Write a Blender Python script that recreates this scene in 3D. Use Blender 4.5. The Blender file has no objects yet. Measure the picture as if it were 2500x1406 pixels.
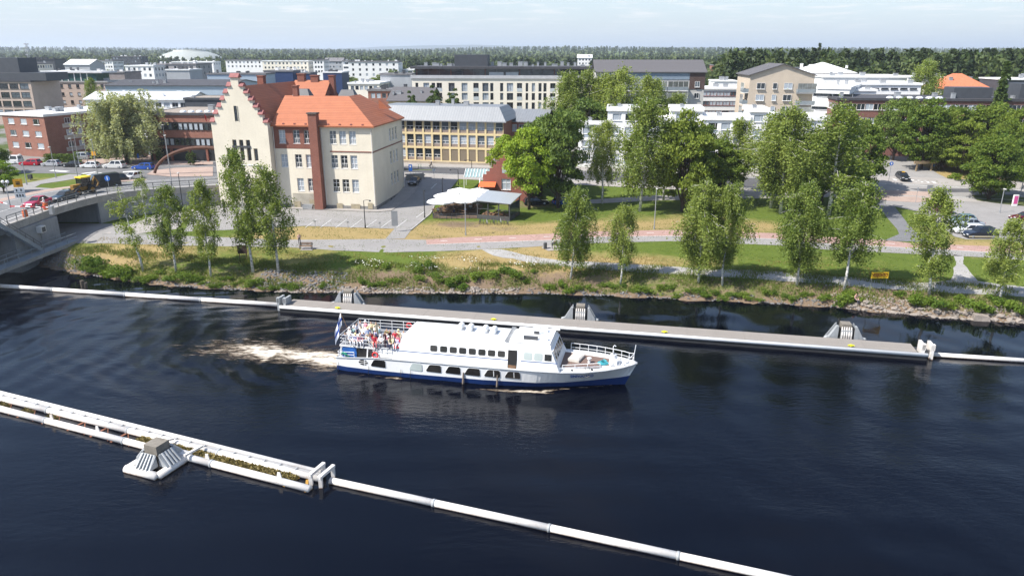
import bpy, bmesh, math, random
import numpy as np
from mathutils import Matrix, Vector
random.seed(7); RNG = np.random.default_rng(11)
scene = bpy.context.scene
COL = scene.collection
R = math.radians
# ---------------------------------------------------------------- camera
F = 1785.0; CH = 30.0; PITCH = R(17.95); CP, SP = math.cos(PITCH), math.sin(PITCH)
cam_d = bpy.data.cameras.new('camera'); cam = bpy.data.objects.new('camera', cam_d); COL.objects.link(cam)
cam.location = (0, 0, CH); cam.rotation_euler = (R(90) - PITCH, 0, 0)
cam_d.sensor_width = 36.0; cam_d.lens = 36.0 * F / 2500.0; cam_d.clip_start = 0.5; cam_d.clip_end = 60000
scene.camera = cam
# ---------------------------------------------------------------- sky and sun
SUN_EL, SUN_AZ = R(50), R(204)            # azimuth of the sun, measured from +X counter-clockwise
SDIR = Vector((math.cos(SUN_EL) * math.cos(SUN_AZ), math.cos(SUN_EL) * math.sin(SUN_AZ), math.sin(SUN_EL)))
world = bpy.data.worlds.new('World'); scene.world = world; world.use_nodes = True
nt = world.node_tree; nt.nodes.clear()
wo = nt.nodes.new('ShaderNodeOutputWorld'); bg = nt.nodes.new('ShaderNodeBackground')
sky = nt.nodes.new('ShaderNodeTexSky'); sky.sky_type = 'NISHITA'; sky.sun_disc = False
sky.sun_elevation = SUN_EL; sky.sun_rotation = math.pi / 2 - SUN_AZ
sky.altitude = 0; sky.air_density = 1.0; sky.dust_density = 1.0; sky.ozone_density = 3.0
tc = nt.nodes.new('ShaderNodeTexCoord'); sep = nt.nodes.new('ShaderNodeSeparateXYZ')
nt.links.new(tc.outputs['Generated'], sep.inputs[0])
def wmath(op, a, b=None, c=None):
    n = nt.nodes.new('ShaderNodeMath'); n.operation = op
    for i, x in enumerate((a, b, c)):
        if x is None: continue
        if isinstance(x, (int, float)): n.inputs[i].default_value = x
        else: nt.links.new(x, n.inputs[i])
    return n.outputs[0]
zc = wmath('ADD', wmath('MAXIMUM', sep.outputs['Z'], 0.0), 0.035)       # flat cloud layer seen in perspective
comb = nt.nodes.new('ShaderNodeCombineXYZ')
nt.links.new(wmath('DIVIDE', sep.outputs['X'], zc), comb.inputs[0]); nt.links.new(wmath('DIVIDE', sep.outputs['Y'], zc), comb.inputs[1])
cn = nt.nodes.new('ShaderNodeTexNoise'); cn.inputs['Scale'].default_value = 1.15; cn.inputs['Detail'].default_value = 7; cn.inputs['Roughness'].default_value = 0.62
nt.links.new(comb.outputs[0], cn.inputs['Vector'])
cr = nt.nodes.new('ShaderNodeValToRGB'); cr.color_ramp.elements[0].position = 0.515; cr.color_ramp.elements[1].position = 0.66
cr.color_ramp.elements[0].color = (0, 0, 0, 1); cr.color_ramp.elements[1].color = (1, 1, 1, 1)
nt.links.new(cn.outputs['Fac'], cr.inputs[0])
cmix = nt.nodes.new('ShaderNodeMix'); cmix.data_type = 'RGBA'
nt.links.new(wmath('MULTIPLY', wmath('MULTIPLY', cr.outputs[0], 0.62), wmath('SMOOTHSTEP' if False else 'MULTIPLY', wmath('MINIMUM', wmath('MULTIPLY', wmath('MAXIMUM', wmath('SUBTRACT', sep.outputs['Z'], 0.012), 0.0), 28.0), 1.0), 1.0)), cmix.inputs['Factor'])
hzmix = nt.nodes.new('ShaderNodeMix'); hzmix.data_type = 'RGBA'                # pale summer air low over the whole horizon
nt.links.new(wmath('MULTIPLY', wmath('POWER', 2.718, wmath('MULTIPLY', wmath('MAXIMUM', sep.outputs['Z'], 0.0), -7.0)), 0.9), hzmix.inputs['Factor'])
nt.links.new(sky.outputs[0], hzmix.inputs['A']); hzmix.inputs['B'].default_value = (3.15, 3.62, 4.15, 1)
nt.links.new(hzmix.outputs['Result'], cmix.inputs['A']); cmix.inputs['B'].default_value = (4.9, 4.9, 4.95, 1)
nt.links.new(cmix.outputs['Result'], bg.inputs[0]); bg.inputs[1].default_value = 0.115
nt.links.new(bg.outputs[0], wo.inputs[0])
sun_d = bpy.data.lights.new('sun', 'SUN'); sun_d.energy = 4.4; sun_d.angle = R(0.53); sun_d.color = (1.0, 0.955, 0.89)
sun = bpy.data.objects.new('sun', sun_d); COL.objects.link(sun)
sun.rotation_euler = SDIR.to_track_quat('Z', 'Y').to_euler(); sun.location = (-60, -30, 90)
vs = scene.view_settings; vs.view_transform = 'Standard'; vs.look = 'None'; vs.exposure = 0.95; vs.gamma = 1.0; vs.use_curve_mapping = False
scene.render.engine = 'CYCLES'
scene.cycles.max_bounces = 6; scene.cycles.diffuse_bounces = 3; scene.cycles.glossy_bounces = 3
scene.cycles.transmission_bounces = 4; scene.cycles.transparent_max_bounces = 8; scene.cycles.volume_bounces = 0
scene.cycles.use_denoising = True; scene.cycles.sample_clamp_indirect = 6.0
try: scene.cycles.denoiser = 'OPENIMAGEDENOISE'
except Exception: pass
# ---------------------------------------------------------------- where things stand (survey helpers)
def G(px, py, z=0.0):
    u = (px - 1250) / F; v = -(py - 703) / F
    t = (z - CH) / (-SP + v * CP)
    return (t * u, t * (CP + v * SP))
def D(px, py, Y):
    u = (px - 1250) / F; v = -(py - 703) / F
    t = Y / (CP + v * SP)
    return (t * u, CH + t * (-SP + v * CP))
def PX(X, Y, Z):
    d = Y * CP - (Z - CH) * SP; up = Y * SP + (Z - CH) * CP
    return (1250 + F * X / d, 703 - F * up / d)
def sstep(a, b, x):
    t = np.clip((np.asarray(x, float) - a) / (b - a), 0, 1); return t * t * (3 - 2 * t)
# ---------------------------------------------------------------- materials
MATS = {}
def nodes_of(m):
    m.use_nodes = True; t = m.node_tree; t.nodes.clear()
    o = t.nodes.new('ShaderNodeOutputMaterial'); b = t.nodes.new('ShaderNodeBsdfPrincipled'); t.links.new(b.outputs[0], o.inputs[0])
    return t, b, o
def nd(t, typ, **kw):
    n = t.nodes.new(typ)
    for k, v in kw.items():
        if k in n.inputs: n.inputs[k].default_value = v
        else: setattr(n, k, v)
    return n
def mixc(t, fac, a, b, bt='MIX'):
    n = t.nodes.new('ShaderNodeMix'); n.data_type = 'RGBA'; n.blend_type = bt
    for s, x in (('Factor', fac), ('A', a), ('B', b)):
        if isinstance(x, (tuple, list)): n.inputs[s].default_value = (*x[:3], 1)
        elif isinstance(x, (int, float)): n.inputs[s].default_value = x
        else: t.links.new(x, n.inputs[s])
    return n.outputs['Result']
def mth(t, op, a, b=None, c=None):
    n = t.nodes.new('ShaderNodeMath'); n.operation = op
    for i, x in enumerate((a, b, c)):
        if x is None: continue
        if isinstance(x, (int, float)): n.inputs[i].default_value = x
        else: t.links.new(x, n.inputs[i])
    return n.outputs[0]
def ramp(t, fac, stops):
    n = t.nodes.new('ShaderNodeValToRGB'); e = n.color_ramp.elements
    while len(e) < len(stops): e.new(0.5)
    for i, (p, c) in enumerate(stops):
        e[i].position = p; e[i].color = (*c[:3], 1) if isinstance(c, (tuple, list)) else (c, c, c, 1)
    t.links.new(fac, n.inputs[0]); return n.outputs[0]
def noise(t, vec, scale, detail=4, rough=0.55):
    n = nd(t, 'ShaderNodeTexNoise', Scale=scale, Detail=detail, Roughness=rough)
    t.links.new(vec, n.inputs['Vector']); return n.outputs['Fac']
def M(name, col, rough=0.7, var=0.14, scale=0.8, bump=0.0, metal=0.0, spec=0.4, dirt=None, streak=False):
    """weathered plain surface: base colour with two scales of uneven tone, optional rain streaks"""
    if name in MATS: return MATS[name]
    m = bpy.data.materials.new(name); t, b, o = nodes_of(m)
    tcn = nd(t, 'ShaderNodeTexCoord'); v = tcn.outputs['Object']
    n1 = noise(t, v, scale, 5); n2 = noise(t, v, scale * 9, 3)
    f = mth(t, 'ADD', mth(t, 'MULTIPLY', n1, 0.65), mth(t, 'MULTIPLY', n2, 0.35))
    lo = tuple(c * (1 - var * 1.6) for c in col); hi = tuple(min(0.95, c * (1 + var * 0.8)) for c in col)
    c = ramp(t, f, [(0.32, lo), (0.62, hi)])
    if streak:
        mp = nd(t, 'ShaderNodeMapping'); mp.inputs['Scale'].default_value = (1.6, 1.6, 0.09); t.links.new(v, mp.inputs[0])
        s = ramp(t, noise(t, mp.outputs[0], 1.3, 4), [(0.52, 0.0), (0.78, 0.55)])
        c = mixc(t, s, c, tuple(x * (0.8 if dirt else 0.66) for x in (dirt or col)))
    elif dirt:
        s = ramp(t, noise(t, v, scale * 0.6, 6), [(0.5, 0.0), (0.72, 0.8)]); c = mixc(t, s, c, dirt)
    t.links.new(c, b.inputs['Base Color']); b.inputs['Roughness'].default_value = rough
    b.inputs['Metallic'].default_value = metal; b.inputs['Specular IOR Level'].default_value = spec
    if bump:
        bn = nd(t, 'ShaderNodeBump', Strength=bump, Distance=0.05); t.links.new(n2, bn.inputs['Height']); t.links.new(bn.outputs[0], b.inputs['Normal'])
    MATS[name] = m; return m
def Mbrick(name, c1, c2, mortar, scale=1.0):
    if name in MATS: return MATS[name]
    m = bpy.data.materials.new(name); t, b, o = nodes_of(m)
    tcn = nd(t, 'ShaderNodeTexCoord'); sp = nd(t, 'ShaderNodeSeparateXYZ'); t.links.new(tcn.outputs['Object'], sp.inputs[0])
    cb = nd(t, 'ShaderNodeCombineXYZ'); t.links.new(mth(t, 'ADD', sp.outputs[0], sp.outputs[1]), cb.inputs[0]); t.links.new(sp.outputs[2], cb.inputs[1])
    br = nd(t, 'ShaderNodeTexBrick', Scale=scale); br.inputs['Color1'].default_value = (*c1, 1); br.inputs['Color2'].default_value = (*c2, 1)
    br.inputs['Mortar'].default_value = (*mortar, 1); br.inputs['Mortar Size'].default_value = 0.008; br.inputs['Brick Width'].default_value = 0.28; br.inputs['Row Height'].default_value = 0.085
    t.links.new(cb.outputs[0], br.inputs['Vector'])
    n1 = noise(t, tcn.outputs['Object'], 0.7, 5)
    c = mixc(t, ramp(t, n1, [(0.3, 0.0), (0.7, 0.45)]), br.outputs['Color'], tuple(x * 0.55 for x in c1))
    t.links.new(c, b.inputs['Base Color']); b.inputs['Roughness'].default_value = 0.85
    MATS[name] = m; return m
def Mbands(name, c1, c2, axis='Z', period=0.3, sharp=0.8, rough=0.6, metal=0.0, bump=0.4, var=0.25, vscale=0.9):
    """rows of tiles / standing seams / boards: narrow bands along one object axis with uneven tone per row"""
    if name in MATS: return MATS[name]
    m = bpy.data.materials.new(name); t, b, o = nodes_of(m)
    tcn = nd(t, 'ShaderNodeTexCoord'); sp = nd(t, 'ShaderNodeSeparateXYZ'); t.links.new(tcn.outputs['Object'], sp.inputs[0])
    q = mth(t, 'DIVIDE', sp.outputs[axis], period); fr = mth(t, 'FRACT', q); fl = mth(t, 'FLOOR', q)
    wn = nd(t, 'ShaderNodeTexWhiteNoise'); wn.noise_dimensions = '1D'; t.links.new(fl, wn.inputs['W'])
    line = ramp(t, fr, [(0.0, 1.0), (1 - sharp, 0.0)])
    c = mixc(t, mth(t, 'MULTIPLY', wn.outputs['Value'], 0.5), c1, tuple(x * (1 - var) for x in c1))
    n1 = noise(t, tcn.outputs['Object'], vscale, 6, 0.65); n2 = noise(t, tcn.outputs['Object'], 7.0, 3)
    c = mixc(t, ramp(t, n1, [(0.35, 0.0), (0.7, 0.5)]), c, tuple(x * (1 - var * 1.2) for x in c1))
    c = mixc(t, ramp(t, n2, [(0.45, 0.0), (0.75, 0.35)]), c, tuple(x * (1 - var * 1.6) for x in c1))
    c = mixc(t, line, c, c2)
    t.links.new(c, b.inputs['Base Color']); b.inputs['Roughness'].default_value = rough; b.inputs['Metallic'].default_value = metal
    if bump:
        bn = nd(t, 'ShaderNodeBump', Strength=bump, Distance=0.05); t.links.new(fr, bn.inputs['Height']); t.links.new(bn.outputs[0], b.inputs['Normal'])
    MATS[name] = m; return m
def Mglass(name, col=(0.02, 0.025, 0.03), rough=0.06, spec=0.7):
    if name in MATS: return MATS[name]
    m = bpy.data.materials.new(name); t, b, o = nodes_of(m)
    tcn = nd(t, 'ShaderNodeTexCoord'); oi = nd(t, 'ShaderNodeObjectInfo')
    n1 = noise(t, tcn.outputs['Object'], 0.9, 2)
    c = mixc(t, ramp(t, mth(t, 'ADD', mth(t, 'MULTIPLY', n1, 0.5), mth(t, 'MULTIPLY', oi.outputs['Random'], 0.5)), [(0.3, 0.0), (0.75, 1.0)]), tuple(x * 0.55 for x in col), tuple(min(1, x * 1.7) for x in col))
    t.links.new(c, b.inputs['Base Color']); b.inputs['Roughness'].default_value = rough; b.inputs['Specular IOR Level'].default_value = spec
    bn = nd(t, 'ShaderNodeBump', Strength=0.04, Distance=0.3); t.links.new(n1, bn.inputs['Height']); t.links.new(bn.outputs[0], b.inputs['Normal'])
    MATS[name] = m; return m
def Mleaf(name, c1, c2, trans=0.35, rough=0.6):
    """leaves: tone differs per clump and per tree; part of the light passes through"""
    if name in MATS: return MATS[name]
    m = bpy.data.materials.new(name); t, b, o = nodes_of(m)
    tcn = nd(t, 'ShaderNodeTexCoord'); oi = nd(t, 'ShaderNodeObjectInfo'); geo = nd(t, 'ShaderNodeNewGeometry')
    n1 = noise(t, tcn.outputs['Object'], 0.55, 3); rnd = geo.outputs['Random Per Island']
    f = mth(t, 'ADD', mth(t, 'ADD', mth(t, 'MULTIPLY', n1, 0.45), mth(t, 'MULTIPLY', rnd, 0.35)), mth(t, 'MULTIPLY', oi.outputs['Random'], 0.25))
    c = ramp(t, f, [(0.25, c1), (0.8, c2)])
    t.links.new(c, b.inputs['Base Color']); b.inputs['Roughness'].default_value = rough; b.inputs['Specular IOR Level'].default_value = 0.25
    tr = nd(t, 'ShaderNodeBsdfTranslucent'); t.links.new(mixc(t, 1.0, c, (1.25, 1.2, 0.55), 'MULTIPLY'), tr.inputs[0])
    ms = nd(t, 'ShaderNodeMixShader', ); ms.inputs[0].default_value = trans
    t.links.new(b.outputs[0], ms.inputs[1]); t.links.new(tr.outputs[0], ms.inputs[2]); t.links.new(ms.outputs[0], o.inputs[0])
    MATS[name] = m; return m
WHITE = M('white_paint', (0.72, 0.71, 0.69), 0.45, 0.05); OFFWHITE = M('aged_white_paint', (0.62, 0.60, 0.56), 0.5, 0.08)
BLACK = M('black_plastic', (0.02, 0.02, 0.022), 0.5, 0.2); STEEL = M('galvanised_steel', (0.33, 0.34, 0.35), 0.45, 0.12, metal=0.3)
DARKMETAL = M('dark_grey_metal', (0.06, 0.062, 0.068), 0.5, 0.15); CONC = M('concrete', (0.30, 0.285, 0.26), 0.9, 0.18, 0.5, 0.3, streak=True)
CONCG = M('grey_concrete', (0.25, 0.255, 0.26), 0.9, 0.15, 0.5, 0.3, streak=True); RUBBER = M('rubber', (0.015, 0.015, 0.015), 0.8, 0.2)
WOODB = M('brown_wood', (0.17, 0.095, 0.05), 0.7, 0.2, 2.0); REDP = M('red_paint', (0.55, 0.03, 0.03), 0.45, 0.1); YEL = M('yellow_paint', (0.75, 0.42, 0.02), 0.5, 0.1)
BLUEP = M('blue_sign_paint', (0.02, 0.12, 0.45), 0.45, 0.1); ORANGE = M('orange_plastic', (0.65, 0.13, 0.03), 0.5, 0.12)
GLASS = Mglass('dark_window_glass'); GLASS2 = Mglass('grey_window_glass', (0.07, 0.085, 0.1)); BLIND = M('window_with_blind', (0.36, 0.40, 0.44), 0.25, 0.12, 2.0, spec=0.6)
# ---------------------------------------------------------------- mesh collector
class MB:
    def __init__(s): s.v = []; s.f = []; s.m = []
    def add(s, vs, fs, mi=0):
        n = len(s.v); s.v += [tuple(p) for p in vs]; s.f += [tuple(i + n for i in f) for f in fs]; s.m += [mi] * len(fs)
    def quad(s, a, b, c, d, mi=0): s.add((a, b, c, d), ((0, 1, 2, 3),), mi)
    def tri(s, a, b, c, mi=0): s.add((a, b, c), ((0, 1, 2),), mi)
    def poly(s, ps, mi=0): s.add(ps, (tuple(range(len(ps))),), mi)
    def box(s, x0, y0, z0, x1, y1, z1, mi=0, mat=None):
        vs = [(x, y, z) for z in (z0, z1) for (x, y) in ((x0, y0), (x1, y0), (x1, y1), (x0, y1))]
        if mat is not None: vs = [tuple(mat @ Vector(p)) for p in vs]
        s.add(vs, ((3, 2, 1, 0), (4, 5, 6, 7), (0, 1, 5, 4), (1, 2, 6, 5), (2, 3, 7, 6), (3, 0, 4, 7)), mi)
    def beam(s, p0, p1, w, h, mi=0):
        p0, p1 = Vector(p0), Vector(p1); d = p1 - p0; L = d.length
        if L < 1e-6: return
        d /= L; up = Vector((0, 0, 1)) if abs(d.z) < 0.95 else Vector((0, 1, 0))
        sx = d.cross(up).normalized(); sz = sx.cross(d)
        vs = [p + sx * a * w / 2 + sz * b * h / 2 for p in (p0, p1) for a, b in ((-1, -1), (1, -1), (1, 1), (-1, 1))]
        s.add(vs, ((3, 2, 1, 0), (4, 5, 6, 7), (0, 1, 5, 4), (1, 2, 6, 5), (2, 3, 7, 6), (3, 0, 4, 7)), mi)
    def tube(s, p0, p1, r0, r1=None, n=8, mi=0, caps=True): s.path([p0, p1], [r0, r0 if r1 is None else r1], n, mi, caps)
    def path(s, pts, rad, n=8, mi=0, caps=True):
        pts = [Vector(p) for p in pts]
        if not isinstance(rad, (list, tuple)): rad = [rad] * len(pts)
        b = len(s.v); prev = None
        for i, p in enumerate(pts):
            d = (pts[min(i + 1, len(pts) - 1)] - pts[max(i - 1, 0)]).normalized()
            if prev is None:
                u = d.cross(Vector((0, 0, 1)) if abs(d.z) < 0.9 else Vector((1, 0, 0))).normalized()
            else: u = (prev - d * prev.dot(d)).normalized()
            prev = u; w = d.cross(u)
            for k in range(n):
                a = 2 * math.pi * k / n; s.v.append(tuple(p + (u * math.cos(a) + w * math.sin(a)) * rad[i]))
        for i in range(len(pts) - 1):
            for k in range(n):
                k2 = (k + 1) % n; s.f.append((b + i * n + k, b + i * n + k2, b + (i + 1) * n + k2, b + (i + 1) * n + k)); s.m.append(mi)
        if caps:
            s.f.append(tuple(b + k for k in reversed(range(n)))); s.m.append(mi)
            s.f.append(tuple(b + (len(pts) - 1) * n + k for k in range(n))); s.m.append(mi)
    def lathe(s, prof, n=12, c=(0, 0, 0), mi=0):
        b = len(s.v)
        for r, z in prof:
            for k in range(n):
                a = 2 * math.pi * k / n; s.v.append((c[0] + r * math.cos(a), c[1] + r * math.sin(a), c[2] + z))
        for i in range(len(prof) - 1):
            for k in range(n):
                k2 = (k + 1) % n; s.f.append((b + i * n + k, b + i * n + k2, b + (i + 1) * n + k2, b + (i + 1) * n + k)); s.m.append(mi)
    def prism(s, poly, z0, z1, mi=0):
        n = len(poly); vs = [(x, y, z0) for x, y in poly] + [(x, y, z1) for x, y in poly]
        s.add(vs, [tuple(reversed(range(n))), tuple(range(n, 2 * n))] + [(i, (i + 1) % n, (i + 1) % n + n, i + n) for i in range(n)], mi)
    def extrude(s, poly, off, mi=0):
        """any planar 3-D outline pushed along a vector"""
        n = len(poly); o = Vector(off); vs = [tuple(p) for p in poly] + [tuple(Vector(p) + o) for p in poly]
        s.add(vs, [tuple(reversed(range(n))), tuple(range(n, 2 * n))] + [(i, (i + 1) % n, (i + 1) % n + n, i + n) for i in range(n)], mi)
    def mesh(s, name, mats, smooth=False):
        me = bpy.data.meshes.new(name); me.from_pydata(s.v, [], s.f)
        for m in (mats if isinstance(mats, (list, tuple)) else [mats]): me.materials.append(m)
        if any(s.m): me.polygons.foreach_set('material_index', s.m)
        if smooth: me.polygons.foreach_set('use_smooth', [True] * len(s.f))
        me.update(); return me
    def build(s, name, mats, parent=None, loc=None, rz=0.0, smooth=False):
        return put(s.mesh(name, mats, smooth), name, parent, loc, rz)
def put(me, name, parent=None, loc=None, rz=0.0):
    o = bpy.data.objects.new(name, me); COL.objects.link(o)
    if parent is not None: o.parent = parent
    if loc is not None: o.location = loc
    if rz: o.rotation_euler.z = rz
    return o
def np_mesh(name, verts, faces, mats, smooth=False):
    """verts (n,3), faces (m,k) arrays with equal k"""
    me = bpy.data.meshes.new(name); verts = np.asarray(verts, np.float32); faces = np.asarray(faces, np.int32); k = faces.shape[1]
    me.vertices.add(len(verts)); me.vertices.foreach_set('co', verts.ravel())
    me.loops.add(faces.size); me.loops.foreach_set('vertex_index', faces.ravel())
    me.polygons.add(len(faces)); me.polygons.foreach_set('loop_start', np.arange(0, faces.size, k, dtype=np.int32))
    try: me.polygons.foreach_set('loop_total', np.full(len(faces), k, np.int32))
    except Exception: pass
    for m in (mats if isinstance(mats, (list, tuple)) else [mats]): me.materials.append(m)
    if smooth: me.polygons.foreach_set('use_smooth', np.ones(len(faces), bool))
    me.update(calc_edges=True); return me
def tag(o, label=None, cat=None, group=None, kind=None):
    if label: o['label'] = label
    if cat: o['category'] = cat
    if group: o['group'] = group
    if kind: o['kind'] = kind
    return o
def thing(name, label, cat, loc=(0, 0, 0), rz=0.0, group=None):
    o = bpy.data.objects.new(name, None); COL.objects.link(o); o.location = loc; o.rotation_euler.z = rz; o.empty_display_size = 0.5
    return tag(o, label, cat, group)
def copy_tree(o, parent=None):
    c = o.copy(); COL.objects.link(c)
    if parent is not None: c.parent = parent
    for ch in list(o.children): copy_tree(ch, c)
    return c
# ================================================================ terrain
SHX, SHY = zip(*[(-3000, 100), (-85, 101), (-77, 104), (-70, 103.8), (-62, 99.6), (-50, 95.2), (-41, 92.8), (-29.5, 91), (-21.5, 91), (5.3, 90.3), (13.2, 89.5), (26, 87.7), (38, 85.7), (42.5, 84.4), (51, 81.6), (60, 79.5), (100, 71), (400, 10), (3000, -500)])
RDY, RDX = zip(*[(-400, -70), (102, -70), (111, -70.3), (118, -69.5), (125, -67), (133, -58), (140, -51), (150, -42), (400, -42)])   # riverside edge of the bridge road
def shore(X): return np.interp(X, SHX, SHY)
def road_edge(Y): return np.interp(Y, RDY, RDX)
def hgt(X, Y):
    X = np.asarray(X, float); Y = np.asarray(Y, float)
    d = Y - shore(X) + 0.35 * np.sin(X * 0.9) * np.exp(-np.abs(Y - shore(X)) / 6) + 0.2 * np.sin(X * 2.3 + 1)
    B = np.interp(X, [-60, -40, -25, 8, 20, 60], [3.6, 4.0, 6.2, 6.0, 3.4, 3.2])
    bank = np.where(d < 0, -2.4 * sstep(0, 9, -d), 1.75 * (d / B).clip(0, 1) ** 0.75)
    z = bank + 0.75 * sstep(0, 9, d - B)
    z = np.where(d > 0, z + 2.5 * sstep(136, 163, Y), z)
    lift = sstep(1.5, 7.0, road_edge(Y) - X) * (1 - sstep(-84, -78, X) * (1 - sstep(108.5, 108.9, Y) * 0) * (1 - sstep(121, 124, Y)))
    tgt = 6.15 - 1.25 * sstep(120, 150, Y)
    z = np.where((Y > 101), z + (tgt - z).clip(0) * lift * sstep(103, 106, Y), z)
    return z + 17 * sstep(900, 3200, Y) + (4 * np.sin(X * .0023 + 1) + 5 * np.sin(X * .0041 + Y * .0012) * np.sin(X * .0017 - 1)) * sstep(1200, 2500, Y) + 12 * sstep(3000, 9000, Y) * (1 + .7 * np.sin(X * .0011 + 2) * np.sin(Y * .0007))
def hz(x, y): return float(hgt(x, y))
def T(px, py):
    z = 2.5
    for _ in range(25):
        x, y = G(px, py, z); z = 0.5 * z + 0.5 * hz(x, y)
    x, y = G(px, py, z); return (x, y, hz(x, y))
def axis(segs):
    a = [np.arange(s, e, st) for s, e, st in segs]; return np.concatenate(a + [[segs[-1][1]]])
gx = axis([(-14000, -3000, 1000), (-3000, -600, 200), (-600, -112, 16), (-112, 112, 1.0), (112, 600, 16), (600, 3000, 200), (3000, 14000, 1000)])
gy = axis([(-1500, 0, 150), (0, 70, 5), (70, 79, 1.0), (79, 108, .5), (108, 172, 1.0), (172, 400, 8), (400, 1200, 40), (1200, 15000, 600)])
GXX, GYY = np.meshgrid(gx, gy); GZ = hgt(GXX, GYY)
nx, ny = len(gx), len(gy)
idx = np.arange(nx * ny).reshape(ny, nx)
fc = np.stack([idx[:-1, :-1], idx[:-1, 1:], idx[1:, 1:], idx[1:, :-1]], -1).reshape(-1, 4)
def m_ground():
    m = bpy.data.materials.new('ground_cover'); t, b, o = nodes_of(m)
    g = nd(t, 'ShaderNodeNewGeometry'); v = g.outputs['Position']
    at = nd(t, 'ShaderNodeAttribute'); at.attribute_name = 'cover'; sp = nd(t, 'ShaderNodeSeparateColor'); t.links.new(at.outputs['Color'], sp.inputs[0])
    n1 = noise(t, v, 0.16, 6, 0.62); n2 = noise(t, v, 1.3, 5, 0.65); n3 = noise(t, v, 9.0, 3, 0.6); n4 = noise(t, v, 0.045, 3)
    green = mixc(t, n2, (0.048, 0.082, 0.012), (0.130, 0.165, 0.030)); dry = mixc(t, n2, (0.21, 0.155, 0.065), (0.36, 0.275, 0.125))
    f = mth(t, 'ADD', mth(t, 'MULTIPLY', sp.outputs[0], 1.15), mth(t, 'SUBTRACT', mth(t, 'ADD', mth(t, 'MULTIPLY', n1, 0.9), mth(t, 'MULTIPLY', n2, 0.35)), 0.86))
    c = mixc(t, ramp(t, f, [(0.12, 0.0), (0.62, 1.0)]), green, dry)
    soil = mixc(t, n3, (0.075, 0.05, 0.03), (0.27, 0.20, 0.14))
    fs = mth(t, 'ADD', sp.outputs[1], mth(t, 'SUBTRACT', mth(t, 'MULTIPLY', n2, 1.1), 0.62))
    c = mixc(t, ramp(t, fs, [(0.25, 0.0), (0.6, 1.0)]), c, soil)
    urb = mixc(t, ramp(t, n4, [(0.45, 0.0), (0.55, 1.0)]), (0.20, 0.19, 0.18), mixc(t, n2, (0.04, 0.07, 0.015), (0.10, 0.12, 0.04)))
    c = mixc(t, sp.outputs[2], c, urb)
    c = mixc(t, 0.35, c, mixc(t, n3, (0.3, 0.3, 0.3), (1.6, 1.6, 1.6)), 'MULTIPLY')
    t.links.new(c, b.inputs['Base Color']); b.inputs['Roughness'].default_value = 0.95; b.inputs['Specular IOR Level'].default_value = 0.1
    bn = nd(t, 'ShaderNodeBump', Strength=0.6, Distance=0.12); t.links.new(mth(t, 'ADD', n3, n2), bn.inputs['Height']); t.links.new(bn.outputs[0], b.inputs['Normal'])
    return m
gm = np_mesh('ground', np.stack([GXX, GYY, GZ], -1).reshape(-1, 3), fc, m_ground(), True)
def blob(px, py, r, k=1.0):
    x, y, _ = T(px, py); return k * np.exp(-(((GXX - x) ** 2) / (r * r) + ((GYY - y) ** 2) / (r * r * 0.35)))
dryv = np.full(GXX.shape, 0.15)
for a in ((300, 622, 12, .75), (230, 640, 5, .3), (860, 572, 13, .85), (740, 575, 8, .7), (1130, 562, 10, .6), (1290, 575, 12, .7), (1420, 560, 8, .6), (1600, 548, 14, .42), (1750, 545, 10, .4), (1150, 628, 6, .5), (1330, 618, 4, .6), (1480, 640, 6, .3),
          (1620, 645, 8, .5), (1900, 560, 8, .4), (1300, 655, 9, .8), (2050, 640, 7, .15), (2260, 560, 7, .35), (2250, 470, 9, .5), (2230, 395, 20, .7), (2350, 425, 14, .8), (2420, 605, 10, .7), (100, 440, 10, .3), (150, 470, 8, .55), (60, 480, 6, .5), (1000, 640, 10, -.1),
          (700, 630, 10, .2), (1100, 645, 6, .3), (2480, 690, 6, .2), (1960, 670, 10, .1)):
    dryv += blob(*a)
dist = GYY - shore(GXX)
soilv = np.where((dist > -3) & (dist < 9), 1.0, 0.0) * np.interp(GXX, [-70, -60, -38, -30, 8, 14, 40, 60], [.75, .35, .45, .72, .72, .45, .55, .55]) * (1 - sstep(3, 8, dist))
soilv += np.where(dist < 0.3, 1, 0)
for a in ((1120, 548, 5, .8), (1060, 580, 4, .5), (1230, 560, 4, .5), (2130, 725, 5, .9), (1290, 500, 8, .6), (1700, 515, 10, .35), (2270, 400, 12, .35)): soilv += blob(*a)
urbv = np.clip(sstep(166, 175, GYY), 0, 1) * np.where((GXX < -55) & (GYY < 172), 0, 1)
farv = sstep(700, 1200, GYY)
ca = gm.color_attributes.new('cover', 'FLOAT_COLOR', 'POINT')
ca.data.foreach_set('color', np.stack([np.clip(dryv * (1 - farv), 0, 1), np.clip(soilv, 0, 1) * (1 - farv), urbv * (1 - farv), np.ones_like(urbv)], -1).astype(np.float32).ravel())
ground = put(gm, 'ground'); tag(ground, kind='structure')
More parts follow.
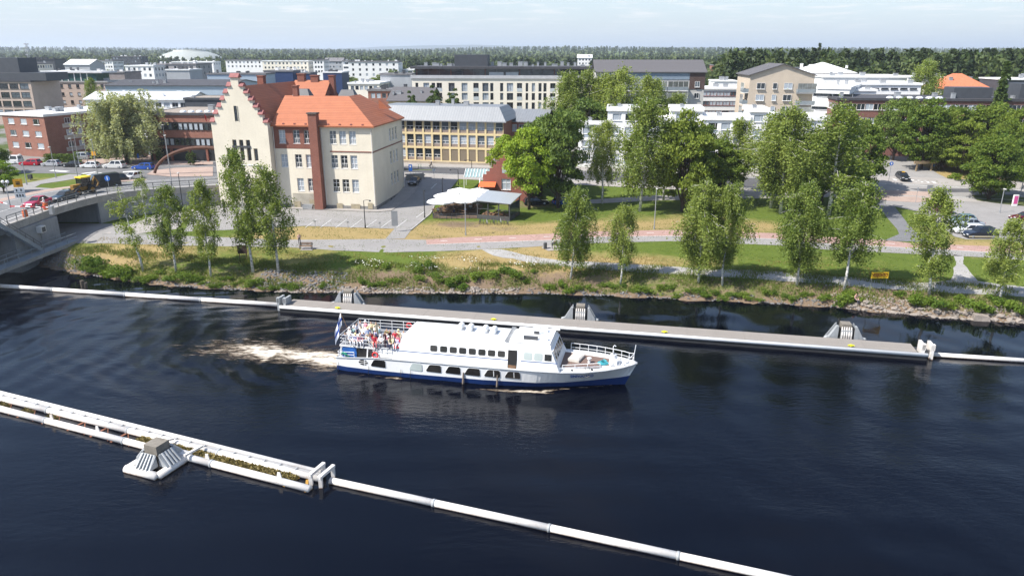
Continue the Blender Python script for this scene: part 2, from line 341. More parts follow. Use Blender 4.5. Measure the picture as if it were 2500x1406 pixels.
# ---------------------------------------------------------------- sheets laid on the ground
def m_asphalt(name, c, patch=0.25):
    if name in MATS: return MATS[name]
    m = bpy.data.materials.new(name); t, b, o = nodes_of(m); g = nd(t, 'ShaderNodeNewGeometry'); v = g.outputs['Position']
    n1 = noise(t, v, 0.22, 6, 0.7); n2 = noise(t, v, 14, 3); n3 = noise(t, v, 1.1, 5, 0.7)
    cc = ramp(t, mth(t, 'ADD', mth(t, 'MULTIPLY', n1, 0.7), mth(t, 'MULTIPLY', n3, 0.3)), [(0.3, tuple(x * (1 - patch) for x in c)), (0.7, tuple(x * (1 + patch) for x in c))])
    cc = mixc(t, 0.4, cc, mixc(t, n2, (0.55, 0.55, 0.55), (1.45, 1.45, 1.45)), 'MULTIPLY')
    vo = nd(t, 'ShaderNodeTexVoronoi', Scale=0.28); vo.feature = 'DISTANCE_TO_EDGE'; t.links.new(v, vo.inputs['Vector'])
    cc = mixc(t, ramp(t, vo.outputs['Distance'], [(0.0, 0.4), (0.012, 0.0)]), cc, tuple(x * 0.45 for x in c))
    t.links.new(cc, b.inputs['Base Color']); b.inputs['Roughness'].default_value = 0.92; b.inputs['Specular IOR Level'].default_value = 0.2
    bn = nd(t, 'ShaderNodeBump', Strength=0.3, Distance=0.02); t.links.new(n2, bn.inputs['Height']); t.links.new(bn.outputs[0], b.inputs['Normal'])
    MATS[name] = m; return m
ASPH = m_asphalt('asphalt_light', (0.245, 0.235, 0.225), 0.14); ASPHD = m_asphalt('asphalt_dark', (0.085, 0.085, 0.09)); REDASPH = m_asphalt('red_asphalt', (0.33, 0.215, 0.185), 0.14)
GRAV = m_asphalt('grey_gravel', (0.31, 0.30, 0.285), 0.2); PAVE = m_asphalt('paving', (0.29, 0.27, 0.25), 0.15); PINKPAVE = m_asphalt('pinkish_paving', (0.33, 0.25, 0.21), 0.18)
PAINTW = M('road_marking_white', (0.62, 0.62, 0.6), 0.8, 0.25, 2.5)
def sheet(name, pts, mat, off=0.03, cut=2.0, parent=None):
    """drape a flat outline (world x, y) over the ground"""
    bm = bmesh.new(); bm.faces.new([bm.verts.new((p[0], p[1], 0)) for p in pts]); bmesh.ops.triangulate(bm, faces=bm.faces[:])
    xs = [p[0] for p in pts]; ys = [p[1] for p in pts]
    for ax, a, b_ in ((0, min(xs), max(xs)), (1, min(ys), max(ys))):
        k = math.floor(a / cut) * cut + cut
        while k < b_:
            co = (k, 0, 0) if ax == 0 else (0, k, 0); no = (1, 0, 0) if ax == 0 else (0, 1, 0)
            bmesh.ops.bisect_plane(bm, geom=bm.verts[:] + bm.edges[:] + bm.faces[:], plane_co=co, plane_no=no, dist=1e-5); k += cut
    co = np.array([v.co[:] for v in bm.verts]); zz = hgt(co[:, 0], co[:, 1]) + off
    for v, z in zip(bm.verts, zz): v.co.z = z
    me = bpy.data.meshes.new(name); bm.to_mesh(me); bm.free(); me.materials.append(mat)
    o = put(me, name, parent)
    if parent is None: tag(o, kind='structure')
    return o
def wob(pts, amp=0.25, step=2.0):
    """an outline with a slightly ragged worn edge"""
    out = []; n = len(pts)
    for i in range(n):
        a = Vector(pts[i][:2]); b = Vector(pts[(i + 1) % n][:2]); L = (b - a).length; k = max(1, int(L / step)); nn = Vector((-(b - a).y, (b - a).x)).normalized()
        for j in range(k): p = a.lerp(b, j / k) + (nn * random.uniform(-amp, amp) if j else Vector((0, 0))); out.append((p.x, p.y))
    return out
def px(*ps): return [T(*p)[:2] for p in ps]
def ribbon(name, pts, w, mat, off=0.045, parent=None):
    P = [Vector(p[:2]) for p in pts]; L, Rr = [], []
    Q = []
    for a, b in zip(P[:-1], P[1:]):
        k = max(1, int((b - a).length / 2)); Q += [a.lerp(b, i / k) for i in range(k)]
    Q.append(P[-1]); v = []; f = []
    for i, p in enumerate(Q):
        d = (Q[min(i + 1, len(Q) - 1)] - Q[max(i - 1, 0)]).normalized(); n = Vector((-d.y, d.x)) * w / 2
        for q in (p + n, p - n): v.append((q.x, q.y, hz(q.x, q.y) + off))
        if i: f.append((2 * i - 2, 2 * i - 1, 2 * i + 1, 2 * i))
    me = bpy.data.meshes.new(name); me.from_pydata(v, [], f); me.materials.append(mat); o = put(me, name, parent)
    if parent is None: tag(o, kind='structure')
    return o
LOWER = [(150, 594), (290, 595), (450, 600), (620, 603), (700, 604), (798, 604), (818, 612), (952, 617), (1120, 612), (1300, 603), (1408, 595), (1638, 589), (1894, 599), (2022, 610), (2221, 620), (2392, 628), (2520, 637)]
WLINE = [(1042, 598), (1200, 592), (1352, 587), (1473, 579), (1638, 577), (1894, 584), (2022, 596), (2150, 602), (2221, 606), (2349, 613), (2520, 623)]
UPPER = [(1040, 586), (1120, 580), (1300, 573), (1473, 565), (1638, 562), (1894, 570), (2017, 579), (2150, 586), (2221, 594), (2349, 599), (2520, 606)]
promenade = sheet('promenade_path', px(*(LOWER + UPPER[::-1] + [(941, 584), (700, 586), (500, 578), (307, 573), (251, 574), (150, 582)])), ASPH, 0.03)
sheet('cycle_lane', px(*(WLINE + UPPER[::-1])), REDASPH, 0.042)
ribbon('lane_line', px(*WLINE), 0.14, PAINTW, 0.054, promenade)
for i in range(17):
    x0 = 1075 + i * 84; q = [(x0 + j, np.interp(x0 + j, [p[0] for p in UPPER], [p[1] for p in UPPER]) * .55 + np.interp(x0 + j, [p[0] for p in WLINE], [p[1] for p in WLINE]) * .45) for j in (0, 17)]
    ribbon('lane_dash', px(*q), 0.16, PAINTW, 0.054, promenade)
sheet('gravel_path', wob(px((1176, 609), (1224, 609), (1300, 626), (1370, 637), (1440, 639), (1570, 647), (1705, 655), (1894, 662), (2050, 676), (2250, 690), (2321, 684), (2334, 640), (2328, 622), (2352, 626), (2352, 645), (2388, 687), (2520, 704),
      (2520, 726), (2250, 711), (2050, 697), (1880, 684), (1692, 672), (1570, 666), (1413, 654), (1300, 641), (1204, 624)), 0.18, 1.5), GRAV, 0.03)
lot = sheet('school_yard', px((450, 566), (600, 560), (742, 552), (963, 559), (941, 584), (988, 583), (1004, 562), (1050, 525), (1062, 500), (1128, 428), (985, 426), (960, 440), (560, 470), (470, 520)), ASPH, 0.036)
for i in range(10):
    x = 745 + i * 37
    if x < 990: ribbon('parking_line', px((x, 558 - 1), (x + 28, 536)), 0.09, PAINTW, 0.06, lot)
for a, b in (((1002, 452), (1012, 440)), ((1016, 532), (1036, 518)), ((1052, 462), (1066, 449))): ribbon('parking_line', px(a, b), 0.12, PAINTW, 0.06, lot)
# street between the school and the yellow building, running to the right edge of the picture
SA, SB = Vector((-140, 181)), Vector((160, 133.5)); SD = (SB - SA).normalized(); SN = Vector((-SD.y, SD.x))
def along(s, off): p = SA + SD * s + SN * off; return (p.x, p.y)
LEN = (SB - SA).length
street = sheet('street', [along(60, -4), along(LEN, -4), along(LEN, 4), along(60, 4)], ASPHD, 0.03, 4)
for off in (-3.6, 3.6): ribbon('edge_line', [along(s, off) for s in range(62, int(LEN), 12)], 0.12, PAINTW, 0.045, street)
sheet('pavement', [along(60, 4.2), along(LEN, 4.2), along(LEN, 9.5), along(60, 9.5)], PAVE, 0.06, 4)
sheet('pavement', [along(110, -7.0), along(LEN, -7.0), along(LEN, -4.2), along(110, -4.2)], PAVE, 0.06, 4)
def kerb(name, pts, w=0.16, h=0.13, mat=None):
    mb = MB()
    Q = []
    for a, b in zip(pts[:-1], pts[1:]):
        a, b = Vector(a[:2]), Vector(b[:2]); k = max(1, int((b - a).length / 3)); Q += [a.lerp(b, i / k) for i in range(k)]
    Q.append(Vector(pts[-1][:2]))
    for a, b in zip(Q[:-1], Q[1:]): mb.beam((a.x, a.y, hz(a.x, a.y) + h / 2), (b.x, b.y, hz(b.x, b.y) + h / 2), w, h)
    return tag(mb.build(name, mat or M('kerb_stone', (0.36, 0.35, 0.33), 0.85, 0.15)), kind='structure')
kerb('kerb', [along(60, 4.1), along(LEN, 4.1)]); kerb('kerb', [along(110, -4.1), along(LEN, -4.1)])
kerb('kerb', px((1004, 562), (1050, 524), (1060, 505))); kerb('kerb', px((251, 573), (310, 572), (390, 574)))
# side street at the right, its parking yard and traffic islands
sheet('side_street', px((2135, 365), (2165, 366), (2290, 425), (2330, 445), (2500, 455), (2500, 470), (2120, 470), (2120, 400)), ASPH, 0.036, 3)
car_park = sheet('car_park', px((2130, 472), (2510, 466), (2510, 600), (2440, 585), (2360, 585), (2330, 578), (2255, 520), (2185, 505), (2160, 500)), ASPH, 0.036, 3)
sheet('footway', px((2150, 490), (2185, 506), (2215, 545), (2258, 592), (2158, 588), (2195, 572), (2190, 560), (2168, 535), (2140, 500)), m_asphalt('asphalt_footway', (0.15, 0.15, 0.155), 0.2), 0.042)
sheet('cobbled_island', px((2130, 464), (2290, 470), (2300, 490), (2240, 495), (2150, 490), (2120, 480)), PINKPAVE, 0.06)
sheet('planted_island', px((2372, 478), (2430, 474), (2510, 484), (2510, 505), (2440, 498), (2385, 490)), M('island_turf', (0.07, 0.085, 0.02), 0.95, 0.4, 1.2), 0.09)
for i in range(7): ribbon('crossing_bar', px((2178 + i * 16, 436 + i * 1.2), (2188 + i * 16, 441 + i * 1.2)), 0.5, PAINTW, 0.06)
sheet('park_walk', px((1440, 488), (1600, 478), (1900, 470), (2120, 470), (2120, 480), (1900, 484), (1600, 490), (1440, 498)), PAVE, 0.036)
for i in range(6): ribbon('bay_line', px((2310 + i * 16, 520 + i * 12), (2345 + i * 18, 520 + i * 12)), 0.1, PAINTW, 0.05, car_park)
# streets and lawns of the left bank approach
sheet('cross_street', px((-60, 398), (200, 398), (520, 404), (560, 430), (520, 452), (330, 452), (300, 428), (150, 424), (-60, 424)), m_asphalt('asphalt_street', (0.14, 0.14, 0.142), 0.2), 0.036, 3)
sheet('brick_paving', px((200, 376), (360, 372), (520, 392), (520, 402), (330, 404), (200, 397)), PINKPAVE, 0.05, 3)
sheet('footway', px((-60, 462), (60, 448), (170, 426), (200, 426), (190, 436), (100, 450), (85, 458), (150, 462), (160, 480), (90, 488), (-60, 500)), ASPH, 0.042, 3)
for a, b in (((125, 417), (165, 420)), ((200, 425), (235, 421)), ((212, 428), (250, 423)), ((300, 421), (330, 419))): ribbon('crossing_bar', px(a, b), 1.2, PAINTW, 0.06)
island = sheet('roundabout_island', px((358, 427), (372, 418), (430, 411), (520, 408), (520, 431), (420, 433)), PINKPAVE, 0.1)
sheet('underpass_road', [(-95, 110.2), (-66, 109.6), (-60, 109.8), (-60, 114), (-66, 119.5), (-95, 120.8)], ASPH, 0.05)
sheet('slope_paving', px((255, 571), (330, 545), (420, 505), (480, 480), (470, 520), (430, 560), (330, 572)), PAVE, 0.045)
# ================================================================ water
HD = R(-11.8); BA = Vector((math.cos(HD), math.sin(HD))); BN = Vector((-BA.y, BA.x)); STERN = Vector((-17.4, 66.1)) + BN * 2.75
wx = axis([(-3000, -300, 300), (-300, -84, 24), (-84, 72, 0.32), (72, 300, 24), (300, 3000, 300)]); wy = axis([(-1500, 0, 150), (0, 30, 5), (30, 48, 0.5), (48, 92, 0.3), (92, 108, .5), (108, 112, 2)])
WX, WY = np.meshgrid(wx, wy); S = -((WX - STERN.x) * BA.x + (WY - STERN.y) * BA.y); Wl = (WX - STERN.x) * BN.x + (WY - STERN.y) * BN.y
nr = RNG.normal(size=(40, 4))
WZ = np.zeros_like(WX)
for sgn in (1, -1):                                    # spreading wake of the boat
    for kk, (ang, lam, amp) in enumerate(((62, 1.9, .036), (54, 2.7, .050), (72, 1.5, .016))):
        a = R(ang); ph = (S * math.cos(a) + sgn * Wl * math.sin(a)) * 2 * math.pi / lam + kk
        w0 = np.abs(Wl) - 2.2 - 0.30 * S.clip(-26); env = np.exp(-(w0 / (3.2 + 0.17 * S.clip(0))) ** 2) * (sgn * Wl > 0) * np.where(S > -27, 1, 0) * np.exp(-S.clip(0) / 60)
        WZ += amp * env * np.sin(ph + 1.6 * np.sin(WX * .21 + kk) + 1.4 * np.sin(WY * .33 + WX * .11) + .9 * np.sin(WX * .53 - WY * .4)) * (.55 + .45 * np.sin(WX * .17 + WY * .29 + kk))
    env = np.exp(-((np.abs(Wl) - 0.17 * S) / (1.5 + .25 * S.clip(0))) ** 2) * (S > 0) * np.exp(-S.clip(0) / 50)
    WZ += 0.025 * env * np.sin(S * 2 * math.pi / 3.1 + .5 * np.sin(Wl))
for i in range(14):                                    # low slow undulation
    th = nr[i, 0] * .5 + 1.2; lam = 3 + abs(nr[i, 1]) * 5; WZ += 0.006 * np.sin((WX * math.cos(th) + WY * math.sin(th)) * 2 * math.pi / lam + nr[i, 2] * 3)
near_hull = np.exp(-((np.abs(Wl) - 3.6) / 2.2) ** 2) * (S < 1) * (S > -30)
WZ += near_hull * .016 * (np.sin(WX * 4.3 + 1.7 * np.sin(WY * 2.1)) * np.sin(WY * 5.2 + WX * 1.4) + np.sin(WX * 2.2 - WY * 3.1 + np.sin(WX)))
turb = np.exp(-(Wl / (1.6 + .12 * S.clip(0))) ** 2) * (S > -0.5) * np.exp(-S.clip(0) / 9)
WZ += turb * 0.10 * (np.sin(WX * 5.1 + 2 * np.sin(WY * 3)) * np.sin(WY * 4.7 + WX))
foam = np.interp(S, [-.6, 0, 4, 9, 15, 24], [1.15, 1.2, 1.02, .78, .48, 0]) * np.exp(-((Wl + .15 * np.sin(S * .8)) / (2.0 + .10 * S.clip(0))) ** 2) * (S > -0.6)
foam += 0.55 * np.exp(-((Wl + 3.0 + .05 * S) / .6) ** 2) * (S > .2) * np.clip(1 - S / 6, 0, 1) * (S > 0) + 0.5 * np.exp(-((Wl - 3.2 - .05 * S) / .7) ** 2) * (S > -.5) * np.clip(1 - S / 5, 0, 1)
foam += 0.27 * np.exp(-((np.abs(Wl + .2 * S * np.sin(S * .4)) - .11 * S) / 1.3) ** 2) * (S > 8) * np.clip(1 - (S - 8) / 18, 0, 1)
fs = -S                                                # distance ahead of the stern, for the foam along the near side
foam += 1.15 * np.exp(-((Wl + 3.25 + (20.5 - fs).clip(0) * .10) / .36) ** 2) * ((fs > 14.5) & (fs < 22.6)) * np.interp(fs, [14.5, 20, 22.6], [.35, 1, .2])
foam += 0.85 * np.exp(-((Wl + 3.25 - (fs - 20) * .42) / .2) ** 2) * ((fs > 20.8) & (fs < 27))
foam += 0.95 * np.exp(-((Wl + 3.1 + .02 * (8 - fs)) / .22) ** 2) * ((fs > 2.5) & (fs < 7.4)) * np.interp(fs, [2.5, 6.8, 7.4], [.3, 1, .4])
wi = np.arange(WX.size).reshape(WX.shape)
wm = np_mesh('river', np.stack([WX, WY, WZ], -1).reshape(-1, 3), np.stack([wi[:-1, :-1], wi[:-1, 1:], wi[1:, 1:], wi[1:, :-1]], -1).reshape(-1, 4), [], True)
fa = wm.color_attributes.new('foam', 'FLOAT_COLOR', 'POINT')
fa.data.foreach_set('color', np.stack([np.clip(foam, 0, 1.3)] * 3 + [np.ones_like(foam)], -1).astype(np.float32).ravel())
def m_water():
    m = bpy.data.materials.new('river_water'); t, b, o = nodes_of(m); g = nd(t, 'ShaderNodeNewGeometry'); v = g.outputs['Position']
    at = nd(t, 'ShaderNodeAttribute'); at.attribute_name = 'foam'
    mp = nd(t, 'ShaderNodeMapping'); mp.inputs['Rotation'].default_value = (0, 0, R(12)); mp.inputs['Scale'].default_value = (0.2, 1.0, 1.0); t.links.new(v, mp.inputs[0])
    fn = mth(t, 'ADD', mth(t, 'MULTIPLY', noise(t, mp.outputs[0], 1.5, 9, 0.75), .55), mth(t, 'MULTIPLY', noise(t, mp.outputs[0], 5.5, 6, 0.7), .45))
    fm = mth(t, 'ADD', at.outputs['Fac'], mth(t, 'MULTIPLY', mth(t, 'SUBTRACT', fn, 0.5), 3.6)); fac = ramp(t, fm, [(0.48, 0.0), (0.95, 0.92)])
    mask = ramp(t, at.outputs['Fac'], [(0.04, 0.0), (0.2, 1.0)]); fac = mth(t, 'MULTIPLY', fac, mask)
    fcol = mixc(t, ramp(t, fm, [(0.6, 0.0), (1.45, 1.0)]), (0.26, 0.165, 0.075), (0.74, 0.67, 0.56))
    t.links.new(mixc(t, fac, (0.0009, 0.0014, 0.0042), fcol), b.inputs['Base Color'])
    t.links.new(mth(t, 'ADD', 0.045, mth(t, 'MULTIPLY', fac, 0.7)), b.inputs['Roughness']); b.inputs['IOR'].default_value = 1.333; b.inputs['Specular IOR Level'].default_value = 0.36
    m2 = nd(t, 'ShaderNodeMapping'); m2.inputs['Rotation'].default_value = (0, 0, R(20)); m2.inputs['Scale'].default_value = (0.55, 1.25, 1.0); t.links.new(v, m2.inputs[0])
    calm = ramp(t, noise(t, v, 0.045, 3), [(0.36, 0.35), (0.62, 1.0)])
    gs = nd(t, 'ShaderNodeSeparateXYZ'); t.links.new(v, gs.inputs[0]); lee = mth(t, 'ADD', gs.outputs[1], mth(t, 'MULTIPLY', gs.outputs[0], .224))     # sheltered water behind the dock
    calm = mth(t, 'MULTIPLY', calm, ramp(t, mth(t, 'MULTIPLY', mth(t, 'SUBTRACT', lee, 74.0), .125), [(.3, 1.0), (.7, .28)]))
    w1 = noise(t, m2.outputs[0], 1.6, 3, 0.6); w2 = noise(t, m2.outputs[0], 5.5, 3, 0.6)
    hgt_ = mth(t, 'MULTIPLY', mth(t, 'ADD', mth(t, 'MULTIPLY', w1, 0.06), mth(t, 'MULTIPLY', w2, 0.022)), calm)
    hgt_ = mth(t, 'ADD', hgt_, mth(t, 'MULTIPLY', mth(t, 'MULTIPLY', fn, fac), 0.25))
    bn = nd(t, 'ShaderNodeBump', Strength=0.72, Distance=1.0); t.links.new(hgt_, bn.inputs['Height']); t.links.new(bn.outputs[0], b.inputs['Normal'])
    return m
wm.materials.append(m_water()); river = put(wm, 'river'); tag(river, kind='structure')
# ================================================================ building kit
WINC = {}
def win_mesh(w, h, style, frame, sill=True):
    key = (round(w, 2), round(h, 2), style, frame.name, sill)
    if key in WINC: return WINC[key]
    mb = MB(); t = 0.07; dp = 0.08
    def bar(x0, z0, x1, z1): mb.box(x0, -dp, z0, x1, 0.0, z1)
    bar(0, 0, t, h); bar(w - t, 0, w, h); bar(t, 0, w - t, t); bar(t, h - t, w - t, h)
    if style == 'school':                      # two tall lights over two rows of small lights
        bar(w / 2 - t / 2, t, w / 2 + t / 2, h - t); bar(t, h * .36, w / 2 - t / 2, h * .36 + t); bar(w / 2 + t / 2, h * .36, w - t, h * .36 + t)
        for k in (.25, .75): bar(w * k - .02, t, w * k + .02, h * .36)
        bar(t, h * .70, w / 2 - t / 2, h * .70 + .045); bar(w / 2 + t / 2, h * .70, w - t, h * .70 + .045)
    elif style == 'pair': bar(w / 2 - t / 2, t, w / 2 + t / 2, h - t)
    elif style == 'side': bar(w * .72, t, w * .72 + t, h - t)
    elif style == 'low':                       # big light over a low white vent row
        bar(t, h * .30, w - t, h * .30 + .09); bar(w / 2 - t / 2, t, w / 2 + t / 2, h * .30)
    elif style == 'cross': bar(w / 2 - t / 2, t, w / 2 + t / 2, h - t); bar(t, h * .6, w / 2 - t / 2, h * .6 + t); bar(w / 2 + t / 2, h * .6, w - t, h * .6 + t)
    if sill: mb.box(-0.06, -0.30, -0.07, w + 0.06, 0.0, -0.005)
    pm = MB(); pm.quad((t * .5, -0.02, t * .5), (w - t * .5, -0.02, t * .5), (w - t * .5, -0.02, h - t * .5), (t * .5, -0.02, h - t * .5))
    WINC[key] = (mb.mesh('window', frame), {}, pm); return WINC[key]
def pane_mat(r, blinds=0.3): return BLIND if r < blinds else (GLASS2 if r < blinds + .25 else GLASS)
def window(root, o, d, u, z, w, h, style='pair', frame=None, depth=0.18, blinds=0.3, sill=True, name='window', pane=None):
    me, pc, pm = win_mesh(w, h, style, frame or WHITE, sill); n = (d[1], -d[0])
    ob = put(me, name, root, (o[0] + d[0] * u - n[0] * depth, o[1] + d[1] * u - n[1] * depth, z), math.atan2(d[1], d[0]))
    mt = pane or pane_mat(random.random(), blinds)
    if mt.name not in pc: pc[mt.name] = pm.mesh('pane', mt)
    put(pc[mt.name], 'pane', ob); return ob
def wall_face(mb, o, d, W, z0, z1, openings=(), depth=0.18, mi=0, off=0.0):
    """one wall with real openings: o = corner, d = direction (outward normal is d turned right)"""
    n = (d[1], -d[0]); us = sorted({0.0, W} | {x for a in openings for x in (a[0], a[2]) if 0 < x < W}); zs = sorted({z0, z1} | {x for a in openings for x in (a[1], a[3]) if z0 < x < z1})
    P = lambda u, z, k=0.0: (o[0] + d[0] * u - n[0] * (k - off), o[1] + d[1] * u - n[1] * (k - off), z)
    rows = []
    for z_a, z_b in zip(zs[:-1], zs[1:]):
        run = None
        for u_a, u_b in zip(us[:-1], us[1:]):
            um, zm = (u_a + u_b) / 2, (z_a + z_b) / 2
            hole = any(a[0] < um < a[2] and a[1] < zm < a[3] for a in openings)
            if not hole: run = [run[0], u_b] if run else [u_a, u_b]
            if (hole or u_b == us[-1]) and run: mb.quad(P(run[0], z_a), P(run[1], z_a), P(run[1], z_b), P(run[0], z_b), mi); run = None
    for a in openings:
        u0, v0, u1, v1 = a[:4]
        mb.quad(P(u0, v0), P(u1, v0), P(u1, v0, depth), P(u0, v0, depth), mi); mb.quad(P(u0, v1), P(u0, v1, depth), P(u1, v1, depth), P(u1, v1), mi)
        mb.quad(P(u0, v0), P(u0, v0, depth), P(u0, v1, depth), P(u0, v1), mi); mb.quad(P(u1, v0), P(u1, v1), P(u1, v1, depth), P(u1, v0, depth), mi)
        mb.quad(P(u0, v0, depth + .03), P(u1, v0, depth + .03), P(u1, v1, depth + .03), P(u0, v1, depth + .03), mi)
def fit(xL, xR, Y0, r, z):
    """front-left corner and width of a block whose front spans those columns at that depth"""
    X0 = D(xL, 400, Y0)[0]
    for _ in range(4):
        d = Y0 * CP - (z - CH) * SP; X0 = (xL - 1250) / F * d
    lo, hi = 1.0, 400.0
    for _ in range(50):
        m = (lo + hi) / 2; q = PX(X0 + m * math.cos(r), Y0 + m * math.sin(r), z)[0]
        if q < xR: lo = m
        else: hi = m
    return X0, lo
def ztop(x, y, Y): return D(x, y, Y)[1]
def faces_of(W, Dp): return {'front': ((0, 0), (1, 0), W), 'right': ((W, 0), (0, 1), Dp), 'back': ((W, Dp), (-1, 0), W), 'left': ((0, Dp), (0, -1), Dp)}
def grid_windows(W, z0, rows, ww, wh, cols, marg=1.0, step=3.0, sillh=0.9):
    sp = (W - 2 * marg) / cols
    return [(marg + sp * (i + .5) - ww / 2, z0 + sillh + r * step, marg + sp * (i + .5) + ww / 2, z0 + sillh + r * step + wh) for r in range(rows) for i in range(cols)]
def vents(root, spots, z, mat=None):
    for (x, y, w, d, h) in spots:
        mb = MB(); mb.box(x, y, z - .05, x + w, y + d, z + h); mb.box(x - .06, y - .06, z + h, x + w + .06, y + d + .06, z + h + .1); mb.build('roof_vent', mat or STEEL, root)
def flat_roof(root, W, Dp, z, mat, rim=None, over=0.25, thick=0.35, par=0.0):
    mb = MB(); mb.box(-over, -over, z, W + over, Dp + over, z + thick); mb.build('roof', mat, root)
    if rim:
        mb = MB(); k = over + .04
        for a in ((-k, -k, W + k, -k + .25), (-k, Dp + k - .25, W + k, Dp + k), (-k, -k + .25, -k + .25, Dp + k - .25), (W + k - .25, -k + .25, W + k, Dp + k - .25)): mb.box(a[0], a[1], z - .12, a[2], a[3], z + thick + .12 + par)
        mb.build('roof_edge', rim, root)
def gable_roof(root, W, Dp, z, rise, mat, axis_='x', over=0.5, th=0.22, wallm=None, name='roof'):
    """ridge along local x or y; returns nothing, adds gable ends when asked"""
    mb = MB()
    if axis_ == 'x':
        k = rise / (Dp / 2); zo = z - over * k
        for s in (0, 1):
            y0, y1 = (-over, Dp / 2) if s == 0 else (Dp + over, Dp / 2)
            a = [(-over, y0, zo), (W + over, y0, zo), (W + over, y1, z + rise), (-over, y1, z + rise)]
            mb.extrude(a, (0, 0, th))
        if wallm: g = MB(); [g.extrude([(x, 0, z), (x, Dp, z), (x, Dp / 2, z + rise)], (s * .2, 0, 0)) for x, s in ((0, 1), (W, -1))]; g.build('gable', wallm, root)
    else:
        k = rise / (W / 2); zo = z - over * k
        for s in (0, 1):
            x0, x1 = (-over, W / 2) if s == 0 else (W + over, W / 2)
            a = [(x0, -over, zo), (x0, Dp + over, zo), (x1, Dp + over, z + rise), (x1, -over, z + rise)]
            mb.extrude(a, (0, 0, th))
        if wallm: g = MB(); [g.extrude([(0, y, z), (W, y, z), (W / 2, y, z + rise)], (0, s * .2, 0)) for y, s in ((0, 1), (Dp, -1))]; g.build('gable', wallm, root)
    mb.build(name, mat, root)
def balcony(root, o, d, u, z, w, dp=1.3, slab=None, rail=None, h=1.0, glazed=None):
    n = (d[1], -d[0]); rz = math.atan2(d[1], d[0]); mb = MB()
    mb.box(0, -dp, -.18, w, -.01, 0, 0); mb.box(0.0, -dp - .02, 0.08, w, -dp + .04, h, 1); mb.box(0, -dp + .04, .08, .06, -.01, h, 1); mb.box(w - .06, -dp + .04, .08, w, -.01, h, 1)
    if glazed: mb.box(0.02, -dp + .0, h + .02, w - .02, -dp + .03, 2.45, 2); [mb.box(w * k - .03, -dp - .015, h, w * k + .03, -dp + .05, 2.5, 0) for k in (.01, .25, .5, .75, .99)]
    mb.build('balcony', [slab or WHITE, rail or GLASS2, glazed or GLASS], root, (o[0] + d[0] * u, o[1] + d[1] * u, z), rz)
def block(name, label, cat, xL, xR, yT, Y0, r, Dp, wall, roofm, rows=3, cols=6, ww=1.4, wh=1.4, step=3.0, sides='fr', base=None, roof='flat', rise=3.0, rim=None, style='pair', frame=None, vent=6, blinds=.35, group=None, zb=None, scol=None, sillh=None, parapet=0.0, depth=.14, sill=True, ventmat=None, wallmat2=None):
    zb = (5.0 if zb is None else zb); rr = R(r); zt = ztop(xL, yT, Y0); X0, W = fit(xL, xR, Y0, rr, zt)
    root = thing(name, label, cat, (X0, Y0, zb), rr, group); H_ = zt - zb; FS = faces_of(W, Dp); mb = MB()
    for k, key in (('f', 'front'), ('r', 'right'), ('b', 'back'), ('l', 'left')):
        o, d, L = FS[key]; ops = []
        if k in sides and rows:
            nc = cols if k in 'fb' else (scol or max(1, int(L / (W / cols))))
            z0 = H_ - rows * step
            ops = grid_windows(L, z0, rows, ww, wh, nc, 0.7, step, (step - wh) * .5 if sillh is None else sillh)
        wall_face(mb, o, d, L, -1.0, H_, ops, depth, mi=(1 if (k in 'lr' and wallmat2) else 0))
        for a in ops: window(root, o, d, a[0], a[1], a[2] - a[0], a[3] - a[1], style, frame, depth, blinds, sill)
    mb.build('wall', [wall, wallmat2 or wall], root)
    if roof == 'flat': flat_roof(root, W, Dp, H_, roofm, rim, par=parapet)
    elif roof == 'gx': gable_roof(root, W, Dp, H_, rise, roofm, 'x', wallm=wall)
    elif roof == 'gy': gable_roof(root, W, Dp, H_, rise, roofm, 'y', wallm=wall)
    elif roof == 'hip': hip_roof(root, 0, 0, W, Dp, H_, rise, roofm)
    rs = random.Random(hash(label) % 9999 if False else sum(map(ord, label)))
    zr = H_ + (.35 if roof == 'flat' else rise * .45)
    vents(root, [(rs.uniform(.5, max(.6, W - 2)), rs.uniform(.8, max(1, Dp - 2)), rs.uniform(.4, 1.6), rs.uniform(.4, 1.4), rs.uniform(.5, 1.3)) for _ in range(vent)], zr, ventmat)
    return root, W, H_
def hip_roof(root, x0, y0, x1, y1, z, rise, mat, over=0.55, name='roof', left=True, right=True, th=.2):
    """hip roof with the ridge along the longer side; left/right False leaves a straight gable edge there"""
    mb = MB(); x0 -= over; x1 += over; y0 -= over; y1 += over; hy = (y1 - y0) / 2; ym = (y0 + y1) / 2
    if x1 - x0 >= y1 - y0:
        a = x0 + (hy if left else 0); b = x1 - (hy if right else 0)
        A, B, C, E = (x0, y0, z), (x1, y0, z), (x1, y1, z), (x0, y1, z); P, Q = (a, ym, z + rise), (b, ym, z + rise)
    else:
        hx = (x1 - x0) / 2; xm = (x0 + x1) / 2
        A, B, C, E = (x1, y0, z), (x1, y1, z), (x0, y1, z), (x0, y0, z); P, Q = (xm, y0 + (hx if left else 0), z + rise), (xm, y1 - (hx if right else 0), z + rise)
    fs = [(A, B, Q, P), (C, E, P, Q)]
    fs += [(E, A, P), (B, C, Q)]
    for f in fs: mb.poly(f)
    mb.poly((A, E, C, B))
    for p, q in ((A, B), (B, C), (C, E), (E, A)): mb.quad(p, q, (q[0], q[1], q[2] - th), (p[0], p[1], p[2] - th))
    return mb.build(name, mat, root)
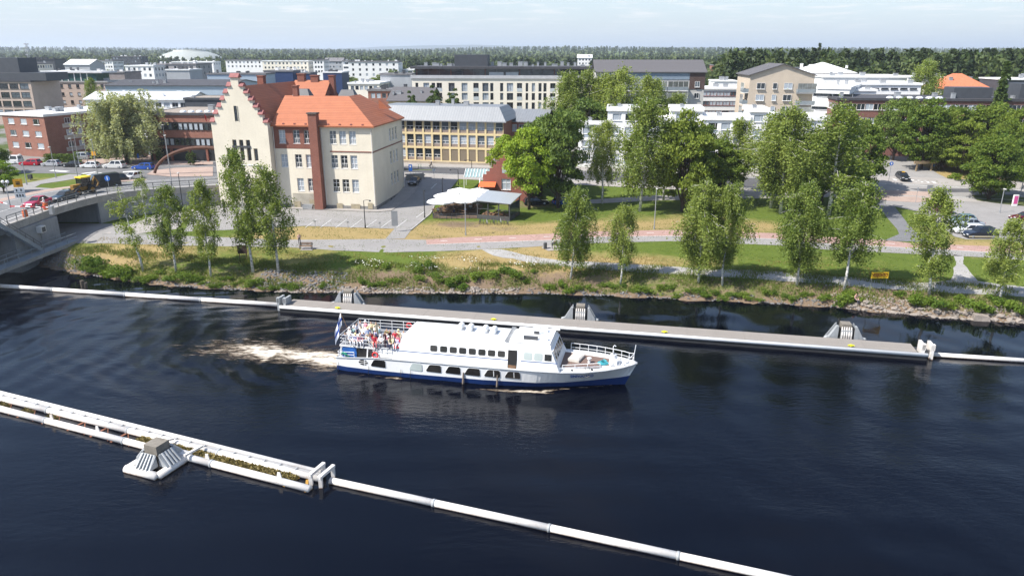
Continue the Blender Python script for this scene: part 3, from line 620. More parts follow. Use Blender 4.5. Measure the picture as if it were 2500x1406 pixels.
def leaves(P, size, rng, up=0.35, out=None):
    """a rhombic leaf spray at every point, turned at random"""
    n = len(P); a = rng.normal(size=(n, 3)); a[:, 2] -= up
    if out is not None: a = a * .75 + out * .9
    a /= np.linalg.norm(a, axis=1, keepdims=True) + 1e-9
    b = np.cross(a, rng.normal(size=(n, 3))); b /= np.linalg.norm(b, axis=1, keepdims=True) + 1e-9; c = np.cross(a, b)
    s = (size * rng.uniform(.6, 1.35, n))[:, None] if np.isscalar(size) else (size * rng.uniform(.6, 1.35, n))[:, None]
    V = np.stack([P + b * s * .62, P + c * s * .36, P - b * s * .62, P - c * s * .36], 1).reshape(-1, 3)
    return V, np.arange(4 * n).reshape(-1, 4)

def ordinal(i):
    w = 'first second third fourth fifth sixth seventh eighth ninth tenth eleventh twelfth thirteenth fourteenth fifteenth sixteenth seventeenth eighteenth nineteenth'.split()
    if i < 19: return w[i]
    t_ = ['twent', 'thirt', 'fort', 'fift', 'sixt', 'sevent'][(i + 1) // 10 - 2]; r_ = (i + 1) % 10
    return t_ + ('ieth' if r_ == 0 else 'y-' + w[r_ - 1])
# ================================================================ the old school (cream plaster, stepped gable, red tile)
CREAM = M('cream_plaster', (0.65, 0.59, 0.475), 0.85, 0.06, 0.35, 0.15, dirt=(0.74, 0.66, 0.50), streak=True)
BRICKR = Mbrick('red_brick', (0.24, 0.075, 0.045), (0.17, 0.05, 0.032), (0.22, 0.15, 0.12))
TILE = Mbands('red_roof_tile', (0.41, 0.135, 0.058), (0.19, 0.048, 0.02), 'Z', 0.27, 0.72, 0.7, var=0.28); CAPT = M('red_coping_tile', (0.24, 0.085, 0.08), 0.7, 0.15, 1.5)
PLINTH = M('granite_plinth', (0.20, 0.19, 0.175), 0.9, 0.2, 1.5, 0.3)
SR = R(-8.5); SX, SY = G(919, 513, 2.5); SZ = 2.45
school = thing('old_school', 'cream plastered old school with stepped gable and red tiled roofs', 'building', (SX, SY, SZ), SR)
# local axes: x along the front, negative to the left, y to the back. main front x -17.6 .. 0, gable wing x -29.2 .. -17.6 standing forward
EH = 15.1; GW0, GW1, GV = -29.3, -18.6, -1.6
rowsz = [3.15, 7.45, 11.75]; WW, WH = 1.28, 2.35
def s_ops(us, zs, w=WW, h=WH): return [(u, z, u + w, z + h) for z in zs for u in us]
mb = MB(); plan = []
# front right of the wall chimney: cream, three columns; left of it: brick upper storey
W1 = 9.6
f1 = s_ops([1.66, 3.48, 5.3], rowsz)
wall_face(mb, (-W1, 0), (1, 0), W1, 0.7, EH, f1, .25)
W2 = 18.6 - W1
f2 = s_ops([1.15, 3.85, 5.9], rowsz[1:]) + s_ops([3.85, 5.9], rowsz[:1])
wall_face(mb, (-18.6, 0), (1, 0), W2, 0.7, rowsz[2] - .95, [a for a in f2 if a[1] < rowsz[2] - .5], .25)
bk = MB(); wall_face(bk, (-18.6, 0), (1, 0), W2, rowsz[2] - .95, EH, [a for a in f2 if a[1] > rowsz[2] - .5], .25, off=.02)
bk.build('brick_panel', BRICKR, school)
for a in f1: window(school, (-W1, 0), (1, 0), a[0], a[1], WW, WH, 'school', WHITE, .25, .3, True)
for a in f2: window(school, (-18.6, 0), (1, 0), a[0], a[1], WW, WH, 'school', WHITE, .25, .3, True)
SD_ = 17.8
rops = s_ops([9.6, 11.5, 13.4], [2.9, 7.0, 11.3], 1.15, 2.3)
wall_face(mb, (0, 0), (0, 1), SD_, 0.7, EH, rops, .25)
for a in rops: window(school, (0, 0), (0, 1), a[0], a[1], 1.15, 2.3, 'school', WHITE, .25, .5, True)
wall_face(mb, (0, SD_), (-1, 0), 12, 0.7, EH); wall_face(mb, (-12, SD_), (0, -1), SD_ - 11.5, .7, EH); wall_face(mb, (-12, 11.5), (-1, 0), 6.6, .7, EH)
mb.build('wall', CREAM, school)
# stepped gable wing
gb = MB(); gw = GW1 - GW0; gm_ = (GW0 + GW1) / 2
steps = [(5.35, EH + .35), (4.55, EH + 1.75), (3.75, EH + 2.95), (2.95, EH + 4.15), (2.2, EH + 5.35), (1.45, EH + 6.5), (.7, EH + 8.0)]   # half width, top
slots = [(-.62, .62 - .62, 0, 0)]
gops = [(gw / 2 + k - .38, 8.7, gw / 2 + k + .38, 10.9) for k in (-2.6, 2.6)] + [(gw / 2 + k - .4, 8.7, gw / 2 + k + .4, 12.4) for k in (-1.3, 0, 1.3)] + [(gw / 2 - .3 - .35, 15.7, gw / 2 + .3 - .35, 18.3)] + [(gw / 2 + k - .65, 1.7, gw / 2 + k + .65, 3.9) for k in (-2.0, 0.2, 2.4)]
prev = -.2
wall_face(gb, (GW0, GV), (1, 0), gw, .7, steps[0][1], [a for a in gops if a[1] < EH], .45)
for i, (hw, zt) in enumerate(steps):
    if i == 0: gb.box(gm_ - hw, GV + .46, EH, gm_ + hw, GV + .9, zt); continue
    z0 = steps[i - 1][1]; ops = [(a[0] - (gw / 2 - hw), a[1], a[2] - (gw / 2 - hw), a[3]) for a in gops if z0 - .01 <= a[1] and a[3] <= zt] if False else []
    gb.box(gm_ - hw, GV, z0, gm_ + hw, GV + .9, zt)
wall_face(gb, (GW1, GV), (0, 1), -GV, .7, EH + .5); wall_face(gb, (GW0, 30), (0, -1), 30 - GV, .7, EH)
wall_face(gb, (GW1, 11.5), (0, 1), 18.5, .7, EH); wall_face(gb, (GW1, 30), (-1, 0), gw, .7, EH)
gb.build('gable_wall', CREAM, school)
gap = [a for a in gops if a[1] > EH][0]
sl = MB(); sl.box(GW0 + gap[0], GV - .02, gap[1], GW0 + gap[2], GV + .3, gap[3]); sl.build('slit_window', GLASS, school)
for k in (gap[0] - .06, gap[2]): fm = MB(); fm.box(GW0 + k, GV - .10, gap[1], GW0 + k + .06, GV - .005, gap[3]); fm.build('window_jamb', CREAM, school)
for a in gops:
    if a[1] > EH: continue
    wn = window(school, (GW0, GV), (1, 0), a[0], a[1], a[2] - a[0], a[3] - a[1], 'cross' if a[1] > 5 else 'school', M('brown_frame', (.10, .07, .05), .6), .42, 0.0, False, pane=GLASS2)
    sm = MB(); w = a[2] - a[0]; sm.extrude([(-.05, .3, .0), (-.05, -.5, -.75), (-.05, -.5, -.85), (-.05, .3, -.5)], (w + .1, 0, 0)); sm.build('sill', WHITE, wn)
br = MB(); br.box(GW0 + gw / 2 - 1.75, GV - .12, 11.0, GW0 + gw / 2 + 1.75, GV + .1, 11.35); br.build('iron_tie', DARKMETAL, school)
for sgn in (-1, 1):
    for i, (hw, zt) in enumerate(steps):
        if i == len(steps) - 1 and sgn == 1: continue
        c = MB(); nxt = steps[i + 1][0] if i + 1 < len(steps) else -hw - .0
        a, b = (gm_ + sgn * (hw + .16), gm_ + sgn * (nxt + .02)) if i + 1 < len(steps) else (gm_ - hw - .16, gm_ + hw + .16)
        x0, x1 = min(a, b), max(a, b)
        c.extrude([(x0, GV - .22, zt), (x0, GV - .22, zt + .1), (x0, GV + .45, zt + .75), (x0, GV + 1.12, zt + .1), (x0, GV + 1.12, zt)], (x1 - x0, 0, 0)); c.build('step_coping', CAPT, school)
# plinth, string course, wall chimney, pipes, cellar windows
p = MB(); p.box(-W1, -.1, -.8, .1, SD_ + .1, .7); p.box(-18.6, -.1, -.8, -W1, 11.6, .7); p.box(GW0 - .1, GV - .1, -.8, GW1 + .1, 30.1, .7); p.build('plinth', PLINTH, school)
st = MB(); st.box(-8.0, -.07, 10.35, .07, .0, 10.55); st.box(.0, .0, 10.35, .07, SD_, 10.55); st.build('string_course', BRICKR, school)
ch = MB(); b0, t0 = .8, .76
ch.add([(-10.3 + dx * b0, y, -.4) for dx, y in ((-1, -1.55), (1, -1.55), (1, .1), (-1, .1))] + [(-10.4 + dx * t0, y, 17.0) for dx, y in ((-1, -1.25), (1, -1.25), (1, .1), (-1, .1))], ((0, 1, 2, 3), (4, 5, 6, 7), (0, 1, 5, 4), (1, 2, 6, 5), (2, 3, 7, 6), (3, 0, 4, 7)))
ch.build('wall_chimney', BRICKR, school); c2 = MB(); c2.box(-11.3, -1.4, 17.0, -9.5, .15, 17.25); c2.build('chimney_cap', M('dark_cap', (.09, .07, .06), .8), school)
for x in (-18.4, -9.3, -.12):
    q = MB(); q.tube((x, -.12, .7), (x, -.12, EH - .3), .07, n=6); q.build('drain_pipe', OFFWHITE, school)
q = MB(); q.tube((.14, SD_ - .3, .7), (.14, SD_ - .3, EH - .3), .07, n=6); q.build('drain_pipe', OFFWHITE, school)
for x, w, z0 in ((-7.4, 1.1, -.15), (-4.7, 1.7, -.2), (-1.5, .9, .1), (-12.6, 1.4, .4), (-15.6, 1.2, 0)):
    q = MB(); q.box(x, -.16, z0 + .15, x + w, -.11, z0 + 1.25); q.build('cellar_hatch', M('weathered_board', (.33, .28, .19), .85, .15, 2), school)
for y in (8.2, 10.3, 13.5):
    q = MB(); q.box(.11, y, -.2, .15, y + .9, .55); q.build('cellar_window', GLASS2, school)
# roofs
def quadroof(name, pts): m_ = MB(); m_.poly(pts); o = m_.build(name, TILE, school); return o
ov = .55; RZ = EH - .12; rise = 4.7; RX = -6.2
A, B = (-18.6, -ov, RZ), (ov, -ov, RZ); Cc, E_ = (ov, SD_ + ov, RZ), (-12.4, SD_ + ov, RZ); R1, R2 = (RX, 6.4, RZ + rise), (RX, SD_ - 5.6, RZ + rise)
L1 = (-18.6, 6.4, RZ + rise)
rf = MB(); rf.poly((A, B, R1, L1)); rf.poly((B, Cc, R2, R1)); rf.poly((Cc, E_, R2)); rf.poly((E_, (-12.4, 12, RZ), R1, R2)); rf.poly(((-18.6, 12.1, RZ), (-12.4, 12.1, RZ), R1, L1))
for p_, q_ in ((A, B), (B, Cc), (Cc, E_)): rf.quad(p_, q_, (q_[0], q_[1], q_[2] - .25), (p_[0], p_[1], p_[2] - .25))
rf.poly((A, B, Cc, E_))
rf.build('roof', TILE, school)
gr_z = EH + 6.5
gr = MB(); gr.poly(((GW1 + .35, GV + .9, RZ), (GW1 + .35, 30, RZ), (gm_, 30, gr_z), (gm_, GV + .9, gr_z))); gr.poly(((GW0 - .4, GV + .9, RZ), (GW0 - .4, 30, RZ), (gm_, 30, gr_z), (gm_, GV + .9, gr_z))); gr.poly(((GW0 - .4, 30, RZ), (GW1 + .35, 30, RZ), (gm_, 30, gr_z)))
gr.build('gable_wing_roof', TILE, school)
# rear wing, parallel to the front, short and a little higher
r2 = MB(); z2 = EH + 1.2; y0, y1 = 16.4, 29.6; ym = 23; xe = -16.2
rw = MB(); wall_face(rw, (GW1, y0 + .6), (1, 0), xe - .3 - GW1, .7, z2); wall_face(rw, (xe - .3, y0 + .6), (0, 1), 12, .7, z2); rw.build('rear_wall', CREAM, school)
r2.poly(((GW1 - 5.3, y0, z2), (xe, y0, z2), (xe, ym, z2 + 5.5), (GW1 - 5.3, ym, z2 + 5.5))); r2.poly(((GW1 - 5.3, y1, z2), (xe, y1, z2), (xe, ym, z2 + 5.5), (GW1 - 5.3, ym, z2 + 5.5)))
r2.build('rear_roof', TILE, school); g3 = MB(); g3.extrude([(xe - .3, y0 + .6, z2), (xe - .3, y1 - .6, z2), (xe - .3, ym, z2 + 5)], (.25, 0, 0)); g3.build('rear_gable', BRICKR, school)
gp = MB(); gp.box(-15.8, -.06, .7, -11.2, .0, 2.75); gp.build('grey_render_panel', M('grey_render', (.36, .33, .27), .9, .15), school)
for x, y, z0, z1, w, d_, mt in ((-16.9, 6.2, 18.2, 21.3, .9, .9, BRICKR), (-20.3, 22.5, 20, 22.6, 1.6, 1.0, BRICKR), (-23.2, 22.6, 20, 22.9, 1.5, 1, BRICKR), (-16.4, 22.5, 15, 22.6, 1.1, 1.1, BRICKR), (-25.6, 10, 18.6, 22.9, 1.2, 1.2, BRICKR)):
    m_ = MB(); m_.box(x, y, z0, x + w, y + d_, z1); m_.box(x - .1, y - .1, z1, x + w + .1, y + d_ + .1, z1 + .22); m_.build('chimney', mt, school)
for x, y, z in ((-19.2, 11.5, 18.3), (-11.6, 15.5, 18.0)):
    m_ = MB(); m_.box(x, y, z - 1.2, x + 3.0, y + 1.6, z + .9, 1); m_.add([(x - .3, y - .3, z + .9), (x + 3.3, y - .3, z + .9), (x + 3.3, y + 1.9, z + .9), (x - .3, y + 1.9, z + .9), (x + .3, y + .4, z + 2.3), (x + 2.7, y + .4, z + 2.3), (x + 2.7, y + 1.3, z + 2.3), (x + .3, y + 1.3, z + 2.3)], ((0, 1, 5, 4), (1, 2, 6, 5), (2, 3, 7, 6), (3, 0, 4, 7), (4, 5, 6, 7)), 0)
    m_.build('vent_house', [DARKMETAL, BRICKR], school)
m_ = MB(); m_.add([(-2.0, 10.5, RZ + 2.2), (.0, 10.5, RZ + 2.2), (.0, 12.2, RZ + 2.2), (-2.0, 12.2, RZ + 3.9), (-2.0, 10.5, RZ + 3.9)], ((0, 1, 4), (1, 2, 3, 4), (2, 3, 0))); m_.build('skylight', TILE, school)
for i in range(8):
    m_ = MB(); m_.box(-16.4 + i * 2.1, -.42, RZ + .12, -16.1 + i * 2.1, -.2, RZ + .36); m_.build('snow_guard', CAPT, school)
pv = sheet('pavement', [(SX + math.cos(SR) * a - math.sin(SR) * b, SY + math.sin(SR) * a + math.cos(SR) * b) for a, b in ((-17, -1.6), (.6, -1.9), (3.0, -.6), (3.0, 19), (-17, 19))], PAVE, .12)
m_ = MB(); m_.add([(-1, -.5, .75), (1, -.5, .75), (1, .5, .75), (-1, .5, .75), (-.8, -.4, 0), (.8, -.4, 0), (.8, .4, 0), (-.8, .4, 0)], ((0, 1, 5, 4), (1, 2, 6, 5), (2, 3, 7, 6), (3, 0, 4, 7), (4, 5, 6, 7)))
x, y, z = T(752, 511); tag(m_.build('garden_trough', M('grey_stone', (.38, .38, .37), .85, .15), loc=(x, y, z + .12)), 'pale grey stone trough at the foot of the school wall', 'planter')
# ================================================================ town buildings
YELP = M('yellow_render', (0.62, 0.50, 0.28), 0.85, 0.07, 0.5); SEAM = Mbands('grey_seam_roof', (0.26, 0.27, 0.278), (0.15, 0.155, 0.165), 'X', 0.62, 0.86, 0.45, 0.3, var=0.15); SEAMY = Mbands('white_seam_roof', (0.62, 0.63, 0.65), (0.42, 0.43, 0.45), 'X', 0.6, 0.88, 0.5, 0.1, var=0.1)
CREAM2 = M('pale_cream_render', (0.72, 0.665, 0.56), 0.85, 0.05, 0.3); DARKROOF = M('dark_felt_roof', (0.055, 0.055, 0.062), 0.85, 0.2); GREYROOF = M('grey_felt_roof', (0.16, 0.155, 0.16), 0.9, 0.18); TANROOF = M('gravel_roof', (0.27, 0.23, 0.19), 0.95, 0.2, 1.5)
BEIGE = M('beige_render', (0.50, 0.42, 0.33), 0.85, 0.06, 0.4); PINKB = M('pinkish_beige_render', (0.46, 0.36, 0.30), 0.85, 0.08, 0.4); WHITER = M('white_render', (0.76, 0.75, 0.73), 0.8, 0.05, 0.4, streak=True, dirt=(.9, .9, .88)); WROOF = M('white_roof_membrane', (0.70, 0.70, 0.69), 0.75, 0.07, 0.3)
GREYW = M('grey_cladding', (0.36, 0.37, 0.385), 0.7, 0.08, 0.4); LBLUE = Mbands('pale_blue_cladding', (0.36, 0.43, 0.50), (0.27, 0.33, 0.39), 'X', 0.5, 0.85, 0.6, 0.1, var=0.1); NAVY = Mbands('navy_cladding', (0.02, 0.045, 0.13), (0.012, 0.025, 0.07), 'X', 0.8, 0.85, 0.5, 0.2, var=0.15); DGREY = M('charcoal_cladding', (0.055, 0.06, 0.07), 0.6, 0.12)
BRICKL = Mbrick('warm_red_brick', (0.30, 0.115, 0.075), (0.23, 0.085, 0.055), (0.28, 0.2, 0.16)); BRICKD = Mbrick('dark_brown_brick', (0.095, 0.055, 0.045), (0.07, 0.04, 0.033), (0.1, 0.08, 0.07)); BLUEG = M('blue_grey_panel', (0.20, 0.25, 0.30), 0.6, 0.1)
def merge(root, other):
    """make the sections of one building parts of one thing"""
    bpy.context.view_layer.update(); iv = root.matrix_world.inverted()
    for c in list(other.children):
        mw = other.matrix_world @ c.matrix_local; c.parent = root; c.matrix_parent_inverse = Matrix(); c.matrix_local = iv @ mw
    bpy.data.objects.remove(other)
# yellow building behind the yard
yr = R(-13); Y0 = 174.0; zt = 14.9; X0, W = fit(925, 1229, Y0, yr, zt); yel = thing('yellow_building', 'yellow three storey office building with grey seamed metal roof', 'building', (X0, Y0, 5.0), yr); Hh = zt - 5
mb = MB(); n = 14; sp = W / n; ops = []
for i in range(n):
    for r in range(3): ops.append((sp * i + .28, .75 + r * 3.2, sp * i + .28 + 1.72, .75 + r * 3.2 + (2.75), i, r))
wall_face(mb, (0, 0), (1, 0), W, -1, Hh, ops, .3); wall_face(mb, (0, 14), (0, -1), 14, -1, Hh); wall_face(mb, (W, 14), (-1, 0), W, -1, Hh); mb.build('wall', YELP, yel)
mb = MB(); wall_face(mb, (W, 0), (0, 1), 14, -1, Hh); mb.build('brick_end_wall', BRICKL, yel)
SPAN = M('taupe_panel', (.24, .19, .16), .7, .1); LOUV = Mbands('brown_louvre', (.20, .16, .11), (.11, .085, .06), 'X', .22, .7, .7, var=.15)
for a in ops:
    if a[5] == 0 and a[4] > 6:
        q = MB(); q.box(0, -.2, 0, 1.72, -.02, 2.75); q.build('louvre_panel', LOUV, yel, (a[0], .3, a[1])); continue
    window(yel, (0, 0), (1, 0), a[0], a[1] + .72, 1.72, 2.03, 'low', WHITE, .3, .3, False)
    q = MB(); q.box(0, -.12, 0, 1.72, -.02, .70); q.build('spandrel_panel', SPAN, yel, (a[0], .3, a[1]))
q = MB(); q.box(-.1, -.12, -1, W + .1, -.02, .55); q.build('plinth', M('stone_base', (.33, .28, .22), .9, .15), yel)
q = MB(); o_ = .7; z0, z1 = Hh + .02, Hh + 3.0; b_ = [(-o_, -o_), (W + o_, -o_), (W + o_, 14 + o_), (-o_, 14 + o_)]; t_ = [(0, 2.6), (W - 1.6, 2.6), (W - 1.6, 11.4), (0, 11.4)]
q.add([(x, y, z0) for x, y in b_] + [(x, y, z1) for x, y in t_], ((0, 1, 5, 4), (1, 2, 6, 5), (2, 3, 7, 6), (3, 0, 4, 7), (4, 5, 6, 7), (3, 2, 1, 0))); q.build('roof', SEAM, yel)
q = MB(); q.box(-o_ - .1, -o_ - .14, z0 - .18, W + o_ + .1, -o_ - .01, z0 + .04); q.build('gutter', STEEL, yel)
vents(yel, [(W * .4, 6, .9, .9, .9), (W * .62, 7, 1.2, .8, .8), (W * .5, 9, .6, .6, 1.1)], z1, STEEL)
ax, aw, ah = block('annex_building', 'low grey roofed annex behind the yellow building', 'building', 1238, 1330, 296, 176, -13, 12, BRICKL, SEAM, 1, 4, 1.4, 1.6, roof='gx', rise=2.2, vent=3)
# cream apartment block with dark penthouse storey
Y0 = 226; r = R(-4); zt = 22.3; X0, W = fit(1005, 1490, Y0, r, zt); ap = thing('apartment_block', 'long cream apartment block with dark recessed penthouse storey', 'building', (X0, Y0, 5.0), r); Hh = zt - 5; mb = MB(); ops = []
for (a, b, k) in ((205, 232, 0), (280, 335, 0), (358, 392, 0), (405, 455, 1), (517, 575, 0), (640, 695, 0), (750, 800, 1), (835, 892, 0), (908, 938, 0), (1000, 1030, 0), (1063, 1122, 0), (1157, 1205, 1), (1238, 1262, 0), (1295, 1325, 0), (1357, 1386, 0), (1403, 1432, 0), (1465, 1515, 1), (1545, 1580, 0), (1600, 1650, 0), (1690, 1740, 1)):
    u0, u1 = (a - 172) / 31.4, (b - 172) / 31.4
    if u1 > W - .3: continue
    for rr_, (z0, hh) in enumerate(((1.35, 2.45), (4.2, 2.05), (6.9, 2.05), (9.7, 2.05), (12.4, 2.05))): ops.append((u0, Hh - z0 - hh, u1, Hh - z0, k))
wall_face(mb, (0, 0), (1, 0), W, -1, Hh, ops, .3)
for key in ('right', 'back', 'left'): o, d, L = faces_of(W, 16)[key]; wall_face(mb, o, d, L, -1, Hh)
mb.build('wall', CREAM2, ap)
for a in ops:
    w, h = a[2] - a[0], a[3] - a[1]
    window(ap, (0, 0), (1, 0), a[0], a[1], w, h, 'pair' if w > 1.3 else 'plain', M('grey_frame', (.16, .17, .18), .6), .3, .35 if not a[4] else 0, False)
    if a[4]: q = MB(); q.box(0, -.34, 0, w, -.28, 1.0); q.build('balcony_rail', M('pale_glass_rail', (.42, .45, .46), .2, .1), ap, (a[0], .3, a[1]))
flat_roof(ap, W, 16, Hh, GREYROOF, M('zinc_edge', (.42, .42, .43), .5, .1), par=.35)
q = MB(); q.box(.8, 1.6, Hh + .35, W - 1, 14.5, Hh + 2.6); q.build('penthouse_wall', GLASS2, ap)
for i in range(17): q = MB(); q.box(1.2 + i * (W - 4) / 16, 1.5, Hh + .35, 1.45 + i * (W - 4) / 16, 1.62, Hh + 2.6); q.build('penthouse_post', DARKMETAL if i % 3 else M('rust_panel', (.14, .05, .035), .7), ap)
for u, w in ((23.0, 4.3), (28.0, 3.7)): q = MB(); q.box(u, 1.35, Hh + .5, u + w, 1.45, Hh + 1.7); q.build('balcony_screen', M('pale_glass_rail', (.42, .45, .46), .2), ap)
q = MB(); q.box(-.4, .1, Hh + 2.6, W + .4, 16, Hh + 3.3); q.build('penthouse_roof', DARKROOF, ap)
q = MB(); q.box(12.2, 5, Hh + 3.3, 22.2, 12, Hh + 6.6); q.build('plant_room', DGREY, ap)
vents(ap, [(u, random.uniform(3, 11), random.uniform(.5, 1.8), random.uniform(.5, 1.5), random.uniform(.4, 1.3)) for u in (2, 4.5, 6, 8, 9.7, 11, 23, 25, 26.5, 28.5, 31, 33, 35.5, 37, 39, 41.5, 44, 46, 48, 50)], Hh + 3.3, STEEL)
# dark roofed apartment house with glazed balconies
FELTB = Mbands('brown_grey_felt', (.105, .10, .105), (.07, .068, .07), 'Z', .28, .8, .9, var=.15)
dk, W, Hh = block('balcony_house', 'apartment house with dark pitched roof and rows of glazed balconies', 'building', 1455, 1722, 176, 210, -3, 14, M('pale_grey_panel', (.46, .44, .41), .8, .06), FELTB, 0, 1, roof='gx', rise=2.9, vent=7, sides='')
q = MB(); q.box(2.4, -.12, Hh - 2.0, W - 4.2, -.02, Hh - .1); q.build('blue_band', BLUEG, dk); q = MB(); q.box(W - 4.1, -.1, Hh - 4.6, W + .1, -.02, Hh - .1); q.build('brick_bay', BRICKD, dk); 
for r_ in range(5):
    z = Hh - 4.9 - r_ * 3.0
    for i in range(4): balcony(dk, (0, 0), (1, 0), 2.4 + i * (W - 6.8) / 4, z, (W - 6.8) / 4 - .12, 1.5, WHITE, M('grey_glass_rail', (.20, .23, .25), .15), 1.0, Mglass('balcony_glass', (.16, .17, .16)))
    window(dk, (0, 0), (1, 0), W - 2.6, z + .9, 1.3, 1.5, 'pair', WHITE, -.12 if r_ == 0 else -.1, .3)
# beige gable ended apartment house
bg_, W, Hh = block('gable_apartment_house', 'beige apartment house turning its wide gable with corner balconies to us', 'building', 1832, 1990, 184, 203, -5, 16, BEIGE, FELTB, 0, 1, roof='gy', rise=2.7, vent=5, sides='')
for r_ in range(5):
    z = Hh - 3.6 - r_ * 3.0
    for u, w in ((1.9, 2.2), (6.1, 1.15), (9.0, 2.2)): window(bg_, (0, 0), (1, 0), u, z, w, 1.6, 'pair' if w > 1.5 else 'plain', WHITE, -.1, .3)
    balcony(bg_, (0, 0), (1, 0), 12.3, z - .9, W - 12.3 + .4, 1.4, STEEL, M('grey_glass_rail', (.2, .23, .25), .15), 1.0, Mglass('balcony_glass', (.16, .17, .16)) if r_ % 2 == 0 else None)
    balcony(bg_, (0, 16), (0, -1), 12.0, z - .9, 3.8, 1.4, WHITE, M('grey_glass_rail', (.2, .23, .25), .15), 1.0, Mglass('balcony_glass', (.16, .17, .16)))
# white terraced flats behind the park trees
wt = None
for (a, b, y, yy, ro, cols, rows, dp) in ((1413, 1482, 303, 166.5, 'flat', 2, 3, 9), (1484, 1562, 270, 165.8, 'flat', 2, 4, 9), (1564, 1638, 297, 164.6, 'flat', 2, 3, 9), (1640, 1716, 271, 163.8, 'flat', 2, 4, 9), (1718, 1830, 292, 162.5, 'flat', 3, 3, 9), (1832, 1876, 273, 161, 'flat', 1, 4, 9), (1878, 2012, 292, 160.4, 'flat', 3, 3, 11)):
    sec, W, Hh = block('terraced_flats', 'stepped white terraced flats standing behind the row of park birches', 'building', a, b, y, yy, -8.5, dp, WHITER, WROOF, rows, cols, 1.95, 1.45, 2.9, 'fl', rim=WHITER, style='side', vent=2, blinds=.6, scol=1, parapet=.3)
    for rr_ in range(rows - 1 if rows > 3 else rows): 
        for i in range(cols): q = MB(); q.box(.7 + (W - 1.4) / cols * (i + .5) - .95, -.05, Hh - 2.9 * (rows - rr_) + .12, .7 + (W - 1.4) / cols * (i + .5) + .95, -.005, Hh - 2.9 * (rows - rr_) + .62); q.build('spandrel_panel', M('pale_blue_panel', (.40, .46, .53), .7, .08), sec)
    if wt is None: wt = sec
    else: merge(wt, sec)
# further blocks: name, label, columns, top row, depth, turn, depth of plan, wall, roof, rows, cols, kwargs
B = block
B('balcony_block', 'white flats with red brown balcony fronts between two apartment houses', 'building', 1712, 1806, 218, 232, -5, 12, WHITER, WROOF, 4, 5, 2.2, 1.3, 2.8, blinds=.5, rim=WHITER, vent=3, frame=M('red_brown_panel', (.2, .05, .035), .7))
B('white_hall', 'low white hall with stepped roofs behind the red brown balconies', 'building', 1745, 1802, 200, 265, -5, 12, WHITER, WROOF, 0, 2, vent=5)
B('hip_roofed_hall', 'cream hall with a bright white hipped roof and tiny dormers', 'building', 1968, 2088, 178, 255, -4, 18, BEIGE, M('white_sheet_roof', (.72, .72, .71), .6, .06), 1, 6, 1.2, 1.6, roof='hip', rise=3.2, vent=4, ventmat=WHITE)
w1, W, Hh = B('white_office_complex', 'bright white modern office complex with ribbon windows', 'building', 1996, 2075, 216, 196, -30, 24, WHITER, WROOF, 3, 1, 9.5, .8, 3.3, 'fr', rim=WHITER, vent=3, style='pair', frame=GREYW, scol=2, blinds=.2)
for (a, b, y, yy, dp, rows) in ((2010, 2215, 189, 232, 16, 0), (2075, 2250, 207, 214, 13, 1), (2040, 2140, 222, 203, 9, 0)):
    sec, W, Hh = B('white_office_complex', 'x', 'building', a, b, y, yy, -6, dp, WHITER, WROOF, rows, 7, 2.0, .45, 2.2, 'f', rim=WHITER, vent=5, style='plain', frame=DARKMETAL, blinds=0); merge(w1, sec)
bi, W, Hh = B('brick_office', 'long brown brick office with dark roof edge behind the lindens', 'building', 2046, 2570, 244, 186, -8, 16, Mbrick('brown_red_brick', (.22, .085, .065), (.17, .065, .05), (.2, .15, .13)), DARKROOF, 3, 24, 1.9, 1.5, 3.3, 'fl', rim=DARKROOF, style='pair', vent=7, blinds=.35)
for u, w, h in ((28, 8.8, 2.6), (43, 9, 3.6)): q = MB(); q.box(u, 4, Hh + .3, u + w, 10, Hh + .3 + h); q.build('plant_room', DGREY, bi)
for i in range(6): q = MB(); q.lathe([(.9, 0), (.8, .25), (.5, .42), (.02, .48)], 10, (13 + i * 2.3, 3, Hh + .33)); q.build('roof_dome', M('dome_acrylic', (.62, .66, .7), .2, .05), bi, smooth=True)
B('orange_roofed_house', 'pale yellow house with orange tiled roof and grey dormer', 'building', 2292, 2416, 216, 232, -6, 12, CREAM2, M('orange_tile', (.50, .16, .08), .75, .12, 2), 1, 6, 1.2, 1.3, roof='hip', rise=4.2, vent=3)
B('white_warehouse', 'flat white warehouse beside the orange roofed house', 'building', 2218, 2306, 190, 262, -6, 14, WHITER, WROOF, 0, 1, vent=4)
B('dark_shed', 'black shed with a white roof vent beside the tall narrow spruce', 'building', 2450, 2560, 196, 225, -6, 14, DGREY, WROOF, 0, 1, vent=3)
B('small_red_house', 'little house with red roof in front of the pine wood', 'building', 2340, 2372, 182, 330, -5, 9, CREAM2, M('orange_tile', (.5, .16, .08), .75), 1, 3, 1, 1.1, roof='gx', rise=2.6, vent=1)
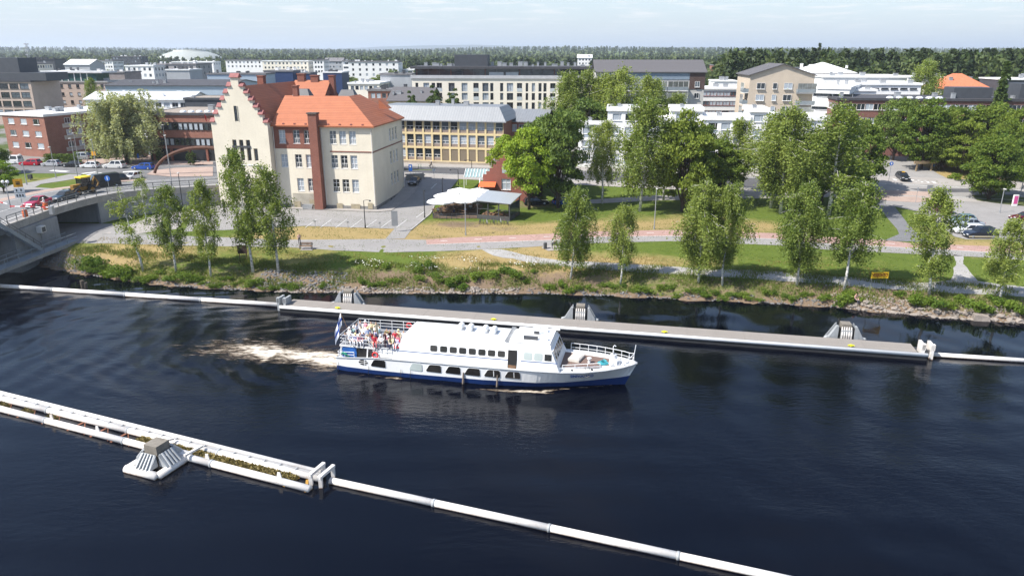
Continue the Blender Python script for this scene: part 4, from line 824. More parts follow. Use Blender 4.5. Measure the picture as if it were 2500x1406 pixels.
# left bank
lb, W, Hh = B('brick_apartment_house', 'red brick apartment house with dazzling white flat roof', 'building', 4, 106, 280, 186.6, -21.5, 27, BRICKL, WROOF, 3, 3, 2.2, 1.35, 2.9, 'f', rim=WHITE, style='side', vent=7, blinds=.4)
o, d, L = faces_of(W, 27)['right']
for r_ in range(3):
    z = Hh - 2.9 * (3 - r_)
    q = MB(); q.box(W + .01, 4.5, z - .25, W + .07, 26.5, z + .75); q.build('pale_band', M('pale_band', (.47, .42, .37), .8, .08), lb)
    for i in range(7): window(lb, o, d, 5.2 + i * 3.0, z + .8, 1.5, 1.35, 'pair', WHITE, -.1, .4)
q = MB(); q.box(W + .02, 11, .5, W + .5, 13.6, Hh - .2); q.build('stair_bay', BRICKR, lb)
lm, W, Hh = B('long_brick_office', 'long red brick office with ribbon windows on dark pillars', 'building', 352, 575, 280, 176, -5, 20, BRICKL, TANROOF, 0, 1, sides='', rim=DARKROOF, vent=3)
for r_ in range(2):
    z = Hh - 3.45 - r_ * 3.6
    q = MB(); q.box(.2, -.06, z - .1, W - .2, -.01, z + 1.75); q.build('ribbon_recess', M('dark_ribbon', (.035, .03, .03), .6), lm)
    for i in range(17): window(lm, (0, 0), (1, 0), .5 + i * (W - .8) / 17, z, (W - .8) / 17 - .28, 1.55, 'plain', M('dark_frame', (.05, .045, .045), .6), -.13, .5, False)
q = MB(); q.box(.3, -.15, -.5, W - .3, -.08, 2.9); q.build('ground_floor_shade', M('open_floor_shade', (.03, .032, .035), .15), lm)  # dark sheet before the wall, painted as shade of the open ground floor
for i in range(6): q = MB(); q.box(1 + i * 4.4, -.55, -.5, 1.5 + i * 4.4, -.16, 2.9); q.build('pillar', BRICKR, lm)
for i in range(9): q = MB(); q.lathe([(.75, 0), (.7, .25), (.45, .45), (.02, .5)], 10, (8 + i * 1.9, 3 + i * .2, Hh + .33)); q.build('roof_dome', M('dome_acrylic', (.62, .66, .7), .2, .05), lm, smooth=True)
for x in (15.5,):
    q = MB(); q.tube((x, -.3, Hh - .6), (x, -1.6, Hh + .5), .04, n=5); q.quad((x, -1.5, Hh + .45), (x, -.75, Hh - .2), (x + .05, -.8, Hh - 1.6), (x + .05, -1.5, Hh - .9), 1); q.build('wall_flag', [STEEL, REDP], lm)
nb, W, Hh = B('beige_hotel', 'pinkish beige hotel with two rows of small square windows', 'building', 75, 262, 201, 296, -3, 16, PINKB, GREYROOF, 3, 9, 1.25, 1.3, 3.0, 'fr', vent=4, style='plain', frame=M('brown_frame', (.1, .07, .05), .6), blinds=.25, rim=M('grey_rim', (.3, .29, .28), .6))
q = MB(); q.box(5.5, 3, Hh + .35, W - 6, 12, Hh + 3.3); q.build('glazed_storey', Mglass('green_glass', (.035, .09, .085)), nb); q = MB(); q.box(5, 2.2, Hh + 3.3, W - 3, 13, Hh + 3.9); q.build('upper_roof', M('pale_roof_slab', (.5, .5, .5), .7), nb)
for i in range(7): q = MB(); q.box(5.5 + i * 2.6, 2.8, Hh + .35, 5.8 + i * 2.6, 3.05, Hh + 3.3); q.build('column', WHITE, nb)
qb, W, Hh = B('balcony_apartments', 'beige apartments with dark recessed balconies at the left edge', 'building', -60, 74, 200, 268, -3, 16, PINKB, DARKROOF, 4, 5, 3.2, 1.9, 3.0, 'f', vent=3, style='cross', frame=DARKMETAL, blinds=.15, rim=DARKROOF)
q = MB(); q.box(-2, 1.5, Hh + .3, W + 5, 14, Hh + 3.0); q.build('set_back_storey', DGREY, qb); q = MB(); q.box(-2, 4, Hh + 3, W - 6, 14, Hh + 8.0); q.build('plant_room', DGREY, qb)
og, W, Hh = B('grey_hall', 'long pale blue grey hall with dark shallow roof', 'building', 256, 560, 210, 282, -2, 30, LBLUE, DARKROOF, 0, 1, roof='gx', rise=1.6, vent=4)
pw, W, Hh = B('white_roofed_flats', 'low white flats with shiny white seamed roof behind the willow', 'building', 208, 462, 243, 226, -4, 13, WHITER, SEAMY, 2, 12, 1.9, 1.3, 3.0, 'f', roof='gx', rise=1.8, vent=6, blinds=.3, frame=GREYW, ventmat=WHITE)
for i in (0, 3, 7, 9): balcony(pw, (0, 0), (1, 0), 1 + i * W / 12, Hh - 3.3, W / 12 * 2, 1.4, WHITE, WHITER, 1.0)
B('black_flat_building', 'black flat roofed building behind the ribbon window office', 'building', 450, 560, 243, 214, -3, 12, DGREY, TANROOF, 0, 1, vent=3, rim=DGREY)
FAR = [('concrete_block', 'windowless taupe concrete block beside the hotel', 218, 303, 178, 335, M('taupe_concrete', (.25, .21, .20), .85), GREYROOF, 0, 3), ('white_flats', 'small white flats with two stacks of balconies', 305, 374, 162, 390, WHITER, WROOF, 3, 5), ('grey_block', 'broad grey slab block with a glazed corner', 376, 478, 158, 400, M('warm_grey_panel', (.33, .31, .31), .85), GREYROOF, 2, 5),
       ('grey_gabled_hall', 'pale blue grey hall with white gable roof', 157, 218, 158, 430, GREYW, WROOF, 0, 3), ('white_shop', 'low white shop roof in front of the gabled hall', 100, 160, 176, 350, WHITER, WROOF, 0, 3), ('cream_house', 'cream house below the dark sloping theatre roof', 40, 88, 157, 440, CREAM2, GREYROOF, 2, 5), ('dark_theatre', 'dark grey theatre with slanting roof near the mast', 62, 132, 146, 500, DGREY, DARKROOF, 0, 3),
       ('long_office', 'far white office with many narrow windows', 190, 275, 150, 640, WHITER, GREYROOF, 3, 14), ('dark_glass_office', 'far dark glass office under the ridge', 272, 342, 139, 760, DGREY, GREYROOF, 2, 9), ('white_low_hall', 'far low white hall below the dome', 420, 520, 152, 620, WHITER, WROOF, 1, 8),
       ('pale_shed', 'pale grey shed with roof hatch left of the stepped gable', 405, 462, 172, 345, GREYW, WROOF, 0, 3), ('metal_works', 'pale blue metal works roofline behind the stepped gable', 505, 648, 182, 320, LBLUE, GREYROOF, 0, 6), ('navy_store', 'big navy blue clad store with flat roof', 644, 714, 175, 345, NAVY, GREYROOF, 0, 5), ('small_navy_store', 'small navy blue clad shed beside the big store', 718, 756, 180, 350, NAVY, GREYROOF, 0, 3), ('navy_glass_store', 'navy blue shed with white fascia behind the tiled roof', 788, 834, 178, 352, NAVY, WROOF, 0, 3),
       ('white_gable_flats', 'white flats with dark roof boxes far behind the school', 550, 640, 148, 600, WHITER, GREYROOF, 2, 9), ('cream_long_flats', 'long cream flats far behind the navy store', 640, 752, 150, 560, CREAM2, WROOF, 3, 12), ('white_tower_flats', 'slim white flats with tall windows far beyond the town', 764, 790, 148, 540, WHITER, GREYROOF, 3, 3), ('grey_town_hall', 'grey roofed hall with a small white spire', 792, 836, 150, 640, GREYW, GREYROOF, 2, 5), ('white_tall_flats', 'white flats with six upright windows', 836, 852, 150, 560, WHITER, GREYROOF, 3, 3),
       ('white_office_block', 'large white office block with set back top floor', 850, 972, 152, 470, WHITER, GREYROOF, 3, 7), ('vent_hall', 'white hall crowded with silver roof ducts', 850, 926, 205, 285, CREAM2, WROOF, 1, 6), ('grey_flat_hall', 'pale grey flat roofed hall with a dark door', 928, 1004, 183, 300, GREYW, GREYROOF, 0, 3), ('flat_brick_house', 'flat roofed red brick house behind the school hip', 898, 990, 222, 236, BRICKL, GREYROOF, 1, 6),
       ('far_white_row', 'far row of white town houses below the forest edge', 985, 1010, 172, 480, WHITER, WROOF, 1, 3), ('far_white_villa', 'white villa with pale roof among far trees', 1410, 1445, 142, 640, WHITER, WROOF, 2, 4), ('far_pale_terrace', 'pale terrace between trees right of the dark roof', 1752, 1800, 188, 380, WHITER, GREYROOF, 1, 5), ('far_brick_terrace', 'reddish terrace among far trees', 1742, 1790, 160, 560, BRICKL, GREYROOF, 1, 5)]
for (nm, lab, a, b, y, yy, wl, rf_, rows, cols) in FAR:
    B(nm, lab, 'building', a, b, y, yy, random.uniform(-6, 0), random.uniform(11, 18), wl, rf_, rows, cols, 1.3, 1.5, 3.0, 'fr', vent=random.randint(3, 7), rim=rf_, style='plain', frame=GREYW, blinds=.25, sill=False, roof='gx' if nm in ('grey_gabled_hall', 'far_white_villa', 'grey_town_hall') else 'flat', rise=2.5, ventmat=random.choice((WHITE, STEEL, DARKMETAL)))
yg, W, Hh = B('dark_roofed_school', 'yellow house with dark gabled roof behind the small poplars', 'building', 948, 1048, 246, 212, -8, 14, YELP, FELTB, 1, 5, 1.3, 1.5, roof='gx', rise=3.2, vent=4)
# sports dome and radio mast at the edge of town
dm = MB(); X, Z = D(466, 150, 1150); dm.lathe([(52, 0), (51, 9), (46, 15), (36, 20.5), (24, 24.2), (23, 24.5), (22.8, 26.2), (0.1, 26.6)], 48); tag(dm.build('sports_dome', M('pale_dome_cladding', (.33, .35, .33), .6, .06), loc=(X, 1150, 5), smooth=True), 'pale grey flattened sports dome in front of the forest', 'arena')
ms = MB(); X, Z = D(70, 140, 900); hM = D(70, 100, 900)[1] - 5
for k in range(3):
    a = R(120 * k); ms.path([(2.2 * math.cos(a), 2.2 * math.sin(a), 0), (.9 * math.cos(a), .9 * math.sin(a), hM * .9)], [.25, .16], 5)
for j in range(12):
    z0, z1 = hM * .9 * j / 12, hM * .9 * (j + 1) / 12; f0, f1 = 2.2 - 1.3 * j / 12, 2.2 - 1.3 * (j + 1) / 12
    for k in range(3): a, b = R(120 * k), R(120 * k + 120); ms.tube((f0 * math.cos(a), f0 * math.sin(a), z0), (f1 * math.cos(b), f1 * math.sin(b), z1), .12, n=4); ms.tube((f0 * math.cos(a), f0 * math.sin(a), z0), (f0 * math.cos(b), f0 * math.sin(b), z0), .1, n=4)
for j, z in enumerate((.55, .66, .78, .88)):
    for k in range(5): a = R(72 * k + j * 20); ms.lathe([(.7, 0), (.7, 1.2), (.02, 1.25)], 8, (1.9 * math.cos(a), 1.9 * math.sin(a), hM * z))
ms.tube((0, 0, hM * .88), (0, 0, hM), .16, .06, 5); tag(ms.build('radio_mast', M('grey_white_steel', (.45, .45, .46), .6), loc=(X, 900, 5)), 'grey lattice radio mast with drum antennas rising over the skyline', 'mast')
# ================================================================ bridge
def zdeck(Y): return 6.85 - 1.85 * float(sstep(120, 152, Y))
bridge = thing('road_bridge', 'concrete road bridge with steel railings crossing the river', 'bridge')
ys_ = [40, 60, 80, 95, 99, 103, 108, 112, 116, 120, 124, 127, 130, 133, 136, 139, 142, 145, 148]
def edge(Y, off):
    a = Vector((float(road_edge(Y - .7)), Y - .7)); b = Vector((float(road_edge(Y + .7)), Y + .7)); t_ = (b - a).normalized(); return Vector((float(road_edge(Y)), Y)) + Vector((-t_.y, t_.x)) * off
def strip(o0, o1, dz, mat, name, ya=40, yb=148, parent=bridge):
    mb = MB(); Y_ = [y for y in ys_ if ya <= y <= yb]
    for a, b in zip(Y_[:-1], Y_[1:]):
        p, q, r_, s_ = edge(a, o0), edge(a, o1), edge(b, o1), edge(b, o0)
        mb.quad((p.x, p.y, zdeck(a) + dz), (q.x, q.y, zdeck(a) + dz), (r_.x, r_.y, zdeck(b) + dz), (s_.x, s_.y, zdeck(b) + dz))
    return mb.build(name, mat, parent)
strip(2.4, 12.5, 0.0, m_asphalt('asphalt_bridge', (.17, .17, .17), .2), 'carriageway'); strip(.45, 2.25, .13, m_asphalt('pale_pavement', (.24, .235, .23), .15), 'walkway')
for o, w in ((2.75, .14), (7.2, .12), (11.9, .14)): strip(o, o + w, .012, PAINTW, 'lane_marking')
def wallstrip(off, w, zt_, zb_, mat, name, ya, yb):
    mb = MB(); Y_ = [y for y in ys_ if ya <= y <= yb]
    for a, b in zip(Y_[:-1], Y_[1:]):
        P = []
        for y in (a, b):
            for o in (off, off + w):
                e = edge(y, o); P += [(e.x, e.y, zb_(e.x, y)), (e.x, e.y, zt_(y))]
        mb.add(P, ((0, 4, 5, 1), (2, 3, 7, 6), (1, 5, 7, 3), (0, 2, 6, 4), (0, 1, 3, 2), (4, 6, 7, 5)))
    return mb.build(name, mat, bridge)
wallstrip(0.0, .45, lambda y: zdeck(y) + .22, lambda x, y: zdeck(y) - .85, CONC, 'edge_beam', 99, 148); wallstrip(2.25, .15, lambda y: zdeck(y) + .14, lambda x, y: zdeck(y) - .2, M('kerb_stone', (.36, .35, .33), .85, .15), 'kerb', 40, 148)
wallstrip(.12, .5, lambda y: zdeck(y) - .85, lambda x, y: hz(x + 1.0, y) - .6, CONCG, 'retaining_wall', 120, 142); wallstrip(0.45, 12.2, lambda y: zdeck(y) - .06, lambda x, y: zdeck(y) - .95, CONCG, 'deck_slab', 40, 124)
q = MB(); q.box(-82.6, 99.6, -1.5, -69.75, 110.0, 5.95); q.build('abutment', CONCG, bridge); q = MB(); q.box(-82.6, 120.9, 1.0, -68.9, 121.6, 5.95); q.build('tunnel_wall', CONCG, bridge)
q = MB(); q.box(-69.74, 105.4, 2.4, -69.70, 106.35, 4.5); q.build('steel_door', M('grey_door', (.2, .21, .22), .6), bridge)
q = MB(); q.box(-70.2, 104.6, 4.55, -69.0, 105.7, 5.5, 0); q.box(-69.0, 104.75, 4.65, -68.96, 105.55, 5.35, 1); q.build('control_cabinet', [OFFWHITE, DARKMETAL], bridge)
for x in (-81.5, -78.5, -75.5, -72.5): q = MB(); q.box(x - .12, 40, 4.3, x + .12, 99.5, 5.88); q.box(x - .35, 40, 4.2, x + .35, 99.5, 4.3); q.build('girder', M('blue_grey_steel', (.13, .15, .17), .5), bridge)
q = MB(); q.box(-82.4, 40, 5.9, -70.1, 99.2, 6.78); q.build('leaf_deck', M('blue_grey_steel', (.13, .15, .17), .5), bridge)
RAIL = M('dark_green_grey_rail', (.10, .105, .105), .5, .1)
L_ = []; y = 99.6
while y < 147: L_.append(y); y += 2.05
for y in L_:
    e = edge(y, .22); q = MB(); z = zdeck(y) + .22; q.beam((e.x, e.y, z), (e.x, e.y, z + 1.12), .09, .09); q.build('rail_post', RAIL, bridge)
for hh, w in ((1.12, .09), (.72, .05), (.36, .05)):
    q = MB(); [q.beam((*edge(a, .22), zdeck(a) + .22 + hh), (*edge(b, .22), zdeck(b) + .22 + hh), w, w) for a, b in zip(L_[:-1], L_[1:])]; q.build('rail', RAIL, bridge)
# pedestrian refuge and red paving strip of the road
strip(12.5, 14.6, .1, PINKPAVE, 'side_pavement', 103, 130)
# stair down to the fender walkway
w0, w1 = Vector((-69.6, 84.0)), Vector((-67.9, 109.6)); wd = (w1 - w0).normalized(); wn_ = Vector((-wd.y, wd.x)); wl = (w1 - w0).length
wk = thing('fender_walkway', 'grey steel walkway with railings under the bridge', 'walkway', (w0.x, w0.y, 1.3), math.atan2(wd.y, wd.x))
BSTEEL = M('blue_grey_paint', (.24, .27, .29), .5, .1)
q = MB(); q.box(0, -.9, .8, wl, .9, 1.0); q.build('deck', BSTEEL, wk); q = MB(); q.box(0, -1.05, .45, wl, -.92, .95); q.build('fender_board', CONC, wk)
for s in (-.85, .85):
    k = 0.0
    while k < wl: q = MB(); q.beam((k, s, 1.0), (k, s, 2.1), .06, .06); q.build('rail_post', BSTEEL, wk); k += 2.6
    for z in (1.55, 2.1): q = MB(); q.beam((0, s, z), (wl, s, z), .05, .05); q.build('rail', BSTEEL, wk)
a, b = Vector((-69.9, 95.6, 8.6)), Vector((-69.1, 103.2, 2.4)); sd = (b - a); sh = Vector((sd.x, sd.y, 0)).normalized(); sn = Vector((-sh.y, sh.x, 0))
sr = thing('steel_stair', 'grey steel stair slanting down from the bridge to the fender walkway', 'stair', tuple(a))
for s in (-.6, .6): q = MB(); q.beam(sn * s, sd + sn * s, .1, .5); q.build('stringer', BSTEEL, sr); q = MB(); q.beam(sn * s + Vector((0, 0, 1.05)), sd + sn * s + Vector((0, 0, 1.05)), .06, .06); q.beam(sn * s + Vector((0, 0, .6)), sd + sn * s + Vector((0, 0, .6)), .05, .05); q.build('handrail', RAIL, sr)
for i in range(26): p = sd * ((i + .5) / 26); q = MB(); q.beam(p - sn * .55 + Vector((0, 0, .1)), p + sn * .55 + Vector((0, 0, .1)), .26, .04); q.build('tread', BSTEEL, sr)
for i in range(7):
    for s in (-.6, .6): p = sd * (i / 6) + sn * s; q = MB(); q.beam(p, p + Vector((0, 0, 1.05)), .05, .05); q.build('baluster', RAIL, sr)
q = MB(); p0, p1 = Vector(G(-40, 672, 0.1)), Vector(G(112, 640, 0.1)); q.beam((p0.x, p0.y, .15), (p1.x, p1.y, .15), .45, .5); tag(q.build('guide_timber', M('wet_timber', (.10, .08, .06), .7)), 'dark floating guide timber under the bridge', 'timber')
# ================================================================ floating dock, piles and booms
def m_boom():
    m = bpy.data.materials.new('boom_white_paint'); t, b, o = nodes_of(m); g = nd(t, 'ShaderNodeNewGeometry'); v = g.outputs['Position']; sp = nd(t, 'ShaderNodeSeparateXYZ'); t.links.new(v, sp.inputs[0])
    n1 = noise(t, v, .7, 6, .65); n2 = noise(t, v, 5.0, 4, .7); c = ramp(t, n1, [(.3, (.56, .51, .46)), (.65, (.68, .66, .63))])
    c = mixc(t, ramp(t, n2, [(.56, 0.0), (.72, .55)]), c, (.40, .27, .18))                       # scuffs and rust spots
    line = mth(t, 'ADD', sp.outputs[2], mth(t, 'MULTIPLY', mth(t, 'SUBTRACT', n2, .5), .22)); c = mixc(t, ramp(t, line, [(.02, 1.0), (.13, 0.0)]), c, (.16, .085, .045))   # rusty waterline
    t.links.new(c, b.inputs['Base Color']); b.inputs['Roughness'].default_value = .55; return m
BOOMW = m_boom(); BOOMG = M('pale_grey_paint', (.31, .325, .335), .5, .15, 1.2, streak=True); RUST = M('rusty_waterline', (.20, .08, .045), .85, .3, 2)
d0, d1 = Vector(G(682, 750, .6)), Vector(G(2266, 868, .6)); dd = (d1 - d0).normalized(); DR = math.atan2(dd.y, dd.x); DL = (d1 - d0).length
dock = thing('floating_dock', 'long floating dock with weathered grey boards and white edge', 'dock', (d0.x, d0.y, 0), DR)
PLANK = Mbands('weathered_planks', (.255, .23, .205), (.12, .105, .095), 'Y', .19, .88, .85, var=.22, vscale=.6)
q = MB(); q.box(.4, .35, .42, DL - .9, 2.75, .74); q.build('deck_boards', PLANK, dock); q = MB(); q.box(0, .1, -.6, DL, 2.8, .40); q.build('float', M('dark_float', (.03, .03, .032), .6, .2), dock)
q = MB(); q.tube((0, .12, .60), (DL, .12, .60), .20, n=10); q.build('edge_fender', M('white_fender', (.68, .68, .67), .5, .06), dock, smooth=True); q = MB(); q.box(.2, .26, .3, DL - .4, .34, .70); q.build('edge_channel', M('grey_channel', (.3, .3, .3), .6, .1), dock)
k = 6.0
while k < DL: q = MB(); q.box(k, .36, .742, k + .03, 2.72, .752); q.build('board_joint', M('joint_strip', (.2, .18, .16), .8), dock); k += 6.0
for i, pxx in enumerate((818, 1202, 1622, 2080)):
    u = (Vector(G(pxx, np.interp(pxx, (682, 2266), (748, 862)), .8)) - d0).dot(dd); q = MB(); q.lathe([(.09, 0), (.09, .1), (.2, .14), (.2, .2), (.02, .22)], 10); q.box(-.32, -.06, .1, .32, .06, .19)
    tag(q.build('mooring_bollard', M('bright_yellow', (.75, .70, .02), .5), loc=(d0.x + dd.x * u - dd.y * .55, d0.y + dd.y * u + dd.x * .55, .745), rz=DR), ('small yellow bollard near the left end of the dock', 'small yellow bollard on the dock above the boat roof', 'small yellow bollard on the dock behind the foredeck rail', 'small yellow bollard near the right end of the dock')[i], 'bollard', 'yellow bollards on the dock')
for s, x in ((0, -.5), (1, DL - .5)):
    q = MB()
    for k in (0, .85): q.box(x + k, .4, -.2, x + k + .28, 1.9, 1.55); q.box(x + k - .06, .4, 1.0, x + k + .34, .8, 1.62)
    q.build('end_bracket', BOOMG if s == 0 else BOOMW, dock)
def wing(mb, x0, x1, h, y0, y1): mb.extrude([(x0, y0, 0), (x1, y0, 0), (x0, y0, h)], (0, y1 - y0, 0))
for i, (pxx, pyy) in enumerate(((846, 741), (1415, 779), (2066, 826))):
    p = Vector(G(pxx, pyy, .5)) + Vector((-dd.y, dd.x)) * .55
    pl = thing('mooring_pile', ('concrete mooring pile with steel wings near the left end of the dock', 'concrete mooring pile with steel wings behind the wheelhouse', 'concrete mooring pile with steel wings near the right end of the dock')[i], 'pile', (p.x, p.y, 0), DR + R(3), 'mooring piles of the dock')
    q = MB(); q.box(-.5, -.1, -1.5, .5, .9, 1.95); q.build('concrete_post', M('weathered_pile_concrete', (.20, .18, .15), .9, .22, .9, .3, streak=True), pl)
    for s in (-1, 1):
        q = MB(); q.extrude([(s * .85, -.3, .2), (s * 1.75, -.3, .2), (s * 1.75, -.3, .5), (s * 1.05, -.3, 1.75), (s * .85, -.3, 1.75)], (0, .45, 0)); q.extrude([(s * .85, .7, .2), (s * 1.9, .7, .2), (s * .95, .7, 1.8), (s * .85, .7, 1.8)], (0, .1, 0)); q.build('guide_wing', BOOMG, pl)
        q = MB(); q.box(min(s * .63, s * .84), -.12, .3, max(s * .63, s * .84), .6, 1.55); q.build('rubber_pad', BLACK, pl); q = MB(); q.path([(s * 1.0, .25, .3), (s * 1.8, .2, .3), (s * 2.1, -.1, .3)], .18, 8); q.build('float_tube', BOOMG, pl, smooth=True)
    q = MB()
    for k in range(5): q.extrude([(-.52 + k * .24, -.45, .3), (-.52 + k * .24, -.45, .8), (-.52 + k * .24, -.12, 1.65), (-.52 + k * .24, -.12, .3)], (.11, 0, 0), 0)
    q.box(-.55, -.3, .3, .6, -.12, 1.3, 1); q.build('ribbed_guide', [BOOMW, BOOMG], pl)
def boom(name, label, p0, p1, r, sect=8.5, z=.18):
    p0, p1 = Vector((*p0, z)), Vector((*p1, z)); t_ = thing(name, label, 'boom', tuple(p0)); v = p1 - p0; L = v.length; n_ = max(1, round(L / sect)); u = v / L; q = MB()
    for i in range(n_): q = MB(); q.tube(u * (L * i / n_ + .03), u * (L * (i + 1) / n_ - .03), r, n=14); q.build('pipe', BOOMW, t_, smooth=True)
    for i in range(1, n_): c = u * (L * i / n_); q = MB(); q.tube(c - u * .09, c + u * .09, r * 1.13, n=14); q.build('collar', BOOMG, t_, smooth=True)
    return t_, u, L
boom('pipe_boom', 'long cream pipe boom floating from the bridge to the dock', G(-40, 699), G(684, 748), .3, 10); boom('pipe_boom', 'cream pipe boom leading off from the right end of the dock', G(2272, 869), G(2560, 888), .24, 12)
boom('pipe_boom', 'thick white pipe boom crossing the bottom of the picture', G(806, 1172, .2), G(2010, 1432, .2), .26, 9)
nb_, u_, L1_ = boom('pipe_boom', 'near white pipe boom ending cut off beside the pile', G(-60, 984, .1), G(758, 1196, .1), .28, 9.5)
for px_ in (144, 255, 520, 694):
    p = Vector((*G(px_, np.interp(px_, (-60, 758), (984, 1196)) - 12, .1), 0)) ; k = (p - nb_.location).dot(u_); q = MB(); c = u_ * k + Vector((0, 0, .3)); q.extrude([c + u_ * -.22, c + u_ * .22, c + u_ * .12 + Vector((0, 0, .42)), c + u_ * -.12 + Vector((0, 0, .42))], (-u_.y * .06, u_.x * .06, 0)); q.build('lifting_lug', BOOMW, nb_)
f0, f1 = Vector((*G(-60, 955, .25), 0)), Vector((*G(782, 1166, .25), 0)); fb = thing('walkway_boom', 'double white boom with a bracketed rail running from the left edge', 'boom', tuple(f0)); fv = f1 - f0; fL = fv.length; fu = fv / fL; fn = Vector((-fu.y, fu.x, 0))
for i in range(4): q = MB(); q.tube(fu * (fL * i / 4 + .03) + Vector((0, 0, .15)), fu * (fL * (i + 1) / 4 - .03) + Vector((0, 0, .15)), .28, n=14); q.build('pipe', BOOMW, fb, smooth=True)
for i in range(1, 4): q = MB(); c = fu * (fL * i / 4) + Vector((0, 0, .15)); q.tube(c - fu * .08, c + fu * .08, .32, n=14); q.build('collar', BOOMG, fb, smooth=True)
q = MB(); q.tube(fn * .48 + Vector((0, 0, .42)), fv + fn * .48 + Vector((0, 0, .42)), .16, n=10); q.build('fender_rail', BOOMW, fb, smooth=True); q = MB(); q.beam(fn * .24 + Vector((0, 0, .36)), fv + fn * .24 + Vector((0, 0, .36)), .2, .05); q.build('channel', M('grey_channel', (.3, .3, .3), .6, .1), fb)
for i in range(26): c = fu * (fL * (i + .5) / 26) + fn * .2 + Vector((0, 0, .42)); q = MB(); q.extrude([c + fu * -.05, c + fu * .05, c + fu * .02 - fn * .28 + Vector((0, 0, -.1)), c - fu * .02 - fn * .28 + Vector((0, 0, -.1))], (0, 0, .12)); q.build('rail_bracket', STEEL, fb)
for j in range(2):
    q = MB(); b_ = fu * (fL - .25 + j * .85)
    for s in (-.75, .75): q.beam(b_ + fn * s + Vector((0, 0, -.3)), b_ + fn * s + Vector((0, 0, 1.0)), .26, .26)
    q.beam(b_ - fn * .9 + Vector((0, 0, .9)), b_ + fn * .9 + Vector((0, 0, .9)), .26, .22); q.build('end_portal', BOOMW, fb)
for k in (.06, .13, .21, .29, .37, .44, .50): q = MB(); c = fu * (fL * k); q.beam(c - fn * .25, c - fn * 1.75, .22, .1); q.beam(c - fn * .25 + fu * .2, c - fn * 1.7 + fu * 1.9, .07, .07); q.build('cross_tie', RUST, fb)
for k in (.955, .975): q = MB(); c = fu * (fL * k); q.beam(c - fn * .3, c - fn * 1.65 + fu * ((k - .96) * 60), .2, .12); q.build('cross_tie', M('rusty_yellow', (.4, .22, .04), .8), fb)
for pxa, pxb in (((388, 1078), (425, 1070)), ((450, 1112), (494, 1088))): q = MB(); q.beam(Vector((*G(*pxa, .7), .7)) - f0, Vector((*G(*pxb, .7), .7)) - f0, .2, .16); q.build('stay', BOOMW, fb)
# pile with floating collar
c0, c1, c2_ = Vector(G(293, 1142, .2)), Vector(G(384, 1166, .2)), Vector(G(446, 1122, .2)); e1 = (c1 - c0); ang = math.atan2(e1.y, e1.x); e2 = Vector((-math.sin(ang), math.cos(ang))); cc = c1 + e2 * 1.75 - e1.normalized() * 1.6
pc = thing('collared_pile', 'square concrete pile inside a floating white steel collar with ribbed plates', 'pile', (cc.x, cc.y, 0), ang)
q = MB(); q.box(-.62, -.62, -1.5, .62, .62, 1.9); q.build('concrete_post', M('weathered_pile_concrete', (.20, .18, .15), .9, .22, .9, .3, streak=True), pc)
hw_, hd_ = 1.45, 1.6
for a, b in (((-hw_ - .15, -hd_), (hw_, -hd_)), ((hw_, -hd_), (hw_, hd_)), ((hw_, hd_), (-hw_, hd_)), ((-hw_, hd_), (-hw_, -hd_))): q = MB(); q.tube((*a, .15), (*b, .15), .33, n=14); q.build('float_tube', BOOMW, pc, smooth=True)
for k in range(4):
    m4 = Matrix.Rotation(R(90 * k), 4, 'Z'); q = MB(); q.extrude([m4 @ Vector(p) for p in ((-.75, -1.62, .42), (.75, -1.62, .42), (.62, -.85, 1.35), (-.62, -.85, 1.35))], tuple(m4 @ Vector((0, .1, -.04)))); q.extrude([m4 @ Vector(p) for p in ((.68, -1.6, .4), (.66, -.85, 1.32), (.66, -.78, .4))], tuple(m4 @ Vector((.06, 0, 0)))); q.extrude([m4 @ Vector(p) for p in ((-.74, -1.6, .4), (-.72, -.85, 1.32), (-.72, -.78, .4))], tuple(m4 @ Vector((.06, 0, 0)))); q.build('guide_plate', BOOMG, pc)
    for j in range(4): x = -.5 + j * .32; q = MB(); q.beam(m4 @ Vector((x, -1.7, .48)), m4 @ Vector((x * .85, -.9, 1.38)), .09, .12); q.build('rib', M('rib_grey', (.45, .46, .46), .5, .12), pc)
    q = MB(); q.box(-.5, -.84, .8, .5, -.67, 1.25, mat=m4); q.build('rubber_pad', BLACK, pc)
def reed_patch(name, label, poly, n, sd):
    rng = np.random.default_rng(sd); (ax_, ay_), (bx_, by_), w = poly; t = rng.uniform(0, 1, n) ** .9; s = rng.uniform(0, 1, n); d = np.array([bx_ - ax_, by_ - ay_]); L = np.hypot(*d); nn = np.array([-fn.x, -fn.y])
    P = np.stack([ax_ + d[0] * t + nn[0] * w * s * (.6 + .4 * np.sin(t * 9)), ay_ + d[1] * t + nn[1] * w * s, rng.uniform(.02, .22, n)], 1); V, Fc = leaves(P, .34, rng, 0); o = put(np_mesh(name, V, Fc, Mleaf('dead_reeds', (.10, .085, .02), (.30, .235, .10), .2)), name); return tag(o, label, 'reeds', kind='stuff')
ra = f0 + fu * (fL * .55) - fn * .32; rb = f0 + fu * (fL * .955) - fn * .32; reed_patch('floating_reeds', 'matted dead reeds caught between the booms', ((rb.x, rb.y), (ra.x, ra.y), 1.05), 4600, 3)
for k in (.13, .21, .29): c = f0 + fu * (fL * k) - fn * .5; reed_patch('floating_reeds', 'small tufts of reeds caught on the boom ties', ((c.x + .5, c.y - .2), (c.x - .5, c.y + .2), .4), 60, 4)
x, y = G(203, 706); q = MB(); [q.tube((dx, dy, -1), (dx * 1.1, dy, h), .22, n=8) for dx, dy, h in ((0, 0, 1.2), (.35, .1, .9), (-.1, .35, 1.0))]; tag(q.build('timber_post', M('wet_timber', (.05, .04, .035), .7), loc=(x, y, 0)), 'cluster of dark timber posts standing behind the boom', 'post')
